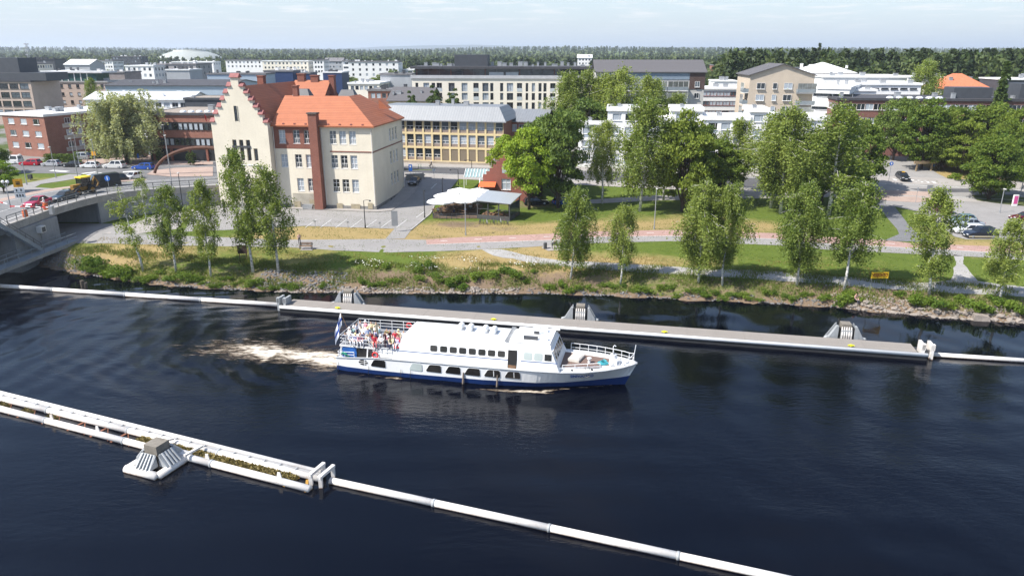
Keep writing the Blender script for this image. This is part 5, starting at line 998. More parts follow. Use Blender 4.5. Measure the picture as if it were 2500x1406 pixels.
# ================================================================ people
SKIN = M('skin', (.50, .30, .21), .6, .08); 
def person_mesh(name, J, bones):
    """J: joint -> (pos, radius, region); grown as one skin from a skeleton"""
    me = bpy.data.meshes.new('tmp'); keys = list(J); me.from_pydata([J[k][0] for k in keys], [(keys.index(a), keys.index(b)) for a, b in bones], [])
    ob = bpy.data.objects.new('tmp', me); COL.objects.link(ob); md = ob.modifiers.new('s', 'SKIN'); md.branch_smoothing = .3; sv = me.skin_vertices[0].data
    for i, k in enumerate(keys): r = J[k][1]; sv[i].radius = r if isinstance(r, tuple) else (r, r); sv[i].use_root = (k == 'pelvis')
    ob.modifiers.new('u', 'SUBSURF').levels = 1; dg = bpy.context.evaluated_depsgraph_get(); out = bpy.data.meshes.new_from_object(ob.evaluated_get(dg)); out.name = name
    bpy.data.objects.remove(ob); out.materials.clear(); [out.materials.append(SKIN) for _ in range(5)]
    segs = [(Vector(J[a][0]), Vector(J[b][0]), J[a][2], J[b][2]) for a, b in bones]; mi = []
    for p in out.polygons:
        c = p.center; best = (9e9, 0)
        for a, b, ra, rb in segs:
            ab = b - a; t = max(0, min(1, (c - a).dot(ab) / max(1e-9, ab.length_squared))); d = (c - (a + ab * t)).length
            if d < best[0]: best = (d, ra if t < .5 else rb)
        mi.append(best[1])
    hd = Vector(J['head'][0])
    for i, p in enumerate(out.polygons):
        if mi[i] == 2 and p.center.z > hd.z + .0 and (p.center.z > hd.z + .075 or p.center.y > hd.y + .02): mi[i] = 3
    out.polygons.foreach_set('material_index', mi); out.polygons.foreach_set('use_smooth', [True] * len(mi)); out.update(); return out
BON = [('pelvis', 'spine'), ('spine', 'chest'), ('chest', 'neck'), ('neck', 'head'), ('head', 'crown')] + [x for s in 'lr' for x in (('chest', 'sh' + s), ('sh' + s, 'el' + s), ('el' + s, 'wr' + s), ('wr' + s, 'ha' + s), ('pelvis', 'hi' + s), ('hi' + s, 'kn' + s), ('kn' + s, 'an' + s), ('an' + s, 'to' + s))]
def skel(pose):
    J = {'pelvis': ((0, 0, .96), (.155, .12), 1), 'spine': ((0, 0, 1.14), (.15, .11), 0), 'chest': ((0, 0, 1.36), (.17, .12), 0), 'neck': ((0, 0, 1.50), .062, 2), 'head': ((0, -.02, 1.60), (.088, .098), 2), 'crown': ((0, -.01, 1.69), (.07, .08), 2)}
    for s, k in (('l', 1), ('r', -1)):
        J['sh' + s] = ((.19 * k, 0, 1.41), .07, 0); J['el' + s] = ((.26 * k, .03, 1.14), .05, 0); J['wr' + s] = ((.25 * k, -.08, .92), .036, 2); J['ha' + s] = ((.24 * k, -.11, .83), .04, 2)
        J['hi' + s] = ((.10 * k, 0, .90), .10, 1); J['kn' + s] = ((.11 * k, -.02, .50), .07, 1); J['an' + s] = ((.11 * k, .03, .10), .045, 1); J['to' + s] = ((.12 * k, -.12, .045), .045, 4)
    if pose == 'fold':
        for s, k in (('l', 1), ('r', -1)): J['el' + s] = ((.27 * k, -.04, 1.15), .05, 0); J['wr' + s] = ((.05 * k, -.22, 1.16), .036, 2); J['ha' + s] = ((-.05 * k, -.24, 1.18), .04, 2)
    if pose == 'walk':
        for s, k in (('l', 1), ('r', -1)): J['kn' + s] = ((.10 * k, -.14 * k - .02, .51), .07, 1); J['an' + s] = ((.10 * k, -.27 * k + .08, .10), .045, 1); J['to' + s] = ((.10 * k, -.27 * k - .07, .05), .045, 4); J['wr' + s] = ((.25 * k, .2 * k, .94), .036, 2); J['ha' + s] = ((.24 * k, .24 * k, .86), .04, 2)
    if pose in ('sit', 'ride'):
        dz = -.48 if pose == 'sit' else 0; out = {}
        for k_, (p, r, g) in J.items(): out[k_] = ((p[0], p[1], p[2] + dz), r, g)
        J = out
        for s, k in (('l', 1), ('r', -1)):
            z0 = .47 if pose == 'sit' else .92
            J['hi' + s] = ((.11 * k, -.03, z0), .10, 1); J['kn' + s] = ((.13 * k, -.44, z0 + .02 if pose == 'sit' else .62 + .1 * k), .07, 1); J['an' + s] = ((.13 * k, -.46 if pose == 'sit' else -.2, .10 if pose == 'sit' else .26 + .1 * k), .045, 1); J['to' + s] = ((.13 * k, -.60 if pose == 'sit' else -.34, .05 if pose == 'sit' else .22 + .1 * k), .045, 4)
            J['el' + s] = ((.26 * k, -.08, 1.16 + dz), .05, 0); J['wr' + s] = ((.14 * k, -.30 if pose == 'sit' else -.46, 1.02 + dz + (.08 if pose == 'ride' else 0)), .036, 2); J['ha' + s] = ((.10 * k, -.37 if pose == 'sit' else -.54, .98 + dz + (.08 if pose == 'ride' else 0)), .04, 2)
    return J
PM = {p: person_mesh('person_' + p, skel(p), BON) for p in ('stand', 'fold', 'walk', 'sit', 'ride')}
def cloth(c): return M('cloth_%02d_%02d_%02d' % tuple(int(x * 99) for x in c), c, .85, .12, 3)
HATM = MB(); HATM.lathe([(.155, -.01), (.15, .01), (.10, .02), (.09, .10), (.03, .125), (.002, .126)], 12)
def person(pose, loc, rz, shirt, trou, hair=(.09, .05, .03), label='', group=None, hat=None, sc=1.0, parent_cat='person'):
    o = put(PM[pose], 'person', None, loc, rz); o.scale = (sc, sc, sc); tag(o, label, 'person', group)
    for i, m in enumerate((cloth(shirt), cloth(trou), SKIN, cloth(hat or hair), cloth((.03, .03, .035)))): o.material_slots[i].link = 'OBJECT'; o.material_slots[i].material = m
    if hat:
        zc_ = 1.665 if pose != 'sit' else 1.185
        h = put(HATM.mesh('hat', cloth(hat), True), 'hat', o, (0, -.012, zc_))
    return o
def text_mesh(body, size, ext=.004, bold=0.0):
    cu = bpy.data.curves.new('t', 'FONT'); cu.body = body; cu.size = size; cu.extrude = ext; cu.align_x = 'CENTER'; cu.align_y = 'CENTER'; cu.resolution_u = 2; cu.offset = bold
    ob = bpy.data.objects.new('t', cu); COL.objects.link(ob); dg = bpy.context.evaluated_depsgraph_get(); me = bpy.data.meshes.new_from_object(ob.evaluated_get(dg)); bpy.data.objects.remove(ob); return me
# ================================================================ passenger boat
boat = thing('passenger_boat', 'white river passenger boat with blue waterline heading right', 'boat', (STERN.x, STERN.y, -.02), HD)
BW_ = M('boat_white_gloss', (.74, .74, .73), .3, .04, .7, spec=.5); BBLUE = M('boat_blue', (.010, .034, .135), .35, .15, .8); BGREY = M('boat_pale_grey', (.55, .56, .58), .4, .06); TEAK = Mbands('deck_boards_brown', (.16, .105, .085), (.08, .055, .045), 'Y', .16, .85, .75, var=.15); BGL = Mglass('boat_glass', (.022, .02, .018), .08); BSTR = M('boat_stripe_blue', (.045, .09, .22), .4, .05); RUBR = M('grey_rub_rail', (.38, .39, .40), .5, .08)  # BGREY: one even grey for the closed window rim and bow strip
st_x = [0, 1.2, 4, 9, 15, 20, 22.5, 24.5, 26.3, 27.8, 28.7, 29.15]; hb_s = [2.45, 2.65, 2.85, 2.9, 2.9, 2.88, 2.8, 2.5, 1.9, 1.15, .5, .04]; hb_b = [2.4, 2.6, 2.8, 2.86, 2.82, 2.5, 1.95, 1.3, .72, .3, .1, .02]; hb_w = [2.25, 2.45, 2.6, 2.65, 2.55, 1.9, 1.3, .75, .36, .14, .05, .01]
zs_ = [1.35, 1.5, 1.8, 1.85, 1.85, 1.88, 1.93, 2.0, 2.09, 2.19, 2.27, 2.32]; zb_ = [.5, .5, .5, .5, .52, .54, .57, .62, .7, .8, .92, 1.0]; xf = [0, 0, 0, 0, 0, 0, 0, -.25, -.5, -.8, -1.1, -1.35]
_d = sorted(set(st_x) | set(np.round(np.linspace(0, 29.15, 60), 3))); hb_s, hb_b, hb_w, zs_, zb_, xf = [list(np.interp(_d, st_x, a_)) for a_ in (hb_s, hb_b, hb_w, zs_, zb_, xf)]; st_x = [float(a_) for a_ in _d]
q = MB(); n = len(st_x); rows_ = []
for i in range(n):
    x = st_x[i]; rows_.append([(x + xf[i], s * hb_w[i], -.7) for s in (-1, 1)] + [(x + xf[i] * .45, s * hb_b[i], zb_[i]) for s in (-1, 1)] + [(x, s * hb_s[i], zs_[i]) for s in (-1, 1)])
for i in range(n - 1):
    a, b = rows_[i], rows_[i + 1]
    for s in (0, 1): q.quad(a[s], b[s], b[2 + s], a[2 + s], 1); q.quad(a[2 + s], b[2 + s], b[4 + s], a[4 + s], 0)
q.quad(rows_[0][0], rows_[0][1], rows_[0][3], rows_[0][2], 1); q.quad(rows_[0][2], rows_[0][3], rows_[0][5], rows_[0][4], 0); q.build('hull', [BW_, BBLUE], boat)
q = MB(); q.path([(st_x[i] + .0, -hb_s[i] - .03, zs_[i]) for i in range(n)], .06, 6); q.path([(st_x[i], hb_s[i] + .03, zs_[i]) for i in range(n)], .06, 6); q.build('rub_rail', RUBR, boat)
q = MB(); q.poly([(st_x[i], -hb_s[i] + .02, zs_[i] - .12) for i in range(n)] + [(st_x[i], hb_s[i] - .02, zs_[i] - .12) for i in reversed(range(n))]); q.build('weather_deck', BW_, boat)
q = MB(); q.poly([(22.0, -2.0, 2.0), (25.6, -1.35, 2.1), (26.6, -.75, 2.14), (26.6, .75, 2.14), (25.6, 1.35, 2.1), (22.0, 2.0, 2.0)]); q.build('foredeck', TEAK, boat)
for s in (-1, 1): q = MB(); q.extrude([(22.0, s * 2.02, 1.85), (26.7, s * .86, 2.0), (26.7, s * .86, 2.2), (22.0, s * 2.02, 2.08)], (0, s * .06, 0)); q.build('coaming', BW_, boat)
# cabin: lower band leaning in, window band, rounded roof
def ring(x, k=1.0, zr=0.0, f=0.0):
    P = [(2.86, 1.82), (2.60, 2.70), (2.42, 3.62), (2.25, 3.88), (1.9, 4.05), (1.0, 4.17), (0, 4.2)]
    P = [(y * k, z + (zr if z > 3.7 else 0)) for y, z in P]; pts = [(x + f * (z - 1.82), -y, z) for y, z in P] + [(x + f * (z - 1.82), y, z) for y, z in reversed(P[:-1])]; return pts
xs_c = [(6.0, .985, 0, .45), (9, 1, 0, 0), (16.6, 1, 0, 0), (17.6, 1, .05, 0), (22.2, .965, .10, -.42)]
q = MB(); rg_ = [ring(*a) for a in xs_c]
for a, b in zip(rg_[:-1], rg_[1:]):
    for j in range(len(a) - 1): q.quad(a[j], b[j], b[j + 1], a[j + 1])
q.poly(rg_[0]); q.poly(list(reversed(rg_[-1]))); q.build('cabin', BW_, boat)
def side_pt(x, z, off=.012):
    """point on the near cabin or hull side"""
    if z < 1.84:
        hs, hb, z_s, z_b = np.interp(x, st_x, hb_s), np.interp(x, st_x, hb_b), np.interp(x, st_x, zs_), np.interp(x, st_x, zb_); y = hb + (hs - hb) * (z - z_b) / (z_s - z_b)
    else: k = np.interp(x, [6.0, 9, 17.6, 22.2], [.985, 1, 1, .965]); y = k * np.interp(z, [1.82, 2.70, 3.62, 3.88], [2.86, 2.60, 2.42, 2.25])
    return (x, -(y + off), z)
def side_poly(name, pts, mat, off=.012, thick=.03, parent=boat, both=True):
    q = MB(); P = [side_pt(x, z, off) for x, z in pts]; q.extrude(P, (0, thick, 0)); o = q.build(name, mat, parent)
    if both: q = MB(); q.extrude([(x, -y, z) for x, y, z in P], (0, -thick, 0)); q.build(name, mat, parent)
    return o
def rrect(x0, z0, x1, z1, r=.13):
    P = []
    for cx, cz, a0 in ((x1 - r, z0 + r, -90), (x1 - r, z1 - r, 0), (x0 + r, z1 - r, 90), (x0 + r, z0 + r, 180)): P += [(cx + r * math.cos(R(a0 + k * 30)), cz + r * math.sin(R(a0 + k * 30))) for k in range(4)]
    return P
def px2x(p, z): # position along the near side of the boat for a picture column
    lo, hi = -2.0, 31.0
    for _ in range(40):
        m = (lo + hi) / 2; y = side_pt(m, z)[1]; wp = STERN + BA * m + BN * y
        if PX(wp.x, wp.y, z)[0] < p: lo = m
        else: hi = m
    return lo
for c in (1059, 1083, 1106.5, 1129.5, 1153, 1176.5, 1200, 1224): x = px2x(c, 3.2); w_ = side_poly('cabin_window', rrect(x - .40, 2.85, x + .40, 3.52), BW_, .008); side_poly('pane', rrect(x - .35, 2.90, x + .35, 3.47), BGL, .02, parent=w_)
for c in (1289, 1314): x = px2x(c, 3.2); side_poly('blind_window', rrect(x - .39, 2.82, x + .39, 3.5), M('pale_blind', (.42, .47, .45), .4, .06), .014)
x = px2x(1338, 3.2); side_poly('wheelhouse_window', [(x - .33, 2.86), (x + .33, 2.86), (x + .33, 3.45), (x - .33, 3.45)], BGL, .014)
a, b = px2x(1240, 2.9), px2x(1262, 2.9); side_poly('doorway', [(a, 1.95), (b, 1.95), (b, 3.62), (a, 3.62)], M('opening_shade', (.012, .011, .011), .7), .006); side_poly('door', [(a + .05, 1.95), (b - .05, 1.95), (b - .05, 2.75), (a + .05, 2.75)], WOODB, .02, both=False); side_poly('door_step', [(a - .1, 1.86), (b + .1, 1.86), (b + .1, 1.95), (a - .1, 1.95)], BW_, .06)  # doorway is a near-black panel, the shade inside put into its colour
sx0, sx1 = px2x(958, 2.7), px2x(1361, 2.7)
for i in range(14):
    x0, x1 = sx0 + (sx1 - sx0) * i / 14, sx0 + (sx1 - sx0) * (i + 1) / 14
    if not (x0 > a - .9 and x1 < b + .9): side_poly('side_stripe', [(x0, 2.64), (x1, 2.64), (x1, 2.71), (x0, 2.71)], BSTR, .012)
for (p0, p1, kind) in ((905, 942, 0), (1000, 1031, 2), (1040, 1078, 0), (1087, 1125, 0), (1134, 1173, 0), (1182, 1222, 0), (1232, 1271, 0)):
    a, b = px2x(p0, 1.25), px2x(p1, 1.25); w = b - a; P = [(a + w * .02, .90), (b - .10, .84), (b, .94), (b - .02, 1.56), (b - .13, 1.68), (a + w * .32, 1.68), (a + w * .20, 1.61), (a - .03, 1.04)]
    w_ = side_poly('hull_window', P, BW_ if kind == 0 else BGREY, .03); cx_, cz_ = (a + b) / 2 + .05, 1.27; side_poly('pane', [(cx_ + (x - cx_) * .95, cz_ + (z - cz_) * .93) for x, z in P], BGL if kind == 0 else M('pale_blind', (.42, .47, .45), .4), .045, parent=w_)
    if p0 in (1182, 1232): side_poly('mullion', [((a + b) / 2 + .1, .97), ((a + b) / 2 + .17, .97), ((a + b) / 2 + .17, 1.58), ((a + b) / 2 + .1, 1.58)], BW_, .06, .02, w_)
a, b = px2x(875, 1.3), px2x(898, 1.3); w_ = side_poly('oval_port', [((a + b) / 2 + (b - a) / 2 * math.cos(R(k * 30)), 1.2 + .3 * math.sin(R(k * 30))) for k in range(12)], BGL, .012)
for zz in (1.1, 1.3): side_poly('bar', [(a, zz - .02), (b, zz - .02), (b, zz + .02), (a, zz + .02)], BW_, .03, .02, w_)
side_poly('bar', [((a + b) / 2 + .12, .92), ((a + b) / 2 + .18, .92), ((a + b) / 2 + .18, 1.48), ((a + b) / 2 + .12, 1.48)], BW_, .03, .02, w_)
for p, t_ in ((828, .03), (901, .03), (980, .03), (1003, .03), (1132, .12), (1215, .1)):
    x = px2x(p, .4); q = MB(); yb = side_pt(x, .9)[1]; q.path([(x, yb - .06, 1.15 if t_ > .05 else .9), (x - .02, yb - .12, .2), (x - .03, yb - .1, -.1)], [t_ * .5, t_, t_], 6); q.build('fender', BLACK if t_ < .05 else M('grey_brown_fender', (.19, .15, .12), .8), boat)
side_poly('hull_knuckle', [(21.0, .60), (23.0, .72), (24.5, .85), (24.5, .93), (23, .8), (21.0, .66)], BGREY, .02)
# wheelhouse front glazing
fr0, fr1 = rg_[-1][1], rg_[-1][2]
def front_pt(y, z): return (22.2 - .42 * (z - 1.82) + .03, y, z)
for (y0, y1) in ((-2.15, -1.35), (-1.27, -.47), (-.39, .39), (.47, 1.27), (1.35, 2.15)):
    q = MB(); q.extrude([front_pt(y0, 2.75), front_pt(y1, 2.75), front_pt(y1 * .97, 3.6), front_pt(y0 * .97, 3.6)], (.03, 0, 0)); q.build('windscreen', BGL, boat)
q = MB()
for y in (-2.2, -1.31, -.43, .43, 1.31, 2.2): q.beam(front_pt(y, 2.7), front_pt(y * .97, 3.68), .09, .1)
q.beam(front_pt(-2.25, 2.68), front_pt(2.25, 2.68), .1, .1); q.beam(front_pt(-2.2, 3.7), front_pt(2.2, 3.7), .16, .1); q.build('windscreen_frame', BW_, boat)
q = MB(); q.box(17.6, -1.9, 4.18, 21.2, 1.9, 4.32); q.build('wheelhouse_roof', BW_, boat)
for x, y, sx_, sy_, h in ((18.6, -1.3, 1.3, .35, .28), (18.3, -1.35, .3, .4, .4), (20.6, -1.2, .25, .25, .3), (19.3, .2, .5, .1, .3), (20.2, .9, .3, .3, .35), (19.6, -.2, .9, .08, .12), (20.9, 1.6, .7, .5, .3)): q = MB(); q.box(x, y, 4.32, x + sx_, y + sy_, 4.32 + h); q.build('roof_fitting', DARKMETAL if sy_ in (.35, .1) else BW_, boat)
q = MB(); q.tube((19.8, .3, 4.3), (19.8, .3, 5.3), .04, n=6); q.box(19.2, .25, 5.0, 20.4, .35, 5.12); q.build('radar_mast', BW_, boat)
for i, (x, y) in enumerate(((12.0, .4), (13.0, .3), (14.5, .2), (15.4, .1))): q = MB(); q.path([(x, y - .62, 4.45), (x, y - .5, 4.45), (x, y + .5, 4.45), (x, y + .62, 4.45)], [.12, .30, .30, .12], 12); q.box(x - .35, y - .4, 4.12, x + .35, y - .3, 4.3); q.box(x - .35, y + .3, 4.12, x + .35, y + .4, 4.3); q.build('life_raft', BW_, boat, smooth=False)
q = MB(); [q.box(16.9, -1.9 + k * .35, 4.15, 17.3, -1.85 + k * .35, 4.35) for k in range(11)]; q.beam((16.95, -1.9, 4.34), (16.95, 1.7, 4.34), .04, .04); q.build('roof_rack', STEEL, boat)
# bow gear
def rail(name, pts, h, n_, mat=BW_, mids=(.5,), parent=boat, r=.028):
    q = MB(); P = [Vector(p) for p in pts]; cum = [0]
    for a, b in zip(P[:-1], P[1:]): cum.append(cum[-1] + (b - a).length)
    def at(s): 
        for i in range(len(P) - 1):
            if s <= cum[i + 1] + 1e-6: return P[i].lerp(P[i + 1], (s - cum[i]) / max(1e-6, cum[i + 1] - cum[i]))
        return P[-1]
    for i in range(n_): p = at(cum[-1] * i / (n_ - 1)); q.tube(p, p + Vector((0, 0, h)), r, n=6)
    for k in (1.0,) + tuple(mids): q.path([p + Vector((0, 0, h * k)) for p in P], r * (1.0 if k == 1 else .8), 6)
    return q.build(name, mat, parent)
bowp = [(x, np.interp(x, st_x, hb_s) - .08, np.interp(x, st_x, zs_) - .1) for x in (22.6, 24, 25.5, 26.8, 27.8, 28.5)]
rail('bow_rail', bowp + [(28.85, .0, 2.4)], .85, 9); rail('bow_rail', [(28.85, 0, 2.4)] + [(x, -y, z) for x, y, z in reversed(bowp[3:])], .85, 4); rail('side_rail', [(22.4, -2.05, 2.1), (24.6, -1.5, 2.2), (25.8, -1.2, 2.25)], .25, 4, mids=())
q = MB(); q.tube((28.75, 0, 2.4), (28.95, 0, 4.1), .04, n=6); q.build('jack_staff', BW_, boat)
q = MB(); q.path([(26.9, -.35, 2.1), (26.9, -.35, 3.9), (27.0, -.35, 4.05), (27.15, -.35, 3.95)], .045, 6); q.build('davit', BW_, boat)
q = MB(); q.box(26.6, -.55, 2.0, 27.3, .45, 2.65); q.lathe([(.3, 0), (.3, .4), (.15, .5)], 10, (26.95, -.1, 2.65)); q.tube((26.75, -.75, 2.35), (26.75, .7, 2.35), .2, n=10); q.build('windlass', BW_, boat)
q = MB(); m3 = Matrix.Translation((23.4, .35, 2.05)) @ Matrix.Rotation(R(-14), 4, 'Z'); q.box(-.55, -.8, 0, .55, .8, .26, mat=m3); q.box(-.45, -.68, .26, .45, .68, .32, mat=m3); q.build('deck_hatch', M('pale_hatch', (.55, .52, .47), .6, .08), boat)
q = MB(); q.lathe([(.14, 0), (.12, .35), (.22, .42), (.22, .5), (.02, .52)], 10, (24.7, -.35, 2.08)); q.build('mooring_bitt', BW_, boat)
q = MB(); [q.path([(26.0 + (.42 - k * .07) * math.cos(R(a_)) * 1.2, -.35 + (.42 - k * .07) * math.sin(R(a_)), 2.16 + k * .05) for a_ in range(0, 361, 30)], .04, 5) for k in range(4)]; q.path([(26.3, .2, 2.18), (26.0, .45, 2.2), (25.8, .2, 2.16), (26.2, -.1, 2.2)], .05, 5); q.build('rope_coil', M('turquoise_rope', (.05, .34, .40), .8, .3, 9), boat)
for x, y in ((27.9, -.3), (28.1, .15), (27.6, .4)): q = MB(); q.lathe([(.1, 0), (.09, .2), (.15, .25), (.01, .3)], 8, (x, y, 2.2)); q.build('bollard', BW_, boat)
q = MB(); q.path([(24.6, -2.2, 1.95), (24.5, -2.3, 2.45), (24.9, -2.3, 2.45), (25.0, -2.2, 2.0)], .025, 5); q.path([(24.5, -2.42, 1.7), (24.7, -2.5, 1.55), (25.0, -2.4, 1.7)], .05, 5); q.build('anchor', DARKMETAL, boat)
for x in (23.3, 25.1): q = MB(); q.lathe([(.12, 0), (.1, .08), (.01, .1)], 8, (x, -2.0 if x < 24 else -1.7, 1.86 if x < 24 else 1.98)); q.build('deck_vent', BLACK, boat)
nm = text_mesh('SINIVUOKKO', .46, .004, .012); nm.materials.append(M('name_blue', (.015, .09, .34), .5)); no = put(nm, 'boat_name', boat)
x0, x1 = 23.3, 25.2; A_ = Vector(side_pt(x0, 1.45, .09)); B_ = Vector(side_pt(x1, 1.5, .09)); ex = (B_ - A_).normalized(); U_ = Vector((0, -.35, 1)); ez = (U_ - ex * U_.dot(ex)).normalized(); ey = ez.cross(ex)
no.matrix_local = Matrix.Translation((A_ + B_) / 2) @ Matrix((ex, ez, -ey)).transposed().to_4x4() @ Matrix.Diagonal((.78, 1, 1, 1)); nm.transform(Matrix.Identity(4))
# stern: sun deck, rails, tarpaulin, stair
SDZ = 2.72
q = MB(); q.poly([(.5, -2.35, SDZ), (6.9, -2.5, SDZ), (6.9, 2.5, SDZ), (.5, 2.35, SDZ)]); q.extrude([(.45, -2.4, SDZ - .02), (4.2, -2.5, SDZ - .02), (4.2, 2.5, SDZ - .02), (.45, 2.4, SDZ - .02)], (0, 0, -.14), 1); q.build('sun_deck', [M('deck_grey', (.20, .21, .23), .8, .1), BW_], boat)
rail('sun_deck_rail', [(3.6, -2.42, SDZ), (.55, -2.32, SDZ), (.55, 2.32, SDZ), (6.6, 2.46, SDZ)], 1.0, 12, mids=(.33, .66)); rail('sun_deck_rail', [(4.3, -2.45, 1.75), (5.9, -2.55, 1.8)], 1.0, 4, mids=(.3, .6)); rail('stair_rail', [(3.6, -2.43, SDZ), (4.4, -2.47, 1.75)], 1.0, 3, mids=(.33, .66))
for i in range(5): q = MB(); q.box(3.65 + i * .17, -2.4, SDZ - .2 - i * .19, 3.9 + i * .17, -1.6, SDZ - .15 - i * .19); q.build('stair_tread', BW_, boat)
for x, y in ((.6, -2.3), (.6, 2.3), (3.4, -2.4)): q = MB(); q.beam((x - .15, y, 1.35), (x, y, SDZ - .12), .12, .12); q.build('deck_post', BW_, boat)
TARP = M('blue_tarpaulin', (.02, .10, .33), .5, .18, 1.2)
q = MB(); q.quad((.62, -2.36, 1.45), (2.2, -2.42, 1.5), (2.2, -2.4, SDZ - .16), (.75, -2.34, SDZ - .16)); q.quad((.62, -2.34, 1.45), (.75, -2.3, SDZ - .16), (.75, 2.3, SDZ - .16), (.62, 2.3, 1.45)); q.build('tarpaulin', TARP, boat)
q = MB(); q.quad((2.2, -2.36, 1.5), (3.7, -2.42, 1.6), (3.3, -2.4, SDZ - .16), (2.2, -2.36, SDZ - .16)); q.build('opening_shade', M('opening_shade', (.012, .011, .011), .7), boat); q = MB(); q.quad((4.0, -2.45, 1.72), (6.4, -2.6, 1.84), (6.6, -2.5, 2.7), (4.6, -2.4, 2.7)); q.build('stern_side', BW_, boat)  # near-black sheet painted as the shade inside the open stern side
q = MB(); [q.path([(.75 + .3 * math.cos(R(a_ * 40 + k)), -2.0 + .25 * math.sin(R(a_ * 40)), 1.5 + a_ * .03) for a_ in range(10)], .05, 5) for k in range(3)]; q.path([(1.2, -2.5, 1.75), (.8, -2.48, 1.95), (.5, -2.3, 1.7), (1.1, -2.3, 1.55), (1.4, -2.45, 1.6)], .09, 5); q.build('green_net', M('green_rope', (.02, .25, .16), .85, .3, 8), boat)
rail('stern_rail', [(.2, 2.2, 1.35), (.15, -2.3, 1.35), (2.0, -2.58, 1.55)], .55, 7, mids=(.5,))
fl = MB(); fl.tube((.45, .0, SDZ + .3), (-.35, 0, SDZ + 2.5), .03, n=6); fl.build('flag_staff', WOODB, boat)
def flag_mesh(w, h, top, sway, mats_):
    q = MB(); nx_, nz_ = 9, 8
    P = [[(top[0] - w * i / nx_ * .33 - .05 * math.sin(i), top[1] + sway * math.sin(i * 1.1 + j * .2), top[2] - h * j / nz_ - w * i / nx_ * .95) for j in range(nz_ + 1)] for i in range(nx_ + 1)]
    for i in range(nx_):
        for j in range(nz_): q.quad(P[i][j], P[i + 1][j], P[i + 1][j + 1], P[i][j + 1], 1 if (3 <= j < 5 or 3 <= i < 5) else 0)
    return q
flag_mesh(2.3, 1.4, (-.33, 0, SDZ + 2.45), .10, 2).build('stern_flag', [M('flag_white', (.75, .75, .77), .8, .05), M('flag_blue', (.01, .06, .32), .8, .1)], boat)
for x, y, z, rx in ((5.9, 2.55, SDZ + .55, 0), (4.2, -2.6, 2.0, 0), (6.4, -2.35, SDZ + .25, 1)):
    q = MB(); q.path([(.27 * math.cos(R(a_)), 0 if not rx else .27 * math.sin(R(a_)), .27 * math.sin(R(a_)) if not rx else 0) for a_ in range(0, 361, 24)], .07, 8, caps=False); q.build('lifebuoy', M('lifebuoy_red', (.62, .04, .04), .5), boat, (x, y, z), smooth=True)
def bench(x, y, L, ax=0):
    q = MB(); q.box(0, 0, .38, L, .42, .45); q.box(0, .38, .45, L, .46, .85); [q.box(k, .05, 0, k + .06, .38, .38) for k in (.1, L - .16)]; q.build('deck_bench', BW_, boat, (x, y, SDZ))
for x, y, L in ((.9, -1.9, 2.2), (.9, .9, 2.2), (1.2, -.4, 1.8), (4.4, -1.4, 1.4)): bench(x, y, L)
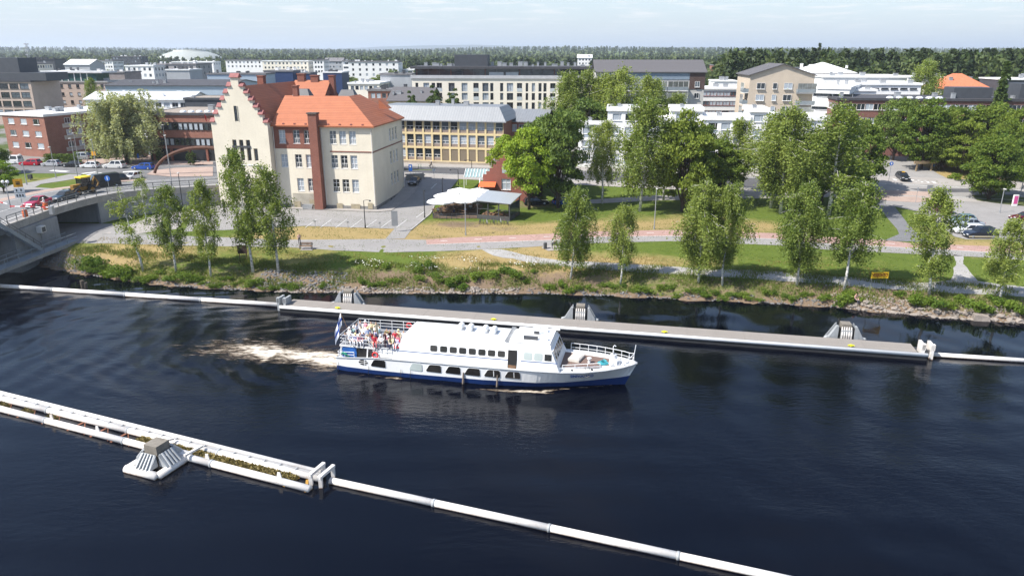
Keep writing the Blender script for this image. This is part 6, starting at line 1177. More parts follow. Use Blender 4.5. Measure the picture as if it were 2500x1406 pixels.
# passengers
W_, BL_, RD_, PK_, CRM, NAV, TEA, OLV, MAR, GRY, LAV, YLW = (.7, .7, .72), (.35, .42, .6), (.5, .03, .05), (.62, .25, .3), (.62, .53, .36), (.04, .05, .1), (.2, .33, .34), (.18, .17, .06), (.06, .012, .018), (.2, .19, .22), (.42, .42, .6), (.66, .62, .38)
PAS = [('stand', 879, 783, GRY, CRM, None, 'passenger in a dark grey top and beige trousers at the far rail'), ('stand', 892, 784.5, PK_, W_, W_, 'passenger in white hat and pink top at the far rail'), ('fold', 906, 786, YLW, (.3, .3, .2), None, 'brown haired passenger in pale yellow jacket at the far rail'), ('fold', 918, 787, CRM, CRM, None, 'passenger in cream jacket nearest the lifebuoy'),
       ('sit', 853, 801, W_, W_, W_, 'seated passenger in white hat and white top by the flag'), ('sit', 863.5, 797, TEA, NAV, W_, 'seated passenger in white cap and teal top'), ('sit', 842, 812, NAV, NAV, None, 'seated passenger in navy at the stern corner'), ('sit', 855, 814.5, W_, W_, W_, 'seated passenger all in white by the near stern rail'), ('sit', 866.5, 816, LAV, W_, (.6, .5, .25), 'seated passenger with straw hat and lavender shirt'), ('sit', 880, 812, W_, BL_, None, 'seated passenger in white with pale blue trousers'),
       ('sit', 887, 810, BL_, W_, W_, 'seated passenger in pale blue with white cap'), ('sit', 905, 809, RD_, NAV, None, 'dark haired seated passenger in red'), ('sit', 916, 807, LAV, NAV, None, 'seated passenger in lavender shirt before the stair'), ('sit', 914, 818, RD_, RD_, None, 'seated passenger all in red'), ('sit', 944, 803, OLV, OLV, None, 'passenger in olive green below the red lifebuoy'), ('stand', 935, 816, MAR, MAR, None, 'tall passenger in dark maroon at the middle of the deck'),
       ('stand', 964, 808, RD_, GRY, None, 'passenger with bright red top near the cabin roof'), ('stand', 973, 806, CRM, CRM, (.6, .5, .3), 'passenger in cream with straw hat by the cabin roof'), ('sit', 985, 808, W_, GRY, None, 'passenger in white sitting against the cabin roof'), ('sit', 958, 822, YLW, NAV, None, 'seated passenger in yellow and black'), ('sit', 948, 824, CRM, W_, None, 'seated passenger in cream at the deck middle'), ('stand', 928.5, 833, PK_, NAV, (.5, .45, .4), 'child in pale pink at the top of the stair'), ('stand', 955.5, 835, (.62, .12, .2), (.6, .1, .18), None, 'child in bright pink by the side rail'), ('sit', 929, 819, W_, GRY, W_, 'seated passenger in white hat beside the maroon one'), ('sit', 973, 825, RD_, W_, None, 'seated passenger in red and white near the side rail'), ('sit', 896, 822, W_, CRM, None, 'seated passenger in white in front of the bench row'), ('stand', 870, 790, W_, NAV, None, 'standing passenger in white shirt and navy trousers left of the dark grey one'), ('stand', 926, 797, TEA, GRY, None, 'standing passenger in teal right of the cream jacket'), ('fold', 951, 806, MAR, NAV, None, 'standing passenger in maroon between olive and bright red'), ('sit', 871, 822, PK_, W_, None, 'seated passenger in pink by the near rail'), ('sit', 940, 829, GRY, NAV, W_, 'seated passenger in grey with white cap near the stair head'), ('stand', 898, 800, BL_, CRM, (.6, .5, .25), 'standing passenger in pale blue with straw hat at the deck middle'), ('sit', 965, 829, LAV, W_, None, 'seated passenger in lavender at the cabin end')]
for i, (pose, hx, hy, sh, tr, hat, lab) in enumerate(PAS):
    sc = .82 if 'child' in lab else 1.0; hzz = SDZ + (1.62 if pose != 'sit' else 1.14) * sc; x, y = G(hx, hy, hzz)
    lx = (Vector((x, y)) - STERN).dot(BA); ly = (Vector((x, y)) - STERN).dot(BN); lx = min(max(lx, .8), 6.7); ly = min(max(ly, -2.2), 2.2); w = STERN + BA * lx + BN * ly
    person(pose, (w.x, w.y, SDZ - .02), random.uniform(-1.3, 1.3) + (0 if i % 3 else 2.5), sh, tr, random.choice(((.06, .035, .02), (.16, .09, .04), (.25, .2, .14))), lab, 'passengers on the sun deck', hat, sc)
# ================================================================ vehicles
def paint(c): return M('car_paint_%02d_%02d_%02d' % tuple(int(x * 99) for x in c), c, .22, .06, 1.0, metal=.25, spec=.6)
CARG = Mglass('car_glass', (.014, .017, .02), .05); TRIM = M('black_trim', (.018, .018, .019), .55, .15); LAMP = M('headlight_glass', (.62, .63, .64), .12, .05, spec=.8); TAIL = M('tail_lamp', (.35, .01, .012), .25, .1); RIM = M('alloy_rim', (.42, .43, .44), .3, .1, metal=.6); PLATE = M('number_plate', (.65, .65, .66), .5, .05)
CT = {'hatch': (4.15, 1.76, .92, 1.47, .95, .30, -1.45, -1.92), 'sedan': (4.6, 1.8, .92, 1.44, .85, .15, -1.05, -1.72), 'wagon': (4.7, 1.8, .93, 1.48, .95, .25, -1.85, -2.2), 'suv': (4.75, 1.92, 1.08, 1.76, .95, .3, -1.75, -2.2), 'van': (5.1, 1.95, 1.15, 1.98, 1.75, 1.05, -2.35, -2.48), 'bigvan': (5.8, 2.05, 1.25, 2.55, 2.2, 1.35, -2.75, -2.85)}
CARC = {}
def car_parts(k):
    if k in CARC: return CARC[k]
    L, W, bz, rz_, wb, rf_, rr, rb = CT[k]; h = L / 2; out = []
    sil = [(h - .12, .22), (h, .36), (h + .0, .58), (h - .10, .70), (h - .5, bz - .15), (wb + .05, bz - .02), (rb - .02, bz), (-h + .10, bz - .04), (-h, bz - .22), (-h, .40), (-h + .12, .22)]
    q = MB(); ysl = [(-W / 2, .955, -.03), (-W / 2 + .09, 1, 0), (0, 1.012, .012), (W / 2 - .09, 1, 0), (W / 2, .955, -.03)]; n_ = len(sil)
    for y, s, dz in ysl: q.v += [(x * s, y, .22 + (z - .22) * (s if z > .5 else 1) + (dz if z > .6 else 0)) for x, z in sil]
    for i in range(len(ysl) - 1):
        for j in range(n_): q.f.append((i * n_ + j, i * n_ + (j + 1) % n_, (i + 1) * n_ + (j + 1) % n_, (i + 1) * n_ + j)); q.m.append(0)
    q.f.append(tuple(range(n_))); q.m.append(0); q.f.append(tuple(reversed(range((len(ysl) - 1) * n_, len(ysl) * n_)))); q.m.append(0)
    bw, tw = W / 2 - .07, W / 2 - (.26 if k not in ('van', 'bigvan') else .14); lo = [(wb, bz - .03), (rb, bz - .02)]; hi = [(rf_, rz_ - .03), (rr, rz_ - .04)]; xm = (rf_ + rr) / 2
    V = [(wb, -bw, bz - .04), (wb, bw, bz - .04), (rb, bw, bz - .03), (rb, -bw, bz - .03), (rf_, -tw, rz_ - .05), (rf_, tw, rz_ - .05), (rr, tw, rz_ - .06), (rr, -tw, rz_ - .06), (rf_ - .2, -tw + .12, rz_), (rf_ - .2, tw - .12, rz_), (rr + .15, tw - .12, rz_), (rr + .15, -tw + .12, rz_)]
    q.add(V, ((0, 1, 5, 4), (1, 2, 6, 5), (2, 3, 7, 6), (3, 0, 4, 7), (4, 5, 9, 8), (5, 6, 10, 9), (6, 7, 11, 10), (7, 4, 8, 11), (8, 9, 10, 11)))
    out.append(('body', q.mesh('car_body', paint((.5, .5, .5))), None))
    def panel(a, b, c, d, push, s=.88, sv=.86):
        P = [Vector(p) for p in (a, b, c, d)]; c_ = sum(P, Vector()) / 4; P = [c_ + (p - c_) * s for p in P]; m_ = MB(); m_.extrude(P, push); return m_.mesh('g', CARG)
    out.append(('windscreen', panel(V[0], V[1], V[5], V[4], (.02, 0, .02)), None)); out.append(('rear_window', panel(V[3], V[2], V[6], V[7], (-.02, 0, .015)), None))
    for s, (a, b, c, d) in ((-1, (V[0], V[3], V[7], V[4])), (1, (V[1], V[2], V[6], V[5]))):
        A, B_, C_, E_ = map(Vector, (a, b, c, d))
        for t0, t1 in ((.06, .47), (.50, .94)) if k != 'bigvan' else ((.05, .32),): out.append(('side_window', panel(A.lerp(B_, t0), A.lerp(B_, t1), E_.lerp(C_, t1), E_.lerp(C_, t0), (0, s * .015, .008), .93), None))
    ty = MB(); ty.lathe([(.0, .0), (.2, .0), (.31, .02), (.335, .06), (.335, .15), (.31, .19), (.2, .21)], 16); rm = MB(); rm.lathe([(.205, .205), (.19, .222), (.06, .215), (.0, .23)], 12)
    out.append(('wheel', ty.mesh('tyre', RUBBER, True), [(x, s) for x in (h - .85, -h + .85) for s in (-1, 1)])); out.append(('rim', rm.mesh('rim', RIM, True), None))
    hl = MB(); hl.box(-.14, -.2, -.07, .02, .2, .07); out.append(('headlight', hl.mesh('headlight', LAMP), [(h - .04, s) for s in (-1, 1)])); tl = MB(); tl.box(-.03, -.14, -.09, .06, .14, .09); out.append(('tail_light', tl.mesh('tail', TAIL), [(-h + .01, s) for s in (-1, 1)]))
    bp = MB(); bp.box(h - .06, -W * .36, .3, h + .02, W * .36, .47); out.append(('grille', bp.mesh('grille', TRIM), None)); np_ = MB(); np_.box(h + .02, -.24, .40, h + .03, .24, .51); np_.box(-h - .02, -.24, .55, -h - .005, .24, .66); out.append(('number_plate', np_.mesh('plate', PLATE), None))
    CARC[k] = out; return out
def car(k, pos, rz, col, label, group=None, z=None, lower=None, cat='car', name=None):
    L, W = CT[k][:2]; x, y = pos[:2]; zz = (pos[2] if len(pos) > 2 else hz(x, y) + .05) if z is None else z
    t_ = thing(name or ('van' if 'van' in k else 'car'), label, cat, (x, y, zz), rz, group); rim = None; wheels = []
    for nm_, me, spots in car_parts(k):
        if nm_ == 'wheel':
            for (wx_, s) in spots: w_ = put(me, 'wheel', t_, (wx_, s * (W / 2 - .19), .335)); w_.rotation_euler = (R(-90 * s), 0, 0); wheels.append(w_)
        elif nm_ == 'rim': [put(me, 'rim', w_) for w_ in wheels]
        elif spots: [put(me, nm_, t_, (x_, s * (W / 2 - .27), .66 if nm_ == 'headlight' else .78 + (.15 if 'van' in k or k == 'suv' else 0))) for x_, s in spots]
        else:
            o = put(me, nm_, t_)
            if nm_ == 'body': o.material_slots[0].link = 'OBJECT'; o.material_slots[0].material = paint(col)
    if lower: q = MB(); [q.box(-L / 2 + .2, s * W / 2 - .03, .24, L / 2 - .2, s * W / 2 + .02, .5) for s in (-1, 1)]; q.build('side_trim', paint(lower), t_)
    return t_
sdir = math.atan2(SD.y, SD.x); CW, CS, CK, CR_, CB = (.72, .72, .72), (.45, .46, .48), (.018, .02, .024), (.42, .012, .03), (.02, .08, .36)
GQ = 'cars queueing on the cross street'
for k, px_, c, lab in (('van', (28, 400), CW, 'white delivery van first in the queue by the brick house'), ('wagon', (76, 404), CR_, 'red estate car behind the white delivery van'), ('hatch', (127, 406), CS, 'silver hatchback behind the red estate car'), ('sedan', (179, 408), CK, 'black saloon in the middle of the queue'), ('hatch', (222, 410), CW, 'white hatchback behind the black saloon'), ('suv', (281, 411), (.66, .65, .63), 'white crossover near the traffic island'), ('wagon', (351, 414), CB, 'bright blue estate car at the roundabout')): car(k, T(*px_), math.pi + R(-4), c, lab, GQ)
car('hatch', T(327, 437), R(-110), CW, 'white hatchback leaving the roundabout towards us'); car('suv', T(196, 390), R(185), CS, 'silver estate parked by the hedge'); car('wagon', T(218, 388), R(188), CK, 'black estate parked behind the silver one'); car('suv', T(335, 385), R(175), (.08, .085, .1), 'dark grey car parked in the willow shade'); car('van', T(352, 379), R(175), (.5, .55, .62), 'pale van parked under the brick office')
def on_bridge(px_, py_): x, y = G(px_, py_, 6.85); z = zdeck(y); x, y = G(px_, py_, z); return (x, y, z + .02)
def brz(p): return math.atan2(-(edge(p[1] + 2, 6) - edge(p[1] - 2, 6)).y, -(edge(p[1] + 2, 6) - edge(p[1] - 2, 6)).x)
for k, p, c, lab in (('sedan', (93, 502), (.38, .015, .05), 'red saloon waiting nearest the barrier on the bridge'), ('sedan', (158, 488), (.02, .035, .045), 'dark green saloon behind the red one on the bridge'), ('bigvan', (252, 459), CK, 'black high roofed van on the bridge approach'), ('suv', (280, 448), (.03, .03, .035), 'black car half hidden behind the high roofed van')): w = on_bridge(*p); car(k, w, brz(w), c, lab, 'vehicles waiting on the bridge')
w = on_bridge(203, 474); tr_ = thing('backhoe_loader', 'yellow backhoe loader with black bucket waiting on the bridge', 'tractor', w, brz(w)); TY = M('machine_yellow', (.24, .13, .02), .6, .3, 1.5)
q = MB(); q.box(-1.7, -.5, .7, 1.7, .5, 1.35); q.box(.2, -.42, 1.35, 1.75, .42, 1.75); q.build('chassis', TY, tr_); q = MB(); q.box(-1.15, -.72, 1.35, .35, .72, 2.75); q.build('cab', CARG, tr_); q = MB(); q.box(-1.35, -.85, 2.75, .5, .85, 2.95); q.build('cab_roof', M('cab_roof_yellow', (.75, .50, .02), .5), tr_)
for x in (-1.15, .35):
    for s in (-1, 1): q = MB(); q.beam((x, s * .74, 1.3), (x, s * .74, 2.78), .1, .1); q.build('cab_pillar', TRIM, tr_)
for x, r_ in ((-1.1, .75), (1.35, .58)):
    for s in (-1, 1): q = MB(); q.lathe([(.0, 0), (r_ * .55, 0), (r_ * .92, .03), (r_, .1), (r_, .3), (r_ * .92, .4), (r_ * .5, .4)], 18); w_ = q.build('wheel', RUBBER, tr_, (x, s * .78, r_), smooth=True); w_.rotation_euler = (R(-90 * s), 0, 0); q = MB(); q.lathe([(r_ * .5, .39), (r_ * .45, .43), (.0, .42)], 12); q.build('rim', TY, w_, smooth=True)
q = MB(); [q.beam((.5, s * .55, 1.5), (2.5, s * .55, .7), .14, .24) for s in (-1, 1)]; q.build('loader_arm', DARKMETAL, tr_); q = MB(); q.extrude([(2.4, -1.15, .25), (3.4, -1.15, .15), (3.3, -1.15, .32), (2.75, -1.15, .55), (2.65, -1.15, 1.1), (2.4, -1.15, 1.1)], (0, 2.3, 0)); q.build('front_bucket', DARKMETAL, tr_)
q = MB(); q.path([(-1.7, 0, 1.1), (-2.4, .1, 2.6), (-3.0, .1, 1.5), (-2.5, .1, .7)], [.2, .17, .15, .12], 6); q.build('backhoe_arm', TY, tr_); q = MB(); q.box(-3.0, -.3, .35, -2.3, .4, .9); q.build('rear_bucket', DARKMETAL, tr_)
car('sedan', T(1012, 449), R(-97), (.015, .018, .03), 'black saloon parked in the lane beside the school')
tx = car('wagon', T(2203, 438), R(-100), (.018, .022, .03), 'dark taxi with yellow roof sign waiting at the crossing', cat='taxi', name='taxi'); q = MB(); q.box(-.1, -.3, 1.48, .1, .3, 1.62); q.build('taxi_sign', YEL, tx)
GC = 'cars parked in the yard at the right'
for k, p, c, rz_, lab, low in (('bigvan', (2292, 517), (.085, .01, .035), R(84), 'maroon high roofed van at the corner of the car park', None), ('hatch', (2348, 543), (.16, .24, .26), R(176), 'teal grey hatchback half hidden by the leaning birch', None), ('sedan', (2362, 554), (.33, .37, .42), R(176), 'silver blue saloon second from the dark off roader', None), ('wagon', (2362, 569), CW, R(177), 'white estate car beside the dark off roader', None), ('suv', (2391, 580), (.015, .022, .04), R(178), 'dark blue off roader with beige lower body', (.42, .38, .3)), ('sedan', (2500, 538), (.12, .012, .025), R(183), 'dark red car cut by the right picture edge', None)): car(k, T(*p), rz_, c, lab, GC, lower=low)
car('hatch', T(1375, 500), R(20), (.02, .08, .3), 'blue car glimpsed under the large dark maple'); car('wagon', T(1308, 500), R(10), CK, 'black car in the shade behind the restaurant')
# ================================================================ street furniture
def at(o, x, y, z): o.location = (x, y, z); return o
def lamp(bx, by, tx, ty, label, kind='flat', col=None, group=None, pts=None, arm=1.0):
    x, y, z = pts or T(bx, by); hh = max(2.5, D(tx, ty, y)[1] - z); t_ = thing('street_lamp', label, 'lamp post', (x, y, z), 0, group); m_ = col or STEEL; q = MB(); q.tube((0, 0, 0), (0, 0, hh), .085, .055, 8); q.tube((0, 0, 0), (0, 0, .5), .12, n=8); q.build('post', m_, t_, smooth=False)
    if kind == 'flat': q = MB(); q.box(-.1, -.55, hh, .1, .15, hh + .1); q.build('lamp_head', OFFWHITE, t_)
    elif kind == 'arm':
        q = MB(); q.path([(0, 0, hh), (arm * .5, 0, hh + .1), (arm, 0, hh + .05)], .04, 6); q.build('arm', m_, t_); q = MB(); q.lathe([(.02, .12), (.14, .05), (.2, -.12), (.02, -.14)], 8, (arm, 0, hh)); q.build('lamp_head', m_, t_)
    elif kind == 'globe':
        for s in (-.35, .35): q = MB(); q.path([(0, 0, hh - .3), (s, 0, hh - .3), (s, 0, hh)], .03, 6); q.build('arm', m_, t_); q = MB(); q.lathe([(.02, -.02), (.2, .08), (.26, .25), (.2, .42), (.02, .5)], 12, (s, 0, hh)); q.build('globe', M('opal_globe', (.7, .7, .69), .3, .03), t_, smooth=True)
    else: q = MB(); q.path([(0, 0, hh), (.15, -.2, hh + .25), (.5, -.9, hh + .35)], .045, 6); q.build('arm', m_, t_); q = MB(); q.box(.42, -1.5, hh + .28, .62, -.85, hh + .42); q.build('lamp_head', OFFWHITE, t_)
    return t_
LB = M('black_lamp_paint', (.02, .022, .024), .5, .1)
lamp(1597, 560, 1605, 461, 'grey lamp post with flat head on the park lawn'); lamp(892, 557, 888, 490, 'black lamp post with side arm at the yard edge', 'arm', LB); lamp(1037, 533, 1034, 466, 'black lamp post at the terrace corner', 'arm', LB, arm=.1); lamp(1081, 492, 1080, 436, 'black post behind the parasols', 'arm', LB, arm=.1); lamp(1119, 452, 1117, 415, 'black lamp with long arm before the glass canopy', 'arm', LB, arm=-1.6); lamp(1152, 430, 1150, 392, 'black lamp post in front of the yellow building', 'arm', LB, arm=-1.4)
lamp(450, 530, 438, 425, 'tall dark lamp post behind the bank birches', 'street', LB)
for i, (a, b, c, d) in enumerate(((411, 400, 399, 308), (422, 466, 407, 334), (195, 410, 187, 328), (214, 396, 203, 310), (239, 430, 228, 344), (191, 440, 174, 341), (66, 452, 55, 380), (137, 435, 128, 362))): lamp(a, b, c, d, ('tall street lamp before the ribbon window office', 'tall street lamp right of the roundabout', 'street lamp beside the black saloon', 'tall street lamp by the hedge', 'street lamp at the crossing before the willow', 'street lamp on the lawn corner', 'street lamp near the left lawn', 'street lamp between the red and silver cars')[i], 'street', None, 'street lamps of the left bank')
lamp(24, 505, 15, 448, 'lamp post with two white globes at the bridge', 'globe', pts=on_bridge(26, 508)); lamp(2490, 480, 2486, 350, 'tall lamp post at the right edge', 'street'); lamp(2440, 520, 2443, 462, 'thin grey post in the car park', 'flat')
def sign(bx, by, ty, label, board, mat, pts=None, name='road_sign', shape='rect', post=None, h=None, txt=None, rz=0, extra=()):
    x, y, z = pts or T(bx, by); hh = h or max(1.2, D(bx, ty, y)[1] - z); t_ = thing(name, label, 'sign', (x, y, z), rz); q = MB(); q.tube((0, 0, 0), (0, 0, hh), .035, n=6); q.build('post', post or STEEL, t_); w, h_ = board; q = MB()
    if shape == 'rect': q.box(-w / 2, -.08, hh - h_, w / 2, -.045, hh)
    else:
        P = [(w / 2 * math.cos(R(a)), -.08, hh - w / 2 + w / 2 * math.sin(R(a))) for a in range(0, 360, 24)]; q.extrude(P, (0, .03, 0))
    q.build('board', mat, t_)
    for (cx, cz, w2, h2, m2) in extra: q = MB(); q.box(cx - w2 / 2, -.10, hh + cz - h2 / 2, cx + w2 / 2, -.083, hh + cz + h2 / 2); q.build('marking', m2, t_)
    return t_
GREYB = M('grey_sign_back', (.22, .23, .24), .6, .08)
sign(965, 566, 515, 'tall grey information board at the yard exit', (1.0, 2.4), GREYB, name='info_sign'); sign(1003, 432, 402, 'blue parking sign by the low stone wall', (.75, 1.4), BLUEP, extra=((0, -.4, .3, .4, WHITE),)); sign(1060, 440, 412, 'small white sign on a post by the street', (.6, .6), WHITE); sign(2168, 452, 395, 'blue warning sign at the side street mouth', (.8, .8), BLUEP, shape='round', extra=((0, -.4, .25, .35, WHITE),)); sign(2280, 415, 398, 'round blue sign on the dry verge', (.85, .85), BLUEP, shape='round', extra=((0, -.42, .2, .45, WHITE),)); sign(2266, 480, 452, 'grey back of a large road sign on the cobbled island', (1.1, 1.2), GREYB); sign(2288, 492, 458, 'small grey sign by the car park mouth', (.5, .5), GREYB); sign(2235, 496, 458, 'thin pole sign on the cobbled island', (.3, .5), STEEL)
sign(235, 412, 370, 'small orange sign by the hedge', (.9, .9), M('sign_orange', (.7, .33, .02), .5)); sign(340, 400, 375, 'small blue sign below the brick office', (.5, 1.1), BLUEP); sign(262, 400, 380, 'small black notice board by the willow', (1.2, .8), BLACK); 
w = on_bridge(268, 470); sign(0, 0, 0, 'round blue keep right sign beside the black van', (.95, .95), BLUEP, pts=w, shape='round', h=2.9, extra=((0, -.48, .12, .6, WHITE),))
x, y = float(road_edge(103.0)) + .1, 103.0; t_ = sign(0, 0, 0, 'square yellow bridge sign above white boards on a tall post', (1.15, 1.15), M('sign_orange', (.7, .33, .02), .5), pts=(x, y, 6.9), h=5.9, rz=R(20), name='bridge_sign', extra=((0, -.6, .5, .12, BLACK), (0, -.4, .5, .1, BLACK), (0, -.75, .5, .1, BLACK)))
for dz, tx_ in ((-1.6, 0), (-2.35, 1)): q = MB(); q.box(-.65, -.08, 5.9 + dz - .32, .65, -.045, 5.9 + dz + .32); q.build('white_board', WHITE, t_); [(lambda b: b.build('marking', BLACK, t_))((lambda b: (b.box(u, -.1, 5.9 + dz - .16, u + .16, -.082, 5.9 + dz + .18), b)[1])(MB())) for u in ((-.4, .15) if tx_ == 0 else (-.45, -.1, .25))]
w0b, w1b = Vector(on_bridge(28, 520)), Vector(on_bridge(128, 523)); bt = thing('barrier_arm', 'red and white barrier arm lowered across the bridge road', 'barrier', tuple(w1b)); bv = w0b - w1b
for i in range(8): q = MB(); q.beam(bv * (i / 8) + Vector((0, 0, 1.0)), bv * ((i + 1) / 8) + Vector((0, 0, 1.0)), .1, .14); q.build('arm_segment', (WHITE, REDP)[i % 2], bt)
q = MB(); q.box(-.25, -.3, 0, .25, .3, 1.2); q.build('housing', STEEL, bt)
w2b = Vector(on_bridge(22, 514)); bt2 = thing('barrier_arm', 'end of a second striped barrier arm at the left edge', 'barrier', tuple(w2b))
for i in range(5): q = MB(); q.beam(Vector((-i * .7, .12 * i, 1.0 + i * .12)), Vector((-(i + 1) * .7, .12 * (i + 1), 1.0 + (i + 1) * .12)), .1, .14); q.build('arm_segment', (WHITE, REDP)[i % 2], bt2)
for i, (a, b) in enumerate(((91, 527), (148, 519))):
    p = edge((104.6, 109.8)[i], .8); q = MB(); q.lathe([(.3, 0), (.36, .1), (.36, .9), (.3, 1.05), (.02, 1.08)], 14); tag(q.build('orange_barrel', ORANGE, loc=(p.x, p.y, 7.0), smooth=True), ('orange ribbed barrel by the bridge sign', 'orange ribbed barrel nearer the underpass')[i], 'barrel', 'orange barrels on the bridge')
x, y = float(road_edge(110.4)) - 1.3, 110.4; person('ride', (x, y, 6.95), R(-80), (.7, .7, .7), (.05, .06, .1), label='white shirted rider on the bridge walkway', hat=(.7, .7, .7))
BIKE = {}
def bike_parts():
    if BIKE: return BIKE
    for nm_, fn_ in (('wheel', None), ('frame', None), ('saddle', None), ('handlebar', None)):
        q = MB()
        if nm_ == 'wheel': q.path([(.33 * math.cos(R(a)), 0, .33 * math.sin(R(a))) for a in range(0, 361, 24)], .022, 5, caps=False); [q.tube((0, 0, 0), (.32 * math.cos(R(a)), 0, .32 * math.sin(R(a))), .006, n=3) for a in range(0, 360, 45)]
        elif nm_ == 'frame': [q.tube(a, b, .02, n=5) for a, b in (((-.5, 0, .34), (-.1, 0, .3)), ((-.5, 0, .34), (-.18, 0, .78)), ((-.1, 0, .3), (-.18, 0, .85)), ((-.1, 0, .3), (.38, 0, .72)), ((-.18, 0, .75), (.36, 0, .82)), ((.36, 0, .95), (.52, 0, .34)))]
        elif nm_ == 'saddle': q.box(-.3, -.07, .88, -.06, .07, .93)
        else: q.path([(.30, -.28, 1.0), (.37, -.1, 1.02), (.37, .1, 1.02), (.30, .28, 1.0)], .015, 5)
        BIKE[nm_] = q.mesh(nm_, TRIM if nm_ != 'frame' else DARKMETAL)
    return BIKE
def bicycle(x, y, z, rz, label, group=None, col=None):
    t_ = thing('bicycle', label, 'bicycle', (x, y, z), rz, group); P = bike_parts()
    for dx in (-.5, .52): put(P['wheel'], 'wheel', t_, (dx, 0, .34))
    f_ = put(P['frame'], 'frame', t_); f_.material_slots[0].link = 'OBJECT'; f_.material_slots[0].material = col or DARKMETAL
    put(P['saddle'], 'saddle', t_); put(P['handlebar'], 'handlebar', t_); return t_
x, y, z = T(1054, 412); bicycle(x, y, z, math.pi + sdir, 'bicycle ridden past the yellow building'); person('ride', (x - .05, y, z), math.pi + sdir + math.pi / 2, (.03, .03, .04), (.02, .02, .03), label='dark clothed cyclist in front of the yellow building', hat=(.6, .6, .6))
x, y, z = T(157, 512)
for i in range(9): x, y, z = T(1172 + i * 8.4, 546 + (i % 3) * 1.5); bicycle(x, y, z, R(80 + (i * 37) % 25), ordinal(i) + ' bicycle from the left in the rack below the pavilion', 'bicycles in the rack', (DARKMETAL, M('bike_blue', (.03, .08, .2), .4), M('bike_silver', (.4, .4, .42), .4), M('bike_red', (.3, .02, .02), .4))[i % 4])
x, y, z = T(1021, 402); 
for i in range(2): bicycle(*T(1022 + i * 6, 412), R(100), ('green bicycle left of the rider by the yellow wall', 'second green bicycle by the yellow wall')[i], None, M('bike_green', (.03, .22, .08), .4))
def bench_thing(px_, py_, rz, label, mat=WOODB):
    x, y, z = T(px_, py_); t_ = thing('park_bench', label, 'bench', (x, y, z + .06), rz)
    for i in range(4): q = MB(); q.box(-.95, -.2 + i * .13, .43, .95, -.1 + i * .13, .47); q.build('seat_slat', mat, t_)
    for i in range(3): q = MB(); q.box(-.95, .34 + i * .02, .55 + i * .14, .95, .37 + i * .02, .65 + i * .14); q.build('back_slat', mat, t_)
    for s in (-.85, .85): q = MB(); q.box(s - .04, -.2, 0, s + .04, -.14, .44); q.box(s - .04, .28, 0, s + .04, .36, .95); q.box(s - .04, -.2, .62, s + .04, .34, .68); q.build('leg', DARKMETAL, t_)
    return t_
sheet('bench_pad', px((733, 612), (762, 612), (768, 605), (738, 604)), PAVE, .06); bench_thing(747, 609, R(0), 'wooden park bench beside the promenade below the school'); sheet('bench_pad', px((1322, 606), (1338, 613), (1376, 612), (1372, 600), (1328, 600)), PAVE, .06)
bb = bench_thing(1362, 607, R(180), 'dark bench on the paved pad by the drooping birch', DARKMETAL); 
for i, (dx, sh, lab) in enumerate(((-.45, (.02, .02, .025), 'person in black top sitting left on the paved pad bench'), (.45, (.03, .03, .04), 'person in dark top sitting right on the paved pad bench'))): l_ = bb.location; person('sit', (l_.x + dx, l_.y + .1, l_.z), math.pi * 0 + (0.1 if i else -.1), sh, (.45, .40, .33), label=lab)
x, y, z = T(1331, 608); q = MB(); q.lathe([(.24, 0), (.26, .05), (.26, .85), (.2, .92), (.02, .93)], 12); tag(q.build('litter_bin', DARKMETAL, loc=(x, y, z + .06)), 'dark round litter bin on the paved bench pad', 'bin'); x, y, z = T(75, 440); q = MB(); q.box(-.35, -.3, .25, .35, .3, 1.15); q.tube((0, 0, 0), (0, 0, .3), .06, n=6); tag(q.build('litter_bin', DARKMETAL, loc=(x, y, z)), 'small black bin on the left lawn', 'bin')
x, y, z = T(732, 598); person('walk', (x, y, z + .05), R(20), (.5, .32, .28), (.10, .09, .1), label='pedestrian walking on the promenade behind the bench'); x, y, z = T(2087, 742); person('sit', (x, y, z + .15), R(25), (.50, .30, .24), (.08, .08, .1), label='person sitting on the bank stones below the yellow sign')
x, y, z = T(594, 634); t_ = thing('notice_board', 'dark wooden notice board among the bank birches', 'sign', (x, y, z)); q = MB(); q.box(-.65, -.06, .9, .65, .06, 2.1); q.build('board', M('dark_board', (.045, .025, .018), .8), t_)
for s in (-.5, .5): q = MB(); q.box(s - .05, .061, 0, s + .05, .14, 2.0); q.build('post', WOODB, t_)
# yellow water pipe sign
xa, ya, za = T(2121, 712); t_ = thing('water_pipe_sign', 'yellow board lettered VESIJOHTO on two thin posts', 'sign', (xa + 1.05, ya, za), R(2)); zt_ = D(2142, 664, ya)[1] - za
for s in (-1, 1): q = MB(); q.tube((s * .95, .03, -.3), (s * .95, .03, zt_ - .05), .035, n=6); q.build('post', M('green_grey_post', (.16, .18, .15), .6), t_)
q = MB(); q.box(-1.08, -.04, zt_ - .82, 1.08, -.005, zt_); q.build('board', M('sign_yellow', (.72, .46, .02), .5, .06), t_); tm_ = text_mesh('VESIJOHTO', .46, .006, .012); tm_.materials.append(M('sign_red', (.22, .008, .008), .6)); o = put(tm_, 'lettering', t_, (0, -.05, zt_ - .42)); o.rotation_euler = (R(90), 0, 0); o.scale = (.84, 1.3, 1)
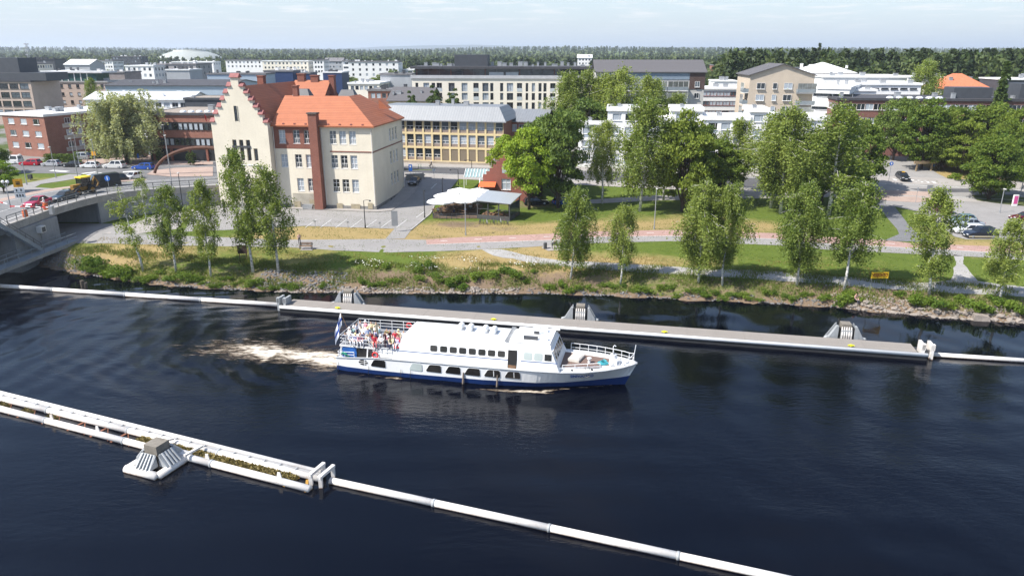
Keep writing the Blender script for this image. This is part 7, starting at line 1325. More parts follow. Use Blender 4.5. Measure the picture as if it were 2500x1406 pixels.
# flag pole, thin poles
x, y, z = T(1200, 470); t_ = thing('flag_pole', 'white flag pole with pale blue flag beside the brick restaurant', 'flag pole', (x, y, z)); hh = D(1199, 372, y)[1] - z; q = MB(); q.tube((0, 0, 0), (0, 0, hh), .07, .04, 8); q.build('pole', WHITE, t_); q = MB()
for i in range(6):
    for j in range(4): P = lambda a, b: (.05 + a * .26, .12 * math.sin(a * 1.3), hh - .3 - b * .28 - a * .13); q.quad(P(i, j), P(i + 1, j), P(i + 1, j + 1), P(i, j + 1), 1 if j in (1,) else 0)
q.build('flag', [M('flag_pale', (.62, .68, .75), .8), M('flag_pale_blue', (.25, .42, .65), .8)], t_)
lamp(1137, 575, 1135, 490, 'thin silver pole on the worn lawn', 'flat'); 
for i, (a, b, c) in enumerate(((770, 556, 536), (850, 558, 540), (928, 560, 542))): x, y, z = T(a, b); q = MB(); q.tube((0, 0, 0), (0, 0, 1.1), .04, n=6); q.box(-.18, -.08, .95, .18, .08, 1.25); tag(q.build('heater_post', STEEL, loc=(x, y, z)), ('low grey engine heater post left in the parking row', 'low grey engine heater post in the middle of the parking row', 'low grey engine heater post right in the parking row')[i], 'post', 'heater posts of the yard')
# rusty arch sculpture on the roundabout
x, y, z = T(393, 428); q = MB(); Rr = 9.0; q.path([(Rr - Rr * math.cos(R(a)) * 1.15 + .0, 1.5 * math.sin(R(a)), 5.6 * math.sin(R(a))) for a in np.linspace(4, 176, 22)], [.42 - .12 * abs(math.cos(R(a))) for a in np.linspace(4, 176, 22)], 10); tag(q.build('arch_sculpture', M('rusty_steel', (.10, .045, .028), .8, .25, 1.5), loc=(x, y, z), smooth=True), 'huge rusty brown arch sculpture on the roundabout', 'sculpture')
def stones(name, label, poly_px, n_, smin, smax, mat, seed, z0=.1, kind=None):
    pass
# low stone wall beside the yard entrance
mb = MB(); A_, B_ = T(990, 440), T(1038, 436); t_ = thing('stone_wall', 'low pale stone wall beside the yard entrance', 'wall', (A_[0], A_[1], A_[2])); v = Vector(B_) - Vector(A_)
for r_ in range(5):
    for i in range(9):
        q = MB(); f = (i + (.5 if r_ % 2 else 0)) / 9.5; p = v * f; q.box(p.x, p.y - .25 + random.uniform(-.03, .03), r_ * .26, p.x + v.length / 9.5 - .03, p.y + .25, r_ * .26 + .245); q.build('stone', M('wall_stone', (.33, .31, .28), .9, .2), t_)
# ================================================================ riverside restaurant
rx, ry, rz0 = T(1236, 500); rx, ry = rx, 140.0; rz0 = hz(rx, ry)
BRK = Mbrick('restaurant_brick', (.27, .07, .045), (.2, .055, .035), (.25, .17, .14)); rs = thing('brick_restaurant', 'small red brick restaurant with stepped gable and orange awning', 'building', (rx - 4.5, ry, rz0), R(-9))
q = MB(); wall_face(q, (0, 0), (1, 0), 9, -.5, 4.2, [(3.6, 4.2 - 2.2, 5.4, 4.1)], .2); wall_face(q, (9, 0), (0, 1), 11, -.5, 4.2); wall_face(q, (0, 11), (0, -1), 11, -.5, 4.2); wall_face(q, (9, 11), (-1, 0), 9, -.5, 4.2)
for i in range(7): q.box(.65 * i, 0, 4.2 + i * .62, 9 - .65 * i, .5, 4.2 + (i + 1) * .62); q.box(.65 * i, 10.5, 4.2 + i * .62, 9 - .65 * i, 11, 4.2 + (i + 1) * .62)
q.build('wall', BRK, rs); gable_roof(rs, 9, 11, 4.0, 3.0, M('orange_tile', (.50, .16, .08), .75, .12, 2), 'y', over=-.52)
window(rs, (0, 0), (1, 0), 3.6, 2.0, 1.8, 2.1, 'cross', WHITE, .2, .2); P = [(4.5 + .75 * math.cos(R(a)), -.03, 6.0 + .9 * math.sin(R(a))) for a in range(0, 181, 20)] + [(3.75, -.03, 5.2), (5.25, -.03, 5.2)]; q = MB(); q.extrude(P, (0, .06, 0)); q.build('arched_window', BLIND, rs)
q = MB(); q.extrude([(-.6, -.05, 3.4), (2.6, -.05, 3.4), (2.6, -1.6, 2.7), (-.6, -1.6, 2.7)], (0, 0, .08)); q.build('awning', M('orange_awning', (.62, .12, .035), .7, .08), rs)
gx_, gy_ = D(1133, 450, 147)[0], 147; gc = thing('glass_canopy', 'white framed glass canopy left of the brick restaurant', 'canopy', (gx_, gy_, hz(gx_, gy_)), R(-6)); q = MB(); q.quad((0, 0, 2.4), (5.0, 0, 2.4), (5.0, 2.6, 3.7), (0, 2.6, 3.7)); q.build('glass_roof', Mglass('canopy_glass', (.22, .30, .30), .1), gc)
for i in range(9): q = MB(); q.beam((i * .625, -.05, 2.45), (i * .625, 2.65, 3.78), .09, .09); q.build('rafter', WHITE, gc)
for x, y, h in ((0, 0, 2.4), (5, 0, 2.4), (0, 2.6, 3.7), (5, 2.6, 3.7)): q = MB(); q.box(x - .05, y - .05, 0, x + .05, y + .05, h); q.build('post', WHITE, gc)
# grey terrace pavilion
A_, B_ = Vector(T(1166, 534)), Vector(T(1244, 540)); u = (B_ - A_).normalized(); pv_ = thing('terrace_pavilion', 'dark framed terrace pavilion with pale grey sheet roof', 'pavilion', tuple(A_), math.atan2(u.y, u.x)); Wp = (B_ - A_).length; dpv = 5.2
q = MB(); q.extrude([(-.25, -.35, 3.15), (Wp + .35, -.35, 2.95), (Wp + .35, dpv + .3, 3.65), (-.25, dpv + .3, 3.85)], (0, 0, .12)); q.build('roof', Mbands('corrugated_grey', (.36, .385, .41), (.26, .28, .30), 'X', .3, .7, .4, .2, var=.1), pv_)
for i in range(4):
    for y in (0, dpv): q = MB(); q.box(Wp * i / 3 - .07, y - .07, 0, Wp * i / 3 + .07, y + .07, 3.05 + .7 * y / dpv); q.build('post', DARKMETAL, pv_)
q = MB(); q.box(-.05, -.05, 0, Wp + .05, .0, .75); q.box(Wp, .0, 0, Wp + .05, dpv, .75); q.build('parapet', M('dark_board_wall', (.07, .068, .065), .7, .15), pv_); q = MB(); q.box(0, -.04, 1.75, Wp, .04, 1.83); q.box(0, -.04, 2.8, Wp, .04, 2.95); q.build('beam', DARKMETAL, pv_); q = MB(); q.box(0, -.02, -.4, Wp, dpv, .12); q.build('floor', WOODB, pv_)
q = MB(); q.box(Wp - .02, 0.1, .8, Wp + .02, dpv, 2.8); q.build('side_glazing', GLASS2, pv_)
def table(x, y, z, rz, label, group): 
    t_ = thing('picnic_table', label, 'table', (x, y, z), rz, group); q = MB(); [q.box(-.9, -.36 + k * .25, .72, .9, -.14 + k * .25, .76) for k in range(3)]; q.build('table_top', WOODB, t_)
    for s in (-1, 1): q = MB(); q.box(-.9, s * .72 - .13, .42, .9, s * .72 + .13, .46); q.build('seat', WOODB, t_); q = MB(); q.beam((s * .65, -.7, 0), (s * .65, -.1, .72), .06, .08); q.beam((s * .65, .7, 0), (s * .65, .1, .72), .06, .08); q.beam((s * .65, -.75, .4), (s * .65, .75, .4), .05, .08); q.build('leg', WOODB, t_)
    return t_
TT = []
for i, (a, b) in enumerate(((1068, 520), (1085, 513), (1100, 524), (1118, 514), (1130, 524), (1150, 512), (1105, 505), (1140, 502))):
    x, y, z = T(a, b); TT.append(table(x, y, z + .03, R(20 + i * 31), ('picnic table at the left front corner of the parasol terrace', 'picnic table behind the left front corner under the parasols', 'picnic table in the left front row near the low fence', 'picnic table in the middle of the parasol terrace', 'picnic table in the front row before the silver pole', 'picnic table under the parasols next to the pavilion', 'picnic table at the back left under the parasols', 'picnic table at the back right under the parasols')[i], 'picnic tables on the terrace'))
for i in range(4): p = A_ + u * (1.2 + i * 1.35) + Vector((-u.y, u.x, 0)) * (1.5 + (i % 2) * 2); table(p.x, p.y, p.z + .14, R(80), ordinal(i) + ' picnic table from the left inside the grey pavilion', 'picnic tables in the pavilion')
for i, (j, dx, c, lab) in enumerate(((0, -.7, W_, 'guest in white at the left end of the terrace'), (4, -.7, BL_, 'guest in pale blue under the front parasol'), (2, -.7, NAV, 'guest in navy at the terrace table near the fence'), (5, .7, W_, 'guest in white shirt beside the pavilion'))): l_ = TT[j].location; r_ = TT[j].rotation_euler.z; person('sit', (l_.x + math.sin(r_) * -dx, l_.y + math.cos(r_) * dx, l_.z - .02), r_ + (0 if dx > 0 else math.pi), c, NAV, label=lab)
UMB = MB(); N_ = 8; UMB.add([(0, 0, .62)] + [(2.5 * math.cos(R(45 * k + 22.5)), 2.5 * math.sin(R(45 * k + 22.5)), 0) for k in range(N_)] + [(2.5 * math.cos(R(45 * k + 22.5)), 2.5 * math.sin(R(45 * k + 22.5)), -.22) for k in range(N_)], [(0, k + 1, (k + 1) % N_ + 1) for k in range(N_)] + [(k + 1, k + 9, (k + 1) % N_ + 9, (k + 1) % N_ + 1) for k in range(N_)]); CANV = M('white_canvas', (.78, .78, .77), .8, .03, 1); um = UMB.mesh('canopy', CANV); up = MB(); up.tube((0, 0, 0), (0, 0, 3.25), .04, n=6); up.lathe([(.35, 0), (.35, .1), (.05, .14)], 10); upm = up.mesh('pole', STEEL); ur = MB(); [ur.tube((0, 0, 2.95), (2.4 * math.cos(R(45 * k + 22.5)), 2.4 * math.sin(R(45 * k + 22.5)), 2.48), .015, n=4) for k in range(8)]; urm = ur.mesh('ribs', STEEL)
for i, (a, b, lab) in enumerate(((1122, 457, 'white parasol at the back top of the terrace cluster'), (1166, 458, 'white parasol next to the orange awning'), (1092, 468, 'white parasol in the left middle of the cluster'), (1076, 481, 'white parasol at the front left corner'), (1137, 478, 'white parasol at the front beside the silver pole'), (1106, 474, 'white parasol in the middle of the cluster'), (1152, 468, 'white parasol touching the grey pavilion roof'))):
    x, y = G(a, b, 2.6 + 3.1); z = hz(x, y); t_ = thing('parasol', lab, 'parasol', (x, y, z), R(i * 13), 'white parasols on the restaurant terrace'); put(um, 'canopy', t_, (0, 0, 2.5)); put(upm, 'pole', t_); put(urm, 'ribs', t_)
sheet('terrace_floor', px((1056, 522), (1058, 534), (1164, 534), (1180, 500), (1100, 492)), M('terrace_boards', (.13, .085, .055), .8, .2, 1.5), .05)
fp = [T(*p) for p in ((1056, 522), (1058, 534), (1090, 536), (1128, 534), (1164, 534))]; ft = thing('terrace_fence', 'low dark fence around the parasol terrace', 'fence', fp[0])
for a, b in zip(fp[:-1], fp[1:]):
    a, b = Vector(a) - Vector(fp[0]), Vector(b) - Vector(fp[0]); n_ = max(2, int((b - a).length / .9))
    for i in range(n_): p = a.lerp(b, i / n_); q = MB(); q.box(p.x - .04, p.y - .04, p.z, p.x + .04, p.y + .04, p.z + .95); q.build('fence_post', DARKMETAL, ft)
    for k in (.3, .6, .9): q = MB(); q.beam(a + Vector((0, 0, k)), b + Vector((0, 0, k)), .04, .09); q.build('fence_rail', DARKMETAL, ft)
# folded white parasols and dark kiosk behind
for i, a in enumerate((1172, 1181)): x, y = D(a, 450, 143)[0], 143; q = MB(); q.tube((0, 0, 0), (0, 0, 3.4), .04, n=6); q.lathe([(.05, 1.2), (.22, 1.5), (.14, 3.0), (.02, 3.5)], 8); tag(q.build('folded_parasol', CANV, loc=(x, y, hz(x, y))), ('folded white parasol, left of the two by the glass canopy', 'folded white parasol, right of the two by the glass canopy')[i], 'parasol', 'folded parasols')
x, y, z = T(2325, 408); t_ = thing('brick_ruin', 'old reddish brick wall piece under the lindens', 'wall', (x, y, z)); q = MB(); q.box(-2.2, -.4, 0, 2.2, .6, 2.6); q.box(-.6, -.3, 2.6, 1.2, .5, 3.6); q.build('brickwork', Mbrick('old_pink_brick', (.34, .19, .14), (.28, .15, .11), (.3, .24, .2)), t_); q = MB(); q.box(-2.3, -.5, 2.6, -.6, .7, 2.75); q.build('coping', CONC, t_)
x, y, z = T(2255, 418); q = MB(); q.box(-2.6, -.15, 1.6, 2.6, .15, 2.2); [q.box(k, -.1, 0, k + .3, .1, 1.6) for k in (-2.0, 1.6)]; tag(q.build('timber_sign', M('weathered_wood', (.3, .22, .13), .85, .15), loc=(x, y, z), rz=R(8)), 'wide weathered timber sign on the dry verge', 'sign')
x, y, z = T(2476, 503); q = MB(); q.box(-.45, -.15, 0, .45, .15, 2.1, 0); q.box(-.36, -.16, .4, .36, -.152, 1.9, 1); tag(q.build('poster_pillar', [WHITE, M('poster_pink', (.55, .08, .25), .5, .15, 3)], loc=(x, y, z)), 'pink and white poster pillar on the planted island', 'sign')
# small motor boat is absent; low railings along the yard wall
# ================================================================ trees
def m_birchbark():
    m = bpy.data.materials.new('birch_bark'); t, b, o = nodes_of(m); tcn = nd(t, 'ShaderNodeTexCoord')
    mp = nd(t, 'ShaderNodeMapping'); mp.inputs['Scale'].default_value = (2, 2, 5); t.links.new(tcn.outputs['Object'], mp.inputs[0])
    n1 = noise(t, mp.outputs[0], 1.4, 5, .7); t.links.new(mixc(t, ramp(t, n1, [(.5, 0.0), (.62, 1.0)]), (.62, .60, .56), (.05, .045, .04)), b.inputs['Base Color']); b.inputs['Roughness'].default_value = .8
    return m
BIRCHB = m_birchbark(); BARK = M('brown_bark', (.075, .055, .04), .95, .3, 2.5, .5)
LF_B = Mleaf('birch_leaves', (0.100, 0.158, 0.028), (0.296, 0.347, 0.079), .38); LF_M = Mleaf('maple_leaves', (0.101, 0.193, 0.015), (0.304, 0.396, 0.040), .36); LF_D = Mleaf('dark_maple_leaves', (0.055, 0.100, 0.021), (0.177, 0.239, 0.046), .32); LF_L = Mleaf('linden_leaves', (0.065, 0.119, 0.014), (0.209, 0.257, 0.035), .34)
LF_W = Mleaf('willow_leaves', (.19, .225, .10), (.42, .44, .24), .35); LF_P = Mleaf('poplar_leaves', (0.040, 0.076, 0.018), (0.118, 0.162, 0.043), .3); LF_S = Mleaf('spruce_needles', (0.027, 0.048, 0.017), (0.085, 0.105, 0.031), .15); LF_SH = Mleaf('shrub_leaves', (0.056, 0.119, 0.014), (0.196, 0.266, 0.034), .36); LF_HG = Mleaf('hedge_leaves', (0.045, 0.083, 0.015), (0.128, 0.180, 0.030), .3)
def trunk_path(H_, lean, rng, n=7):
    z = np.linspace(0, H_, n); wx = np.cumsum(rng.normal(size=n) * .06) * H_ / 12; wy = np.cumsum(rng.normal(size=n) * .06) * H_ / 12
    return np.stack([lean[0] * z / H_ * (z / H_) ** .3 + wx - wx[0], lean[1] * z / H_ + wy - wy[0], z], 1)
def birch(seed, H_=12.0, cr=2.6, base=.24, nb=42, strands=26, droop=1.5, lsize=.165, sparse=1.0, lean=(0, 0), leaf=None, bark=None, rtr=.15, prof=None):
    rng = np.random.default_rng(seed); tp = trunk_path(H_, lean, rng); mb = MB(); mb.path([tuple(p) for p in tp], [rtr * (1 - .93 * i / 6) for i in range(7)], 7)
    tz = np.linspace(0, 1, 7); pts = []
    for i in range(nb):
        t = base + (1 - base) * ((i + rng.uniform(0, 1)) / nb) * .97; c = (t - base) / (1 - base)
        w = (prof(c) if prof else (np.sin(np.pi * (.13 + .82 * c)) ** .75 * (1.08 - .35 * c))) * rng.uniform(.38, 1.22) * cr
        az = i * 2.39996 + rng.normal() * .5; p0 = np.array([np.interp(t, tz, tp[:, k]) for k in range(3)])
        dr = np.array([np.cos(az), np.sin(az), 0]); rise_ = w * rng.uniform(.45, .9) * (1 - .3 * c)
        p1 = p0 + dr * w * .55 + [0, 0, rise_ * .8]; p2 = p0 + dr * w + [0, 0, rise_ * rng.uniform(.5, .9)]
        r0 = max(.018, rtr * .32 * (1 - t)); mb.path([tuple(p0), tuple(p1), tuple(p2)], [r0, r0 * .6, .012], 4, caps=False)
        if rng.uniform() > sparse: continue
        for s in range(strands):
            f = rng.uniform(.25, 1.02); q = (p0 * (1 - f) ** 2 + 2 * f * (1 - f) * p1 + f * f * p2) + rng.normal(size=3) * [.22, .22, .16]
            L = droop * rng.uniform(.25, 1.0) * (.5 + .7 * np.sin(np.pi * min(1, .15 + .8 * c))); m_ = int(6 + L * 6)
            tt = np.linspace(0, 1, m_)[:, None]; drift = (dr * rng.uniform(.0, .55) + rng.normal(size=3) * .18)
            pts.append(q + tt * (drift * L * .5 + np.array([0, 0, -L])) * np.array([1, 1, 1]) + rng.normal(size=(m_, 3)) * .10)
    top = tp[-1] + rng.normal(size=(60, 3)) * [.25, .25, .55] - [0, 0, .5]; pts.append(top)
    V, Fc = leaves(np.concatenate(pts), lsize, rng); return mb.mesh('trunk', bark or BIRCHB, True), np_mesh('crown', V, Fc, leaf or LF_B)
def broad(seed, H_=12.0, cr=4.5, base=.18, nbl=74, per=190, lsize=.30, leaf=None, bark=None, rtr=.26, squash=1.0, shape=1.0):
    """broad crown made of many leafy lobes carried on limbs"""
    rng = np.random.default_rng(seed); tp = trunk_path(H_ * .8, (0, 0), rng); mb = MB(); mb.path([tuple(p) for p in tp], [rtr * (1 - .85 * i / 6) for i in range(7)], 8); zc = H_ * (base + (1 - base) * .48); hz_ = H_ * (1 - base) * .5; P, O = [], []
    for i in range(nbl):
        u = rng.normal(size=3); u /= np.linalg.norm(u); k = rng.uniform(.45, .92) ** .6
        w = 1.0 if u[2] < 0 else (1 - .25 * shape * u[2]); c = np.array([u[0] * cr * k * w, u[1] * cr * k * w, zc + u[2] * hz_ * k]); rb = cr * rng.uniform(.17, .32)
        if i % 2 == 0: mb.path([(0, 0, max(H_ * base * .8, c[2] - cr * .8)), tuple(c * [.5, .5, 1] + [0, 0, -.25 * abs(c[2] - zc)]), tuple(c)], [.09, .06, .02], 4, caps=False)
        d = rng.normal(size=(per, 3)); d /= np.linalg.norm(d, axis=1, keepdims=True); d[:, 2] = np.where(d[:, 2] < -.3, -d[:, 2] * .6, d[:, 2])
        rr = rb * rng.uniform(.55, 1.12, (per, 1)); P.append(c + d * rr * [1, 1, .8]); O.append(d)
    V, Fc = leaves(np.concatenate(P), lsize, rng, 0, np.concatenate(O)); return mb.mesh('trunk', bark or BARK, True), np_mesh('crown', V, Fc, leaf or LF_M)
def conifer(seed, H_=16.0, cr=2.4, base=.1, rows=26, leaf=None, narrow=1.0):
    rng = np.random.default_rng(seed); mb = MB(); mb.path([(0, 0, 0), (0, 0, H_ * .5), (0, 0, H_ * .98)], [.22, .14, .02], 6); P = []
    for i in range(rows):
        c = (i + .5) / rows; z = H_ * (base + (1 - base) * c); w = cr * (1 - c) ** .8 * rng.uniform(.8, 1.1) + .15; k = int(7 + 6 * (1 - c))
        for j in range(k):
            a = rng.uniform(0, 6.28); L = w * rng.uniform(.7, 1.05); f = np.linspace(.15, 1, 9)[:, None]; d = np.array([np.cos(a), np.sin(a), -.28 - .12 * rng.uniform()])
            P.append(np.array([0, 0, z]) + d * L * f + rng.normal(size=(9, 3)) * .12)
    V, Fc = leaves(np.concatenate(P), .5, rng, .6); return mb.mesh('trunk', BARK, True), np_mesh('crown', V, Fc, leaf or LF_S)
def pine(seed, H_=17.0, cr=3.0):
    rng = np.random.default_rng(seed); mb = MB(); mb.path([(0, 0, 0), (.2, 0, H_ * .5), (.1, .1, H_ * .95)], [.24, .18, .04], 6); P, O = [], []
    for i in range(26):
        c = rng.uniform(0, 1); z = H_ * (.42 + .55 * c); w = cr * np.sin(np.pi * (.2 + .75 * c)) ** .8 * rng.uniform(.4, 1); a = rng.uniform(0, 6.28); q = np.array([np.cos(a) * w, np.sin(a) * w, z + .3]); mb.path([(.1, 0, z - .4), tuple(q)], [.07, .02], 4, caps=False)
        d = rng.normal(size=(70, 3)); d /= np.linalg.norm(d, axis=1, keepdims=True); P.append(q + d * [1, 1, .45] * rng.uniform(.6, 1.25)); O.append(d)
    V, Fc = leaves(np.concatenate(P), .42, rng, 0, np.concatenate(O)); return mb.mesh('trunk', M('pine_bark', (.16, .085, .05), .9, .25), True), np_mesh('crown', V, Fc, LF_S)
BI = [birch(1), birch(2, lean=(.6, 0)), birch(3, cr=2.4, base=.2, droop=1.2), birch(4, base=.28, droop=1.9, cr=2.7), birch(5, cr=2.2, base=.22, nb=40)]
BSP = birch(9, cr=2.3, base=.28, nb=30, sparse=.62, strands=24, lean=(-.9, 0), droop=1.1)
BW = [birch(11, cr=3.2, base=.2, nb=58, droop=2.2, strands=27), birch(12, cr=3.0, base=.22, nb=58, droop=2.4, strands=27), birch(13, cr=3.4, base=.24, nb=56, droop=2.0, strands=27)]
MA = [broad(21), broad(22, cr=4.2), broad(23, cr=4.8, base=.15)]; MD = [broad(31, leaf=LF_D, base=.12, nbl=84), broad(32, leaf=LF_D, cr=4.0, nbl=84)]; LI = [broad(41, leaf=LF_L, base=.08, shape=1.2, nbl=95), broad(42, leaf=LF_L, cr=4.3, base=.1, shape=1.0, nbl=95), broad(43, leaf=LF_L, cr=4.7, base=.06, nbl=105)]
WI = birch(51, H_=12, cr=5.2, base=.10, nb=120, strands=20, droop=2.8, lsize=.25, leaf=LF_W, bark=BARK, rtr=.4, prof=lambda c: np.sin(np.pi * (.25 + .62 * c)) ** .45)
PO = broad(61, H_=10, cr=1.5, base=.06, nbl=56, per=130, lsize=.27, leaf=LF_P, rtr=.15, shape=.4); SPR = conifer(71, cr=2.0); SPN = conifer(72, H_=16, cr=1.5, rows=34, leaf=LF_P); PI = [pine(81), pine(82, cr=2.6)]
def tree(protos, bx, by, tx, ty, wpx, label, group=None, cat='tree', name='tree', rz=None, pts=None, PH=12.0, PW=2.6):
    """stand a tree with its foot at one surveyed spot, its top and crown width measured in the photograph"""
    x, y, z = pts if pts else T(bx, by); zt_ = D(tx, ty, y)[1]; d = y * CP - (z + 4 - CH) * SP; wm_ = wpx * d / F
    o = thing(name, label, cat, (x, y, z - .08), random.uniform(0, 6.28) if rz is None else rz, group)
    sz = (zt_ - z) / PH; sx = wm_ / 2 / PW * (1.0 if group == 'birches along the river bank' else 1.2); o.scale = (sx, sx, sz)
    tm, cm = protos; put(tm, 'trunk', o); put(cm, 'crown', o); return o
GB = 'birches along the river bank'
for (p, bx, by, tx, ty, w, lab, rz, pw) in (
    (BSP, 350, 662, 305, 458, 100, 'thin sparse birch leaning out beside the underpass, nearest the bridge', 0, 2.3), (BI[0], 430, 664, 402, 450, 102, 'dense upright birch, second from the bridge on the bank', None, 2.6), (BI[2], 515, 674, 502, 438, 92, 'slim birch before the left edge of the stepped gable', None, 2.4),
    (BI[1], 618, 664, 588, 362, 122, 'tall open birch rising in front of the stepped gable', 3.0, 2.6), (BI[4], 680, 664, 682, 398, 116, 'birch standing before the brick panel of the school', None, 2.4), (BW[0], 1393, 683, 1412, 455, 118, 'drooping birch beside the benches on the paved pad', None, 3.2), (BI[3], 1515, 694, 1530, 498, 92, 'small drooping birch right of the benches', None, 2.7),
    (BW[1], 1705, 690, 1718, 440, 140, 'left trunk of the large weeping birch pair on the bank', None, 3.0), (BW[2], 1763, 696, 1792, 446, 126, 'right trunk of the large weeping birch pair on the bank', None, 3.4), (BW[1], 1945, 696, 1968, 440, 130, 'greyish weeping birch between the pair and the yellow sign', 1.0, 3.0), (BI[3], 2060, 708, 2085, 440, 138, 'yellow green birch just left of the yellow water pipe sign', None, 2.7),
    (BI[2], 2268, 722, 2310, 455, 126, 'leaning birch hiding the row of parked cars', 0.0, 2.4), (BI[0], 2440, 736, 2482, 530, 118, 'birch at the right picture edge beside the forked gravel path', None, 2.6)):
    t_ = tree(p, bx, by, tx, ty, w, lab, GB, name='birch_tree', rz=rz, PW=pw)
    lx = D(tx, ty, t_.location.y)[0] - t_.location.x; t_.rotation_euler.y = math.atan2(lx * .6, 9)
GP = 'trees in the riverside park'
for (p, bx, by, tx, ty, w, lab, pw, nm) in (
    (BI[3], 1470, 497, 1490, 292, 84, 'narrow birch at the left end of the park row', 2.7, 'birch_tree'), (BW[0], 1562, 516, 1575, 236, 140, 'tall park birch in front of the white terrace', 3.2, 'birch_tree'), (LI[0], 1665, 517, 1690, 262, 118, 'glossy round topped park tree left of the lamp gap', 4.5, 'park_tree'), (BW[2], 1880, 508, 1812, 286, 150, 'broad weeping birch in the middle of the park row', 3.4, 'birch_tree'),
    (BW[1], 1905, 522, 1925, 258, 138, 'weeping birch with two pale stems right of the row middle', 3.0, 'birch_tree'), (BI[0], 2022, 526, 2050, 248, 150, 'tall birch ending the park row near the car park', 2.6, 'birch_tree'), (MD[0], 2005, 495, 2030, 300, 120, 'dark park tree behind the last birch of the row', 4.5, 'park_tree'), (MD[1], 1710, 488, 1720, 300, 90, 'dark tree behind the glossy round topped park tree', 4.0, 'park_tree'), (BI[1], 1790, 482, 1795, 290, 100, 'slender birch at the back of the park by the street', 2.6, 'birch_tree'), (LI[1], 1752, 500, 1760, 330, 110, 'low green tree filling the gap left of the row middle', 4.3, 'park_tree'), (MD[0], 1960, 500, 1965, 320, 120, 'dark tree between the two weeping birches and the last birch', 4.5, 'park_tree'), (LI[2], 2085, 470, 2095, 290, 110, 'rounded tree at the street corner beyond the park row', 4.7, 'park_tree'), (BI[3], 1620, 490, 1628, 300, 90, 'birch behind the tall park birch before the white terrace', 2.7, 'birch_tree')):
    tree(p, bx, by, tx, ty, w, lab, GP, name=nm, PW=pw)
for (p, bx, by, tx, ty, w, lab, pw) in (
    (MA[0], 1292, 512, 1262, 300, 118, 'bright green maple leaning over the grey terrace roof', 4.5), (MA[1], 1240, 470, 1245, 330, 84, 'bright green maple beside the brick restaurant gable', 4.2), (MD[0], 1362, 508, 1345, 250, 130, 'large dark maple right of the restaurant', 4.5), (MD[1], 1320, 478, 1330, 280, 110, 'dark maple over the restaurant roof', 4.0)):
    tree(p, bx, by, tx, ty, w, lab, 'maples around the restaurant', name='maple_tree', PW=pw)
for (p, x, y, tx, ty, w, lab, pw) in (
    (BW[2], 25, 178, 1400, 168, 130, 'tall birch against the right end of the cream apartment block', 3.4), (BI[0], 33, 184, 1470, 182, 90, 'birch touching the dark roofed balcony house', 2.6), (BI[3], 36, 190, 1562, 205, 84, 'yellowish birch in front of the glazed balconies', 2.7), (BW[0], 41, 186, 1645, 225, 76, 'birch between the balconies and the white terrace', 3.2), (MD[1], 17, 172, 1405, 235, 110, 'dark tree left of the white terrace', 4.0), (BW[0], 13.5, 180, 1385, 172, 110, 'tallest birch of the clump left of the white terrace', 3.2), (BI[0], 18.2, 182, 1430, 168, 90, 'tall birch in the clump left of the white terrace', 2.6), (BW[1], 22.2, 181, 1468, 178, 90, 'tall birch at the right of the clump by the white terrace', 3.0)):
    tree(p, 0, 0, tx, ty, w, lab, 'trees behind the white terrace', name='birch_tree', pts=(x, y, hz(x, y)), PW=pw)
GL = 'lindens by the side street'
for (p, bx, by, tx, ty, w, lab, pw) in ((LI[0], 2248, 414, 2210, 236, 150, 'round linden above the side street verge', 4.5), (LI[2], 2412, 488, 2415, 325, 150, 'big linden on the planted island by the car park', 4.7), (LI[1], 2310, 408, 2330, 250, 130, 'linden beside the brick wall ruin', 4.3), (LI[2], 2400, 405, 2390, 248, 160, 'wide linden filling the bend of the side street', 4.7), (MD[0], 2180, 392, 2115, 228, 120, 'dark tree at the mouth of the side street', 4.5), (LI[1], 2470, 420, 2475, 255, 130, 'linden at the right edge behind the island', 4.3), (LI[0], 2175, 372, 2160, 240, 90, 'linden further up the side street', 4.5), (LI[2], 2290, 416, 2282, 262, 110, 'linden between the round linden and the wall ruin', 4.7), (LI[1], 2345, 425, 2362, 285, 120, 'low linden in front of the wall ruin', 4.3), (LI[0], 2440, 436, 2455, 290, 120, 'linden behind the big one on the planted island', 4.5), (MD[1], 2520, 470, 2510, 300, 120, 'dark tree cut by the right picture edge', 4.0), (MD[0], 2440, 380, 2450, 265, 120, 'shadowed tree behind the side street lindens', 4.5)):
    tree(p, bx, by, tx, ty, w * .72, lab, GL, name='linden_tree', PW=pw)
tree(WI, 312, 398, 288, 236, 150, 'pale silvery willow before the red brick offices', name='willow_tree', PW=5.4)
tree(MD[1], -12, 425, 0, 345, 60, 'dark tree cut by the left picture edge', name='maple_tree', PW=4.0); tree(MA[2], 10, 470, 0, 392, 66, 'round green bush tree at the left edge of the lawn', name='maple_tree', PW=4.8)
for k, (tx, ty, w, y) in enumerate(((1004, 214, 30, 200), (1060, 200, 36, 201), (1108, 208, 34, 200))):
    x = D(tx, 265, y)[0]; tree(PO, 0, 0, tx, ty, w, ('left', 'middle', 'right')[k] + ' one of three dark columnar poplars behind the grey seamed roof', 'columnar poplars', name='poplar_tree', pts=(x, y, 5.0), PH=10, PW=1.5)
x = D(2440, 255, 180)[0]; tree(SPN, 0, 0, 2440, 152, 42, 'tall narrow dark spruce standing over the brick office', name='spruce_tree', pts=(x, 180, 5.0), PH=16, PW=1.5)
x = D(1998, 140, 420)[0]; tree(SPR, 0, 0, 1998, 106, 26, 'single pointed spruce poking above the horizon', name='spruce_tree', pts=(x, 420, 5.0), PH=16, PW=2.0)
tree(BI[1], 0, 0, 235, 190, 40, 'thin yellowish birch beside the pale blue grey hall', name='birch_tree', pts=(D(232, 240, 250)[0], 250, 5), PW=2.6); tree(BW[0], 0, 0, 2250, 145, 90, 'lone pale birch among the white office roofs', name='birch_tree', pts=(D(2255, 220, 225)[0], 225, 5), PW=3.2)
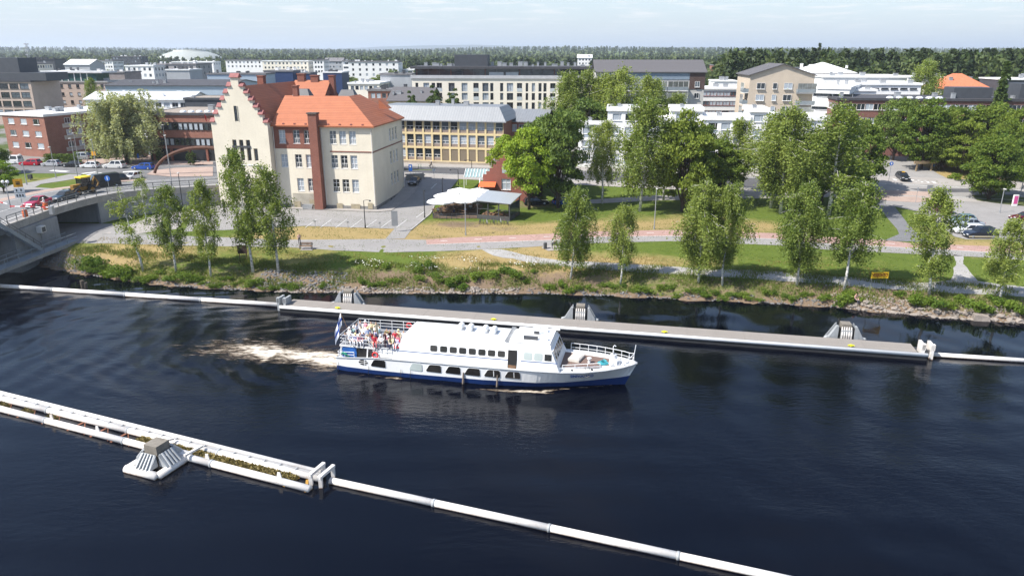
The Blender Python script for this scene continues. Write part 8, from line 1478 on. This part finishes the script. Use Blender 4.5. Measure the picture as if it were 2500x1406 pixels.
tree(BSP, 0, 0, 1920, 245, 70, 'sparse birch top against the white office roofs', name='birch_tree', pts=(D(1925, 300, 150)[0], 150, hz(D(1925, 300, 150)[0], 150)), PW=2.3)
tree(BSP, 418, 466, 305, 420, 60, 'thin young birch at the edge of the bridge road', name='birch_tree', pts=(-60.5, 118.5, hz(-60.5, 118.5)), PW=2.3)
rt = random.Random(5)
for (x0, x1, y0, y1, n, where) in ((190, 520, 330, 600, 18, 'between the hotel and the stepped gable'), (540, 1000, 300, 520, 34, 'between the roofs behind the school'), (0, 190, 420, 600, 10, 'near the radio mast'), (1380, 1760, 250, 360, 26, 'behind the dark roofed balcony house'), (1000, 1400, 330, 430, 16, 'behind the cream apartment block'), (1740, 2000, 262, 330, 16, 'behind the beige gable house'), (1960, 2500, 262, 300, 10, 'behind the white office complex')):
    for i in range(n):
        y = rt.uniform(y0, y1); pxx = x0 + (x1 - x0) * (i + rt.uniform(.1, .9)) / n; X = D(pxx, 190, y)[0]; p, pw = rt.choice(((BI[0], 2.6), (BI[3], 2.7), (LI[0], 4.5), (MD[1], 4.0), (BW[1], 3.0), (LI[1], 4.3))); hh = rt.uniform(8, 13.5)
        o = thing('town_tree', ordinal(i) + ' leafy tree from the left ' + where, 'tree', (X, y, 4.9), rt.uniform(0, 6), 'trees between the town roofs'); o.scale = ((hh / 12 * rt.uniform(.9, 1.25)),) * 2 + (hh / 12,)
        put(p[0], 'trunk', o); put(p[1], 'crown', o)
# near wood on the right, pines and birches: reads as one mass
def forest_mesh(name, spots, label):
    V, Fq, off = [], [], 0; rng = np.random.default_rng(77); mats = [Mleaf('wood_needles', (.030, .050, .018), (.080, .105, .035), .15), Mleaf('wood_leaves', (.05, .08, .02), (.125, .15, .045), .25), Mleaf('wood_birch_leaves', (.07, .10, .022), (.16, .18, .06), .25)]
    VV = {0: [], 1: [], 2: []}; 
    for (x, y, z, h, kind, q) in spots:
        if kind == 0:      # pine / spruce
            t = rng.uniform(0, 1, q) ** .8; zz = z + h * (.22 + .78 * t); w = h * .17 * (1 - t) ** .7 + .35; a = rng.uniform(0, 6.283, q); r = w * rng.uniform(.35, 1.05, q)
        else:
            u = rng.normal(size=(q, 3)); u /= np.linalg.norm(u, axis=1, keepdims=True); r_ = h * .33; k = rng.uniform(.6, 1.05, q); zz = z + h * .58 + u[:, 2] * h * .42 * k; a = np.arctan2(u[:, 1], u[:, 0]); r = np.hypot(u[:, 0], u[:, 1]) * r_ * k
        P = np.stack([x + np.cos(a) * r, y + np.sin(a) * r, zz], 1); s = h * (.072 if q > 300 else .115 if q > 100 else .26)
        VV[kind].append((P, np.full(q, s)))
    Vs, Fs, Ms, off = [], [], [], 0
    for k, L in VV.items():
        if not L: continue
        P = np.concatenate([a for a, _ in L]); s = np.concatenate([b for _, b in L]); v, f = leaves(P, s, rng, .2); Vs.append(v); Fs.append(f + off); off += len(v); Ms.append(np.full(len(f), k))
    me = np_mesh(name, np.concatenate(Vs), np.concatenate(Fs), mats[:3]); me.polygons.foreach_set('material_index', np.concatenate(Ms).astype(np.int32)); o = put(me, name); return tag(o, label, 'forest', kind='stuff')
rg = np.random.default_rng(3); spots = []
def scatter(u0, u1, ya, yb, n, q, hs=(12, 19), pc=.6, zoff=0):
    yy = np.exp(rg.uniform(math.log(ya), math.log(yb), n)); uu = rg.uniform(u0, u1, n)
    for y, u in zip(yy, uu): x = u * y * 1.0; spots.append((x, y, hz(x, y) + zoff, rg.uniform(*hs) * (1 + .0 * y), 0 if rg.uniform() < pc else (1 if rg.uniform() < .8 else 2), q))
scatter(.28, .80, 285, 480, 620, 400, (17, 26), .7); scatter(.30, .78, 440, 640, 600, 190, (13, 20), .72); scatter(-.16, .32, 430, 700, 520, 150, (9, 15), .35); scatter(-.8, -.14, 640, 900, 420, 110, (9, 14), .3); scatter(-.2, .8, 620, 1000, 1050, 90, (12, 18), .6)
forest_mesh('near_forest', spots, 'mixed pine and birch wood beginning behind the town'); spots = []
scatter(-.82, .82, 900, 1700, 3300, 40, (12, 18), .62); scatter(-.82, .82, 1700, 9000, 6000, 22, (14, 21), .75)
forest_mesh('far_forest', spots, 'dark forest stretching to the horizon')
# ================================================================ bank vegetation and stones
def shrub_mesh(seed, n=900, flower=False):
    rng = np.random.default_rng(seed); P = []
    for i in range(14): c = np.array([rng.normal() * .55, rng.normal() * .45, .35 + rng.uniform(0, .55)]); d = rng.normal(size=(n // 14, 3)); d /= np.linalg.norm(d, axis=1, keepdims=True); P.append(c + d * rng.uniform(.2, .45) * [1, 1, .9])
    P = np.concatenate(P); P[:, 2] = np.abs(P[:, 2]); V, Fc = leaves(P, .17, rng, -.3); return np_mesh('foliage', V, Fc, LF_SH)
SHM = [shrub_mesh(i) for i in range(4)]; stem = MB(); [stem.tube((0, 0, -.2), (.35 * math.cos(a), .3 * math.sin(a), .6), .025, .01, 4, caps=False) for a in (0, 1.3, 2.6, 3.9, 5.2)]; STM = stem.mesh('stems', BARK)
rs_ = random.Random(9); SHL = []
def shrub(px_, py_, s, label, group='shrubs on the river bank'):
    x, y, z = T(px_, py_); o = thing('shrub', label, 'shrub', (x, y, z - .05), rs_.uniform(0, 6), group); o.scale = (s * rs_.uniform(.8, 1.2), s * rs_.uniform(.7, 1.0), s * rs_.uniform(.6, 1.0)); put(STM, 'stems', o); put(rs_.choice(SHM), 'foliage', o)
for i in range(12): shrub(205 + i * 10 + rs_.uniform(-4, 4), 664 + i * 2.0 - rs_.uniform(0, 18), rs_.uniform(.8, 1.5), ordinal(i) + ' bright green shrub from the bridge on the near lawn bank', 'shrubs near the bridge')
for i in range(24): shrub(340 + i * 16 + rs_.uniform(-5, 5), np.interp(340 + i * 16, (340, 500, 720), (694, 704, 714)) - rs_.uniform(3, 30), rs_.uniform(.45, 1.05), ordinal(i) + ' shrub from the bridge end under the five birches before the school', 'shrubs below the left birches')
for i, (a, b, s) in enumerate(sorted(((790, 700, .8), (885, 693, .9), (905, 700, .7), (930, 698, .9), (965, 690, .7), (1025, 683, 1.0), (1060, 678, 1.1), (1085, 690, .9), (1100, 700, 1.1), (1125, 690, 1.2), (1130, 706, 1.0), (1160, 682, 1.2), (1185, 678, 1.2), (1210, 672, 1.1), (1240, 670, 1.3), (1260, 676, 1.1), (1285, 690, .7), (1020, 665, 1.0), (1045, 655, 1.1), (940, 655, .9), (1300, 665, .6)))): shrub(a, b, s, ordinal(i) + ' leafy shrub from the left on the rough slope of the middle bank', 'shrubs on the middle slope')
for i in range(34): x = 1345 + i * 22 + rs_.uniform(-6, 6); shrub(x, np.interp(x, (1345, 1500, 1750, 2000, 2080), (717, 722, 732, 745, 752)) - rs_.uniform(3, 24), rs_.uniform(.45, 1.0), ordinal(i) + ' shrub from the left along the water edge below the gravel path', 'shrubs below the gravel path')
for i, (a, b, s) in enumerate(sorted(((2195, 722, .8), (2235, 745, 1.3), (2255, 742, 1.3), (2280, 748, 1.2), (2340, 735, 1.0), (2370, 748, 1.4), (2385, 755, 1.2), (2430, 742, 1.0), (2460, 752, 1.1), (2490, 765, 1.2), (2060, 738, 1.4), (2075, 730, 1.0), (2320, 752, 1.0), (2410, 765, .9)))): shrub(a, b, s, ordinal(i) + ' shrub from the left among the stones around the yellow sign', 'shrubs right of the yellow sign')
hd = thing('hedge', 'clipped dark green hedge beside the brick apartment house', 'hedge', T(150, 396)); rng = np.random.default_rng(4); P = rng.uniform([-3.6, -1.0, 0], [4.0, 1.0, 1.9], (2600, 3)); V, Fc = leaves(P, .3, rng, -.2); put(np_mesh('foliage', V, Fc, LF_HG), 'foliage', hd)
hd = thing('hedge', 'long low hedge behind the parked silver estate', 'hedge', T(225, 386)); P = rng.uniform([-4, -.8, 0], [5.0, .8, 1.6], (2200, 3)); V, Fc = leaves(P, .3, rng, -.2); put(np_mesh('foliage', V, Fc, LF_HG), 'foliage', hd)
for i, (a, b) in enumerate(((392, 402), (465, 404), (474, 405))): tree(PO, a, b, a, b - 38, 14, ('dark columnar conifer left before the brick office', 'dark columnar conifer behind the arch sculpture', 'second columnar conifer behind the arch sculpture')[i], name='conifer_shrub', PH=10, PW=1.5)
shrub(2330, 438, 1.8, 'low dense bush on the dry verge by the lindens', None)
# white umbels on the slope
def blades(name, label, region, n_, hmin, hmax, mat, seed, wid=.05, cat='grass', dens=None):
    rng = np.random.default_rng(seed); X = rng.uniform(region[0], region[1], n_); dY = rng.uniform(region[2], region[3], n_); Y = shore(X) + dY; nz = np.sin(X * .8 + 2 * np.sin(Y * .5)) + np.sin(Y * 1.3 + X * .35) + rng.normal(size=n_) * .6; k = nz > -.2; X, Y = X[k], Y[k]; Z = hgt(X, Y); h = rng.uniform(hmin, hmax, len(X)); a = rng.uniform(0, 6.28, len(X)); ln = rng.normal(size=(len(X), 2)) * .45
    c, s = np.cos(a) * wid, np.sin(a) * wid; V = np.stack([np.stack([X - c, Y - s, Z - .03], 1), np.stack([X + c, Y + s, Z - .03], 1), np.stack([X + ln[:, 0] * h, Y + ln[:, 1] * h, Z + h], 1)], 1).reshape(-1, 3)
    o = put(np_mesh(name, V, np.arange(len(V)).reshape(-1, 3), mat), name); return tag(o, label, cat, kind='stuff')
GRS = Mleaf('rough_grass', (.065, .11, .018), (.20, .23, .05), .3); DRYG = Mleaf('dry_grass', (.20, .15, .05), (.38, .29, .12), .25); FLW = Mleaf('white_umbels', (.62, .62, .55), (.75, .75, .7), .2)
blades('rough_grass', 'rough green grass growing along the river bank', (-66, 62, .2, 7.5), 52000, .15, .55, GRS, 1, .05); blades('dry_grass', 'dry yellow grass tufts on the upper bank', (-64, 60, 4.5, 11), 16000, .1, .35, DRYG, 2, .04); blades('lawn_tufts', 'short uneven lawn tufts along the promenade', (-60, 70, 9, 40), 50000, .04, .14, GRS, 5, .06)
blades('white_flowers', 'white umbel flowers scattered on the middle slope', (-24, 6, 4.0, 8.5), 900, .5, .75, M('stalks', (.1, .14, .04), .8), 6, .02); rng = np.random.default_rng(8); n_ = 700; X = rng.uniform(-24, 6, n_); Y = shore(X) + rng.uniform(4, 8.5, n_); k = np.sin(X * .9) + np.sin(Y * 1.7 + X * .3) > .25; X, Y = X[k], Y[k]; V, Fc = leaves(np.stack([X, Y, hgt(X, Y) + .7], 1), .20, rng, 3); tag(put(np_mesh('flower_heads', V, Fc, FLW), 'flower_heads'), 'heads of the white flowers on the middle slope', 'flowers', kind='stuff')
# shore stones
def rock_mesh(seed, mat):
    bm = bmesh.new(); bmesh.ops.create_icosphere(bm, subdivisions=1, radius=.5); rng = np.random.default_rng(seed)
    for v in bm.verts: v.co = Vector(v.co) * float(rng.uniform(.72, 1.2)); v.co.z *= .68
    me = bpy.data.meshes.new('rock'); bm.to_mesh(me); bm.free(); me.materials.append(mat); return me
ROCK = M('shore_stone', (.25, .215, .185), .9, .3, 1.5, .4); ROCKG = M('grey_stone_dark', (.17, .165, .165), .9, .3, 1.5, .4); RM = [rock_mesh(i, ROCK) for i in range(4)]; RG = [rock_mesh(i + 9, ROCKG) for i in range(3)]
for i in range(70):
    xx = 2078 + i * 6.2 + rs_.uniform(-2.5, 2.5); yy = np.interp(xx, (2078, 2150, 2300, 2510), (754, 764, 778, 789)) - abs(rs_.gauss(4, 8)); x, y, z = T(xx, yy); s = rs_.uniform(.4, 1.0); o = put(rs_.choice(RM), 'shore_rock', None, (x, y, z + .05), rs_.uniform(0, 6)); o.scale = (s * 1.3, s, s * .85); tag(o, ordinal(i) + ' pale rock from the left on the stony shore below the yellow sign', 'rock', 'rocks right of the yellow sign')
x, y, z = T(2392, 782); q = MB(); q.add([(-.9, -.5, -.2), (1.0, -.5, -.2), (.9, .5, -.2), (-.8, .5, -.2), (-.75, -.35, .75), (.85, -.4, .6), (.8, .45, .65), (-.7, .45, .8)], ((0, 1, 5, 4), (1, 2, 6, 5), (2, 3, 7, 6), (3, 0, 4, 7), (4, 5, 6, 7))); tag(q.build('boulder', ROCK, loc=(x, y, z), rz=R(-8)), 'largest squared boulder at the right shore', 'rock')
def riprap(name, label, x0, x1, da, db, n_, smin, smax, mats, seed):
    rng = np.random.default_rng(seed); base = [np.array([v.co[:] for v in m.vertices]) for m in mats]; fcs = [np.array([p.vertices[:] for p in m.polygons]) for m in mats]; Vs, Fs, off = [], [], 0
    X = rng.uniform(x0, x1, n_); Y = shore(X) + rng.uniform(da, db, n_) ; Z = hgt(X, Y); S_ = rng.uniform(smin, smax, n_)
    for x, y, z, s in zip(X, Y, Z, S_):
        k = rng.integers(len(base)); a = rng.uniform(0, 6.28); c, sn_ = np.cos(a), np.sin(a); v = base[k] * s * [1.25, 1, .8]; v = np.stack([v[:, 0] * c - v[:, 1] * sn_, v[:, 0] * sn_ + v[:, 1] * c, v[:, 2]], 1) + [x, y, z + .02]; Vs.append(v); Fs.append(fcs[k] + off); off += len(v)
    return tag(put(np_mesh(name, np.concatenate(Vs), np.concatenate(Fs), mats[0].materials[0]), name), label, 'stones', kind='stuff')
riprap('shore_stones', 'pale stones along the water line of the middle bank', -31, 1, -.4, .8, 700, .18, .48, RM, 1); riprap('slope_stones', 'dark grey broken stones under the left birches', -34, -22, .3, 4.5, 420, .18, .45, RG, 2); riprap('right_stones', 'small stones between the rocks of the right shore', 40, 62, -.5, 2.0, 900, .15, .4, RM, 3); riprap('gravel_beach', 'grey gravel fan beside the bridge foot', -70, -60, -.3, 3.0, 1500, .08, .25, RG, 4); riprap('waterline_stones', 'scattered stones along the wooded shore', 2, 40, -.4, .6, 500, .12, .35, RG, 5); riprap('left_waterline_stones', 'scattered stones along the left shore', -60, -32, -.4, .6, 380, .12, .35, RG, 6); riprap('island_stones', 'rough stones laid on the roundabout island', -30, -29, 30, 31, 4, .1, .2, RM, 7)
# far hills beyond the forest
q = MB(); rng = np.random.default_rng(12); pts_ = []
for j, (yy, hh) in enumerate(((9800, 66), (11800, 105))):
    xs_h = np.linspace(-10500, 10500, 90); zz = 12 + hh * (.55 + .45 * np.sin(xs_h * .0009 + j * 2.2) * np.sin(xs_h * .00037 + 1 + j)) + rng.normal(size=90) * 2; o_ = MB()
    for a in range(89):
        P = [(xs_h[a], yy - 900, -5), (xs_h[a + 1], yy - 900, -5), (xs_h[a + 1], yy, zz[a + 1]), (xs_h[a], yy, zz[a])]; o_.quad(*P); o_.quad(P[3], P[2], (xs_h[a + 1], yy + 900, -5), (xs_h[a], yy + 900, -5))
    tag(o_.build('hills', M('forest_hill', (.03, .045, .018), .95, .3, .01), smooth=True), kind='structure')
# ================================================================ summer haze
hz_m = bpy.data.materials.new('haze'); hz_m.use_nodes = True; t = hz_m.node_tree; t.nodes.clear(); oo = t.nodes.new('ShaderNodeOutputMaterial'); pv = t.nodes.new('ShaderNodeVolumePrincipled'); pv.inputs['Color'].default_value = (.80, .89, 1.0, 1); pv.inputs['Density'].default_value = 1.25e-4; pv.inputs['Anisotropy'].default_value = 0.2; t.links.new(pv.outputs[0], oo.inputs['Volume'])
q = MB(); q.box(-14500, -1600, -6, 14500, 15200, 135); tag(q.build('haze', hz_m), 'thin bluish summer haze over town and forest', 'haze', kind='stuff')
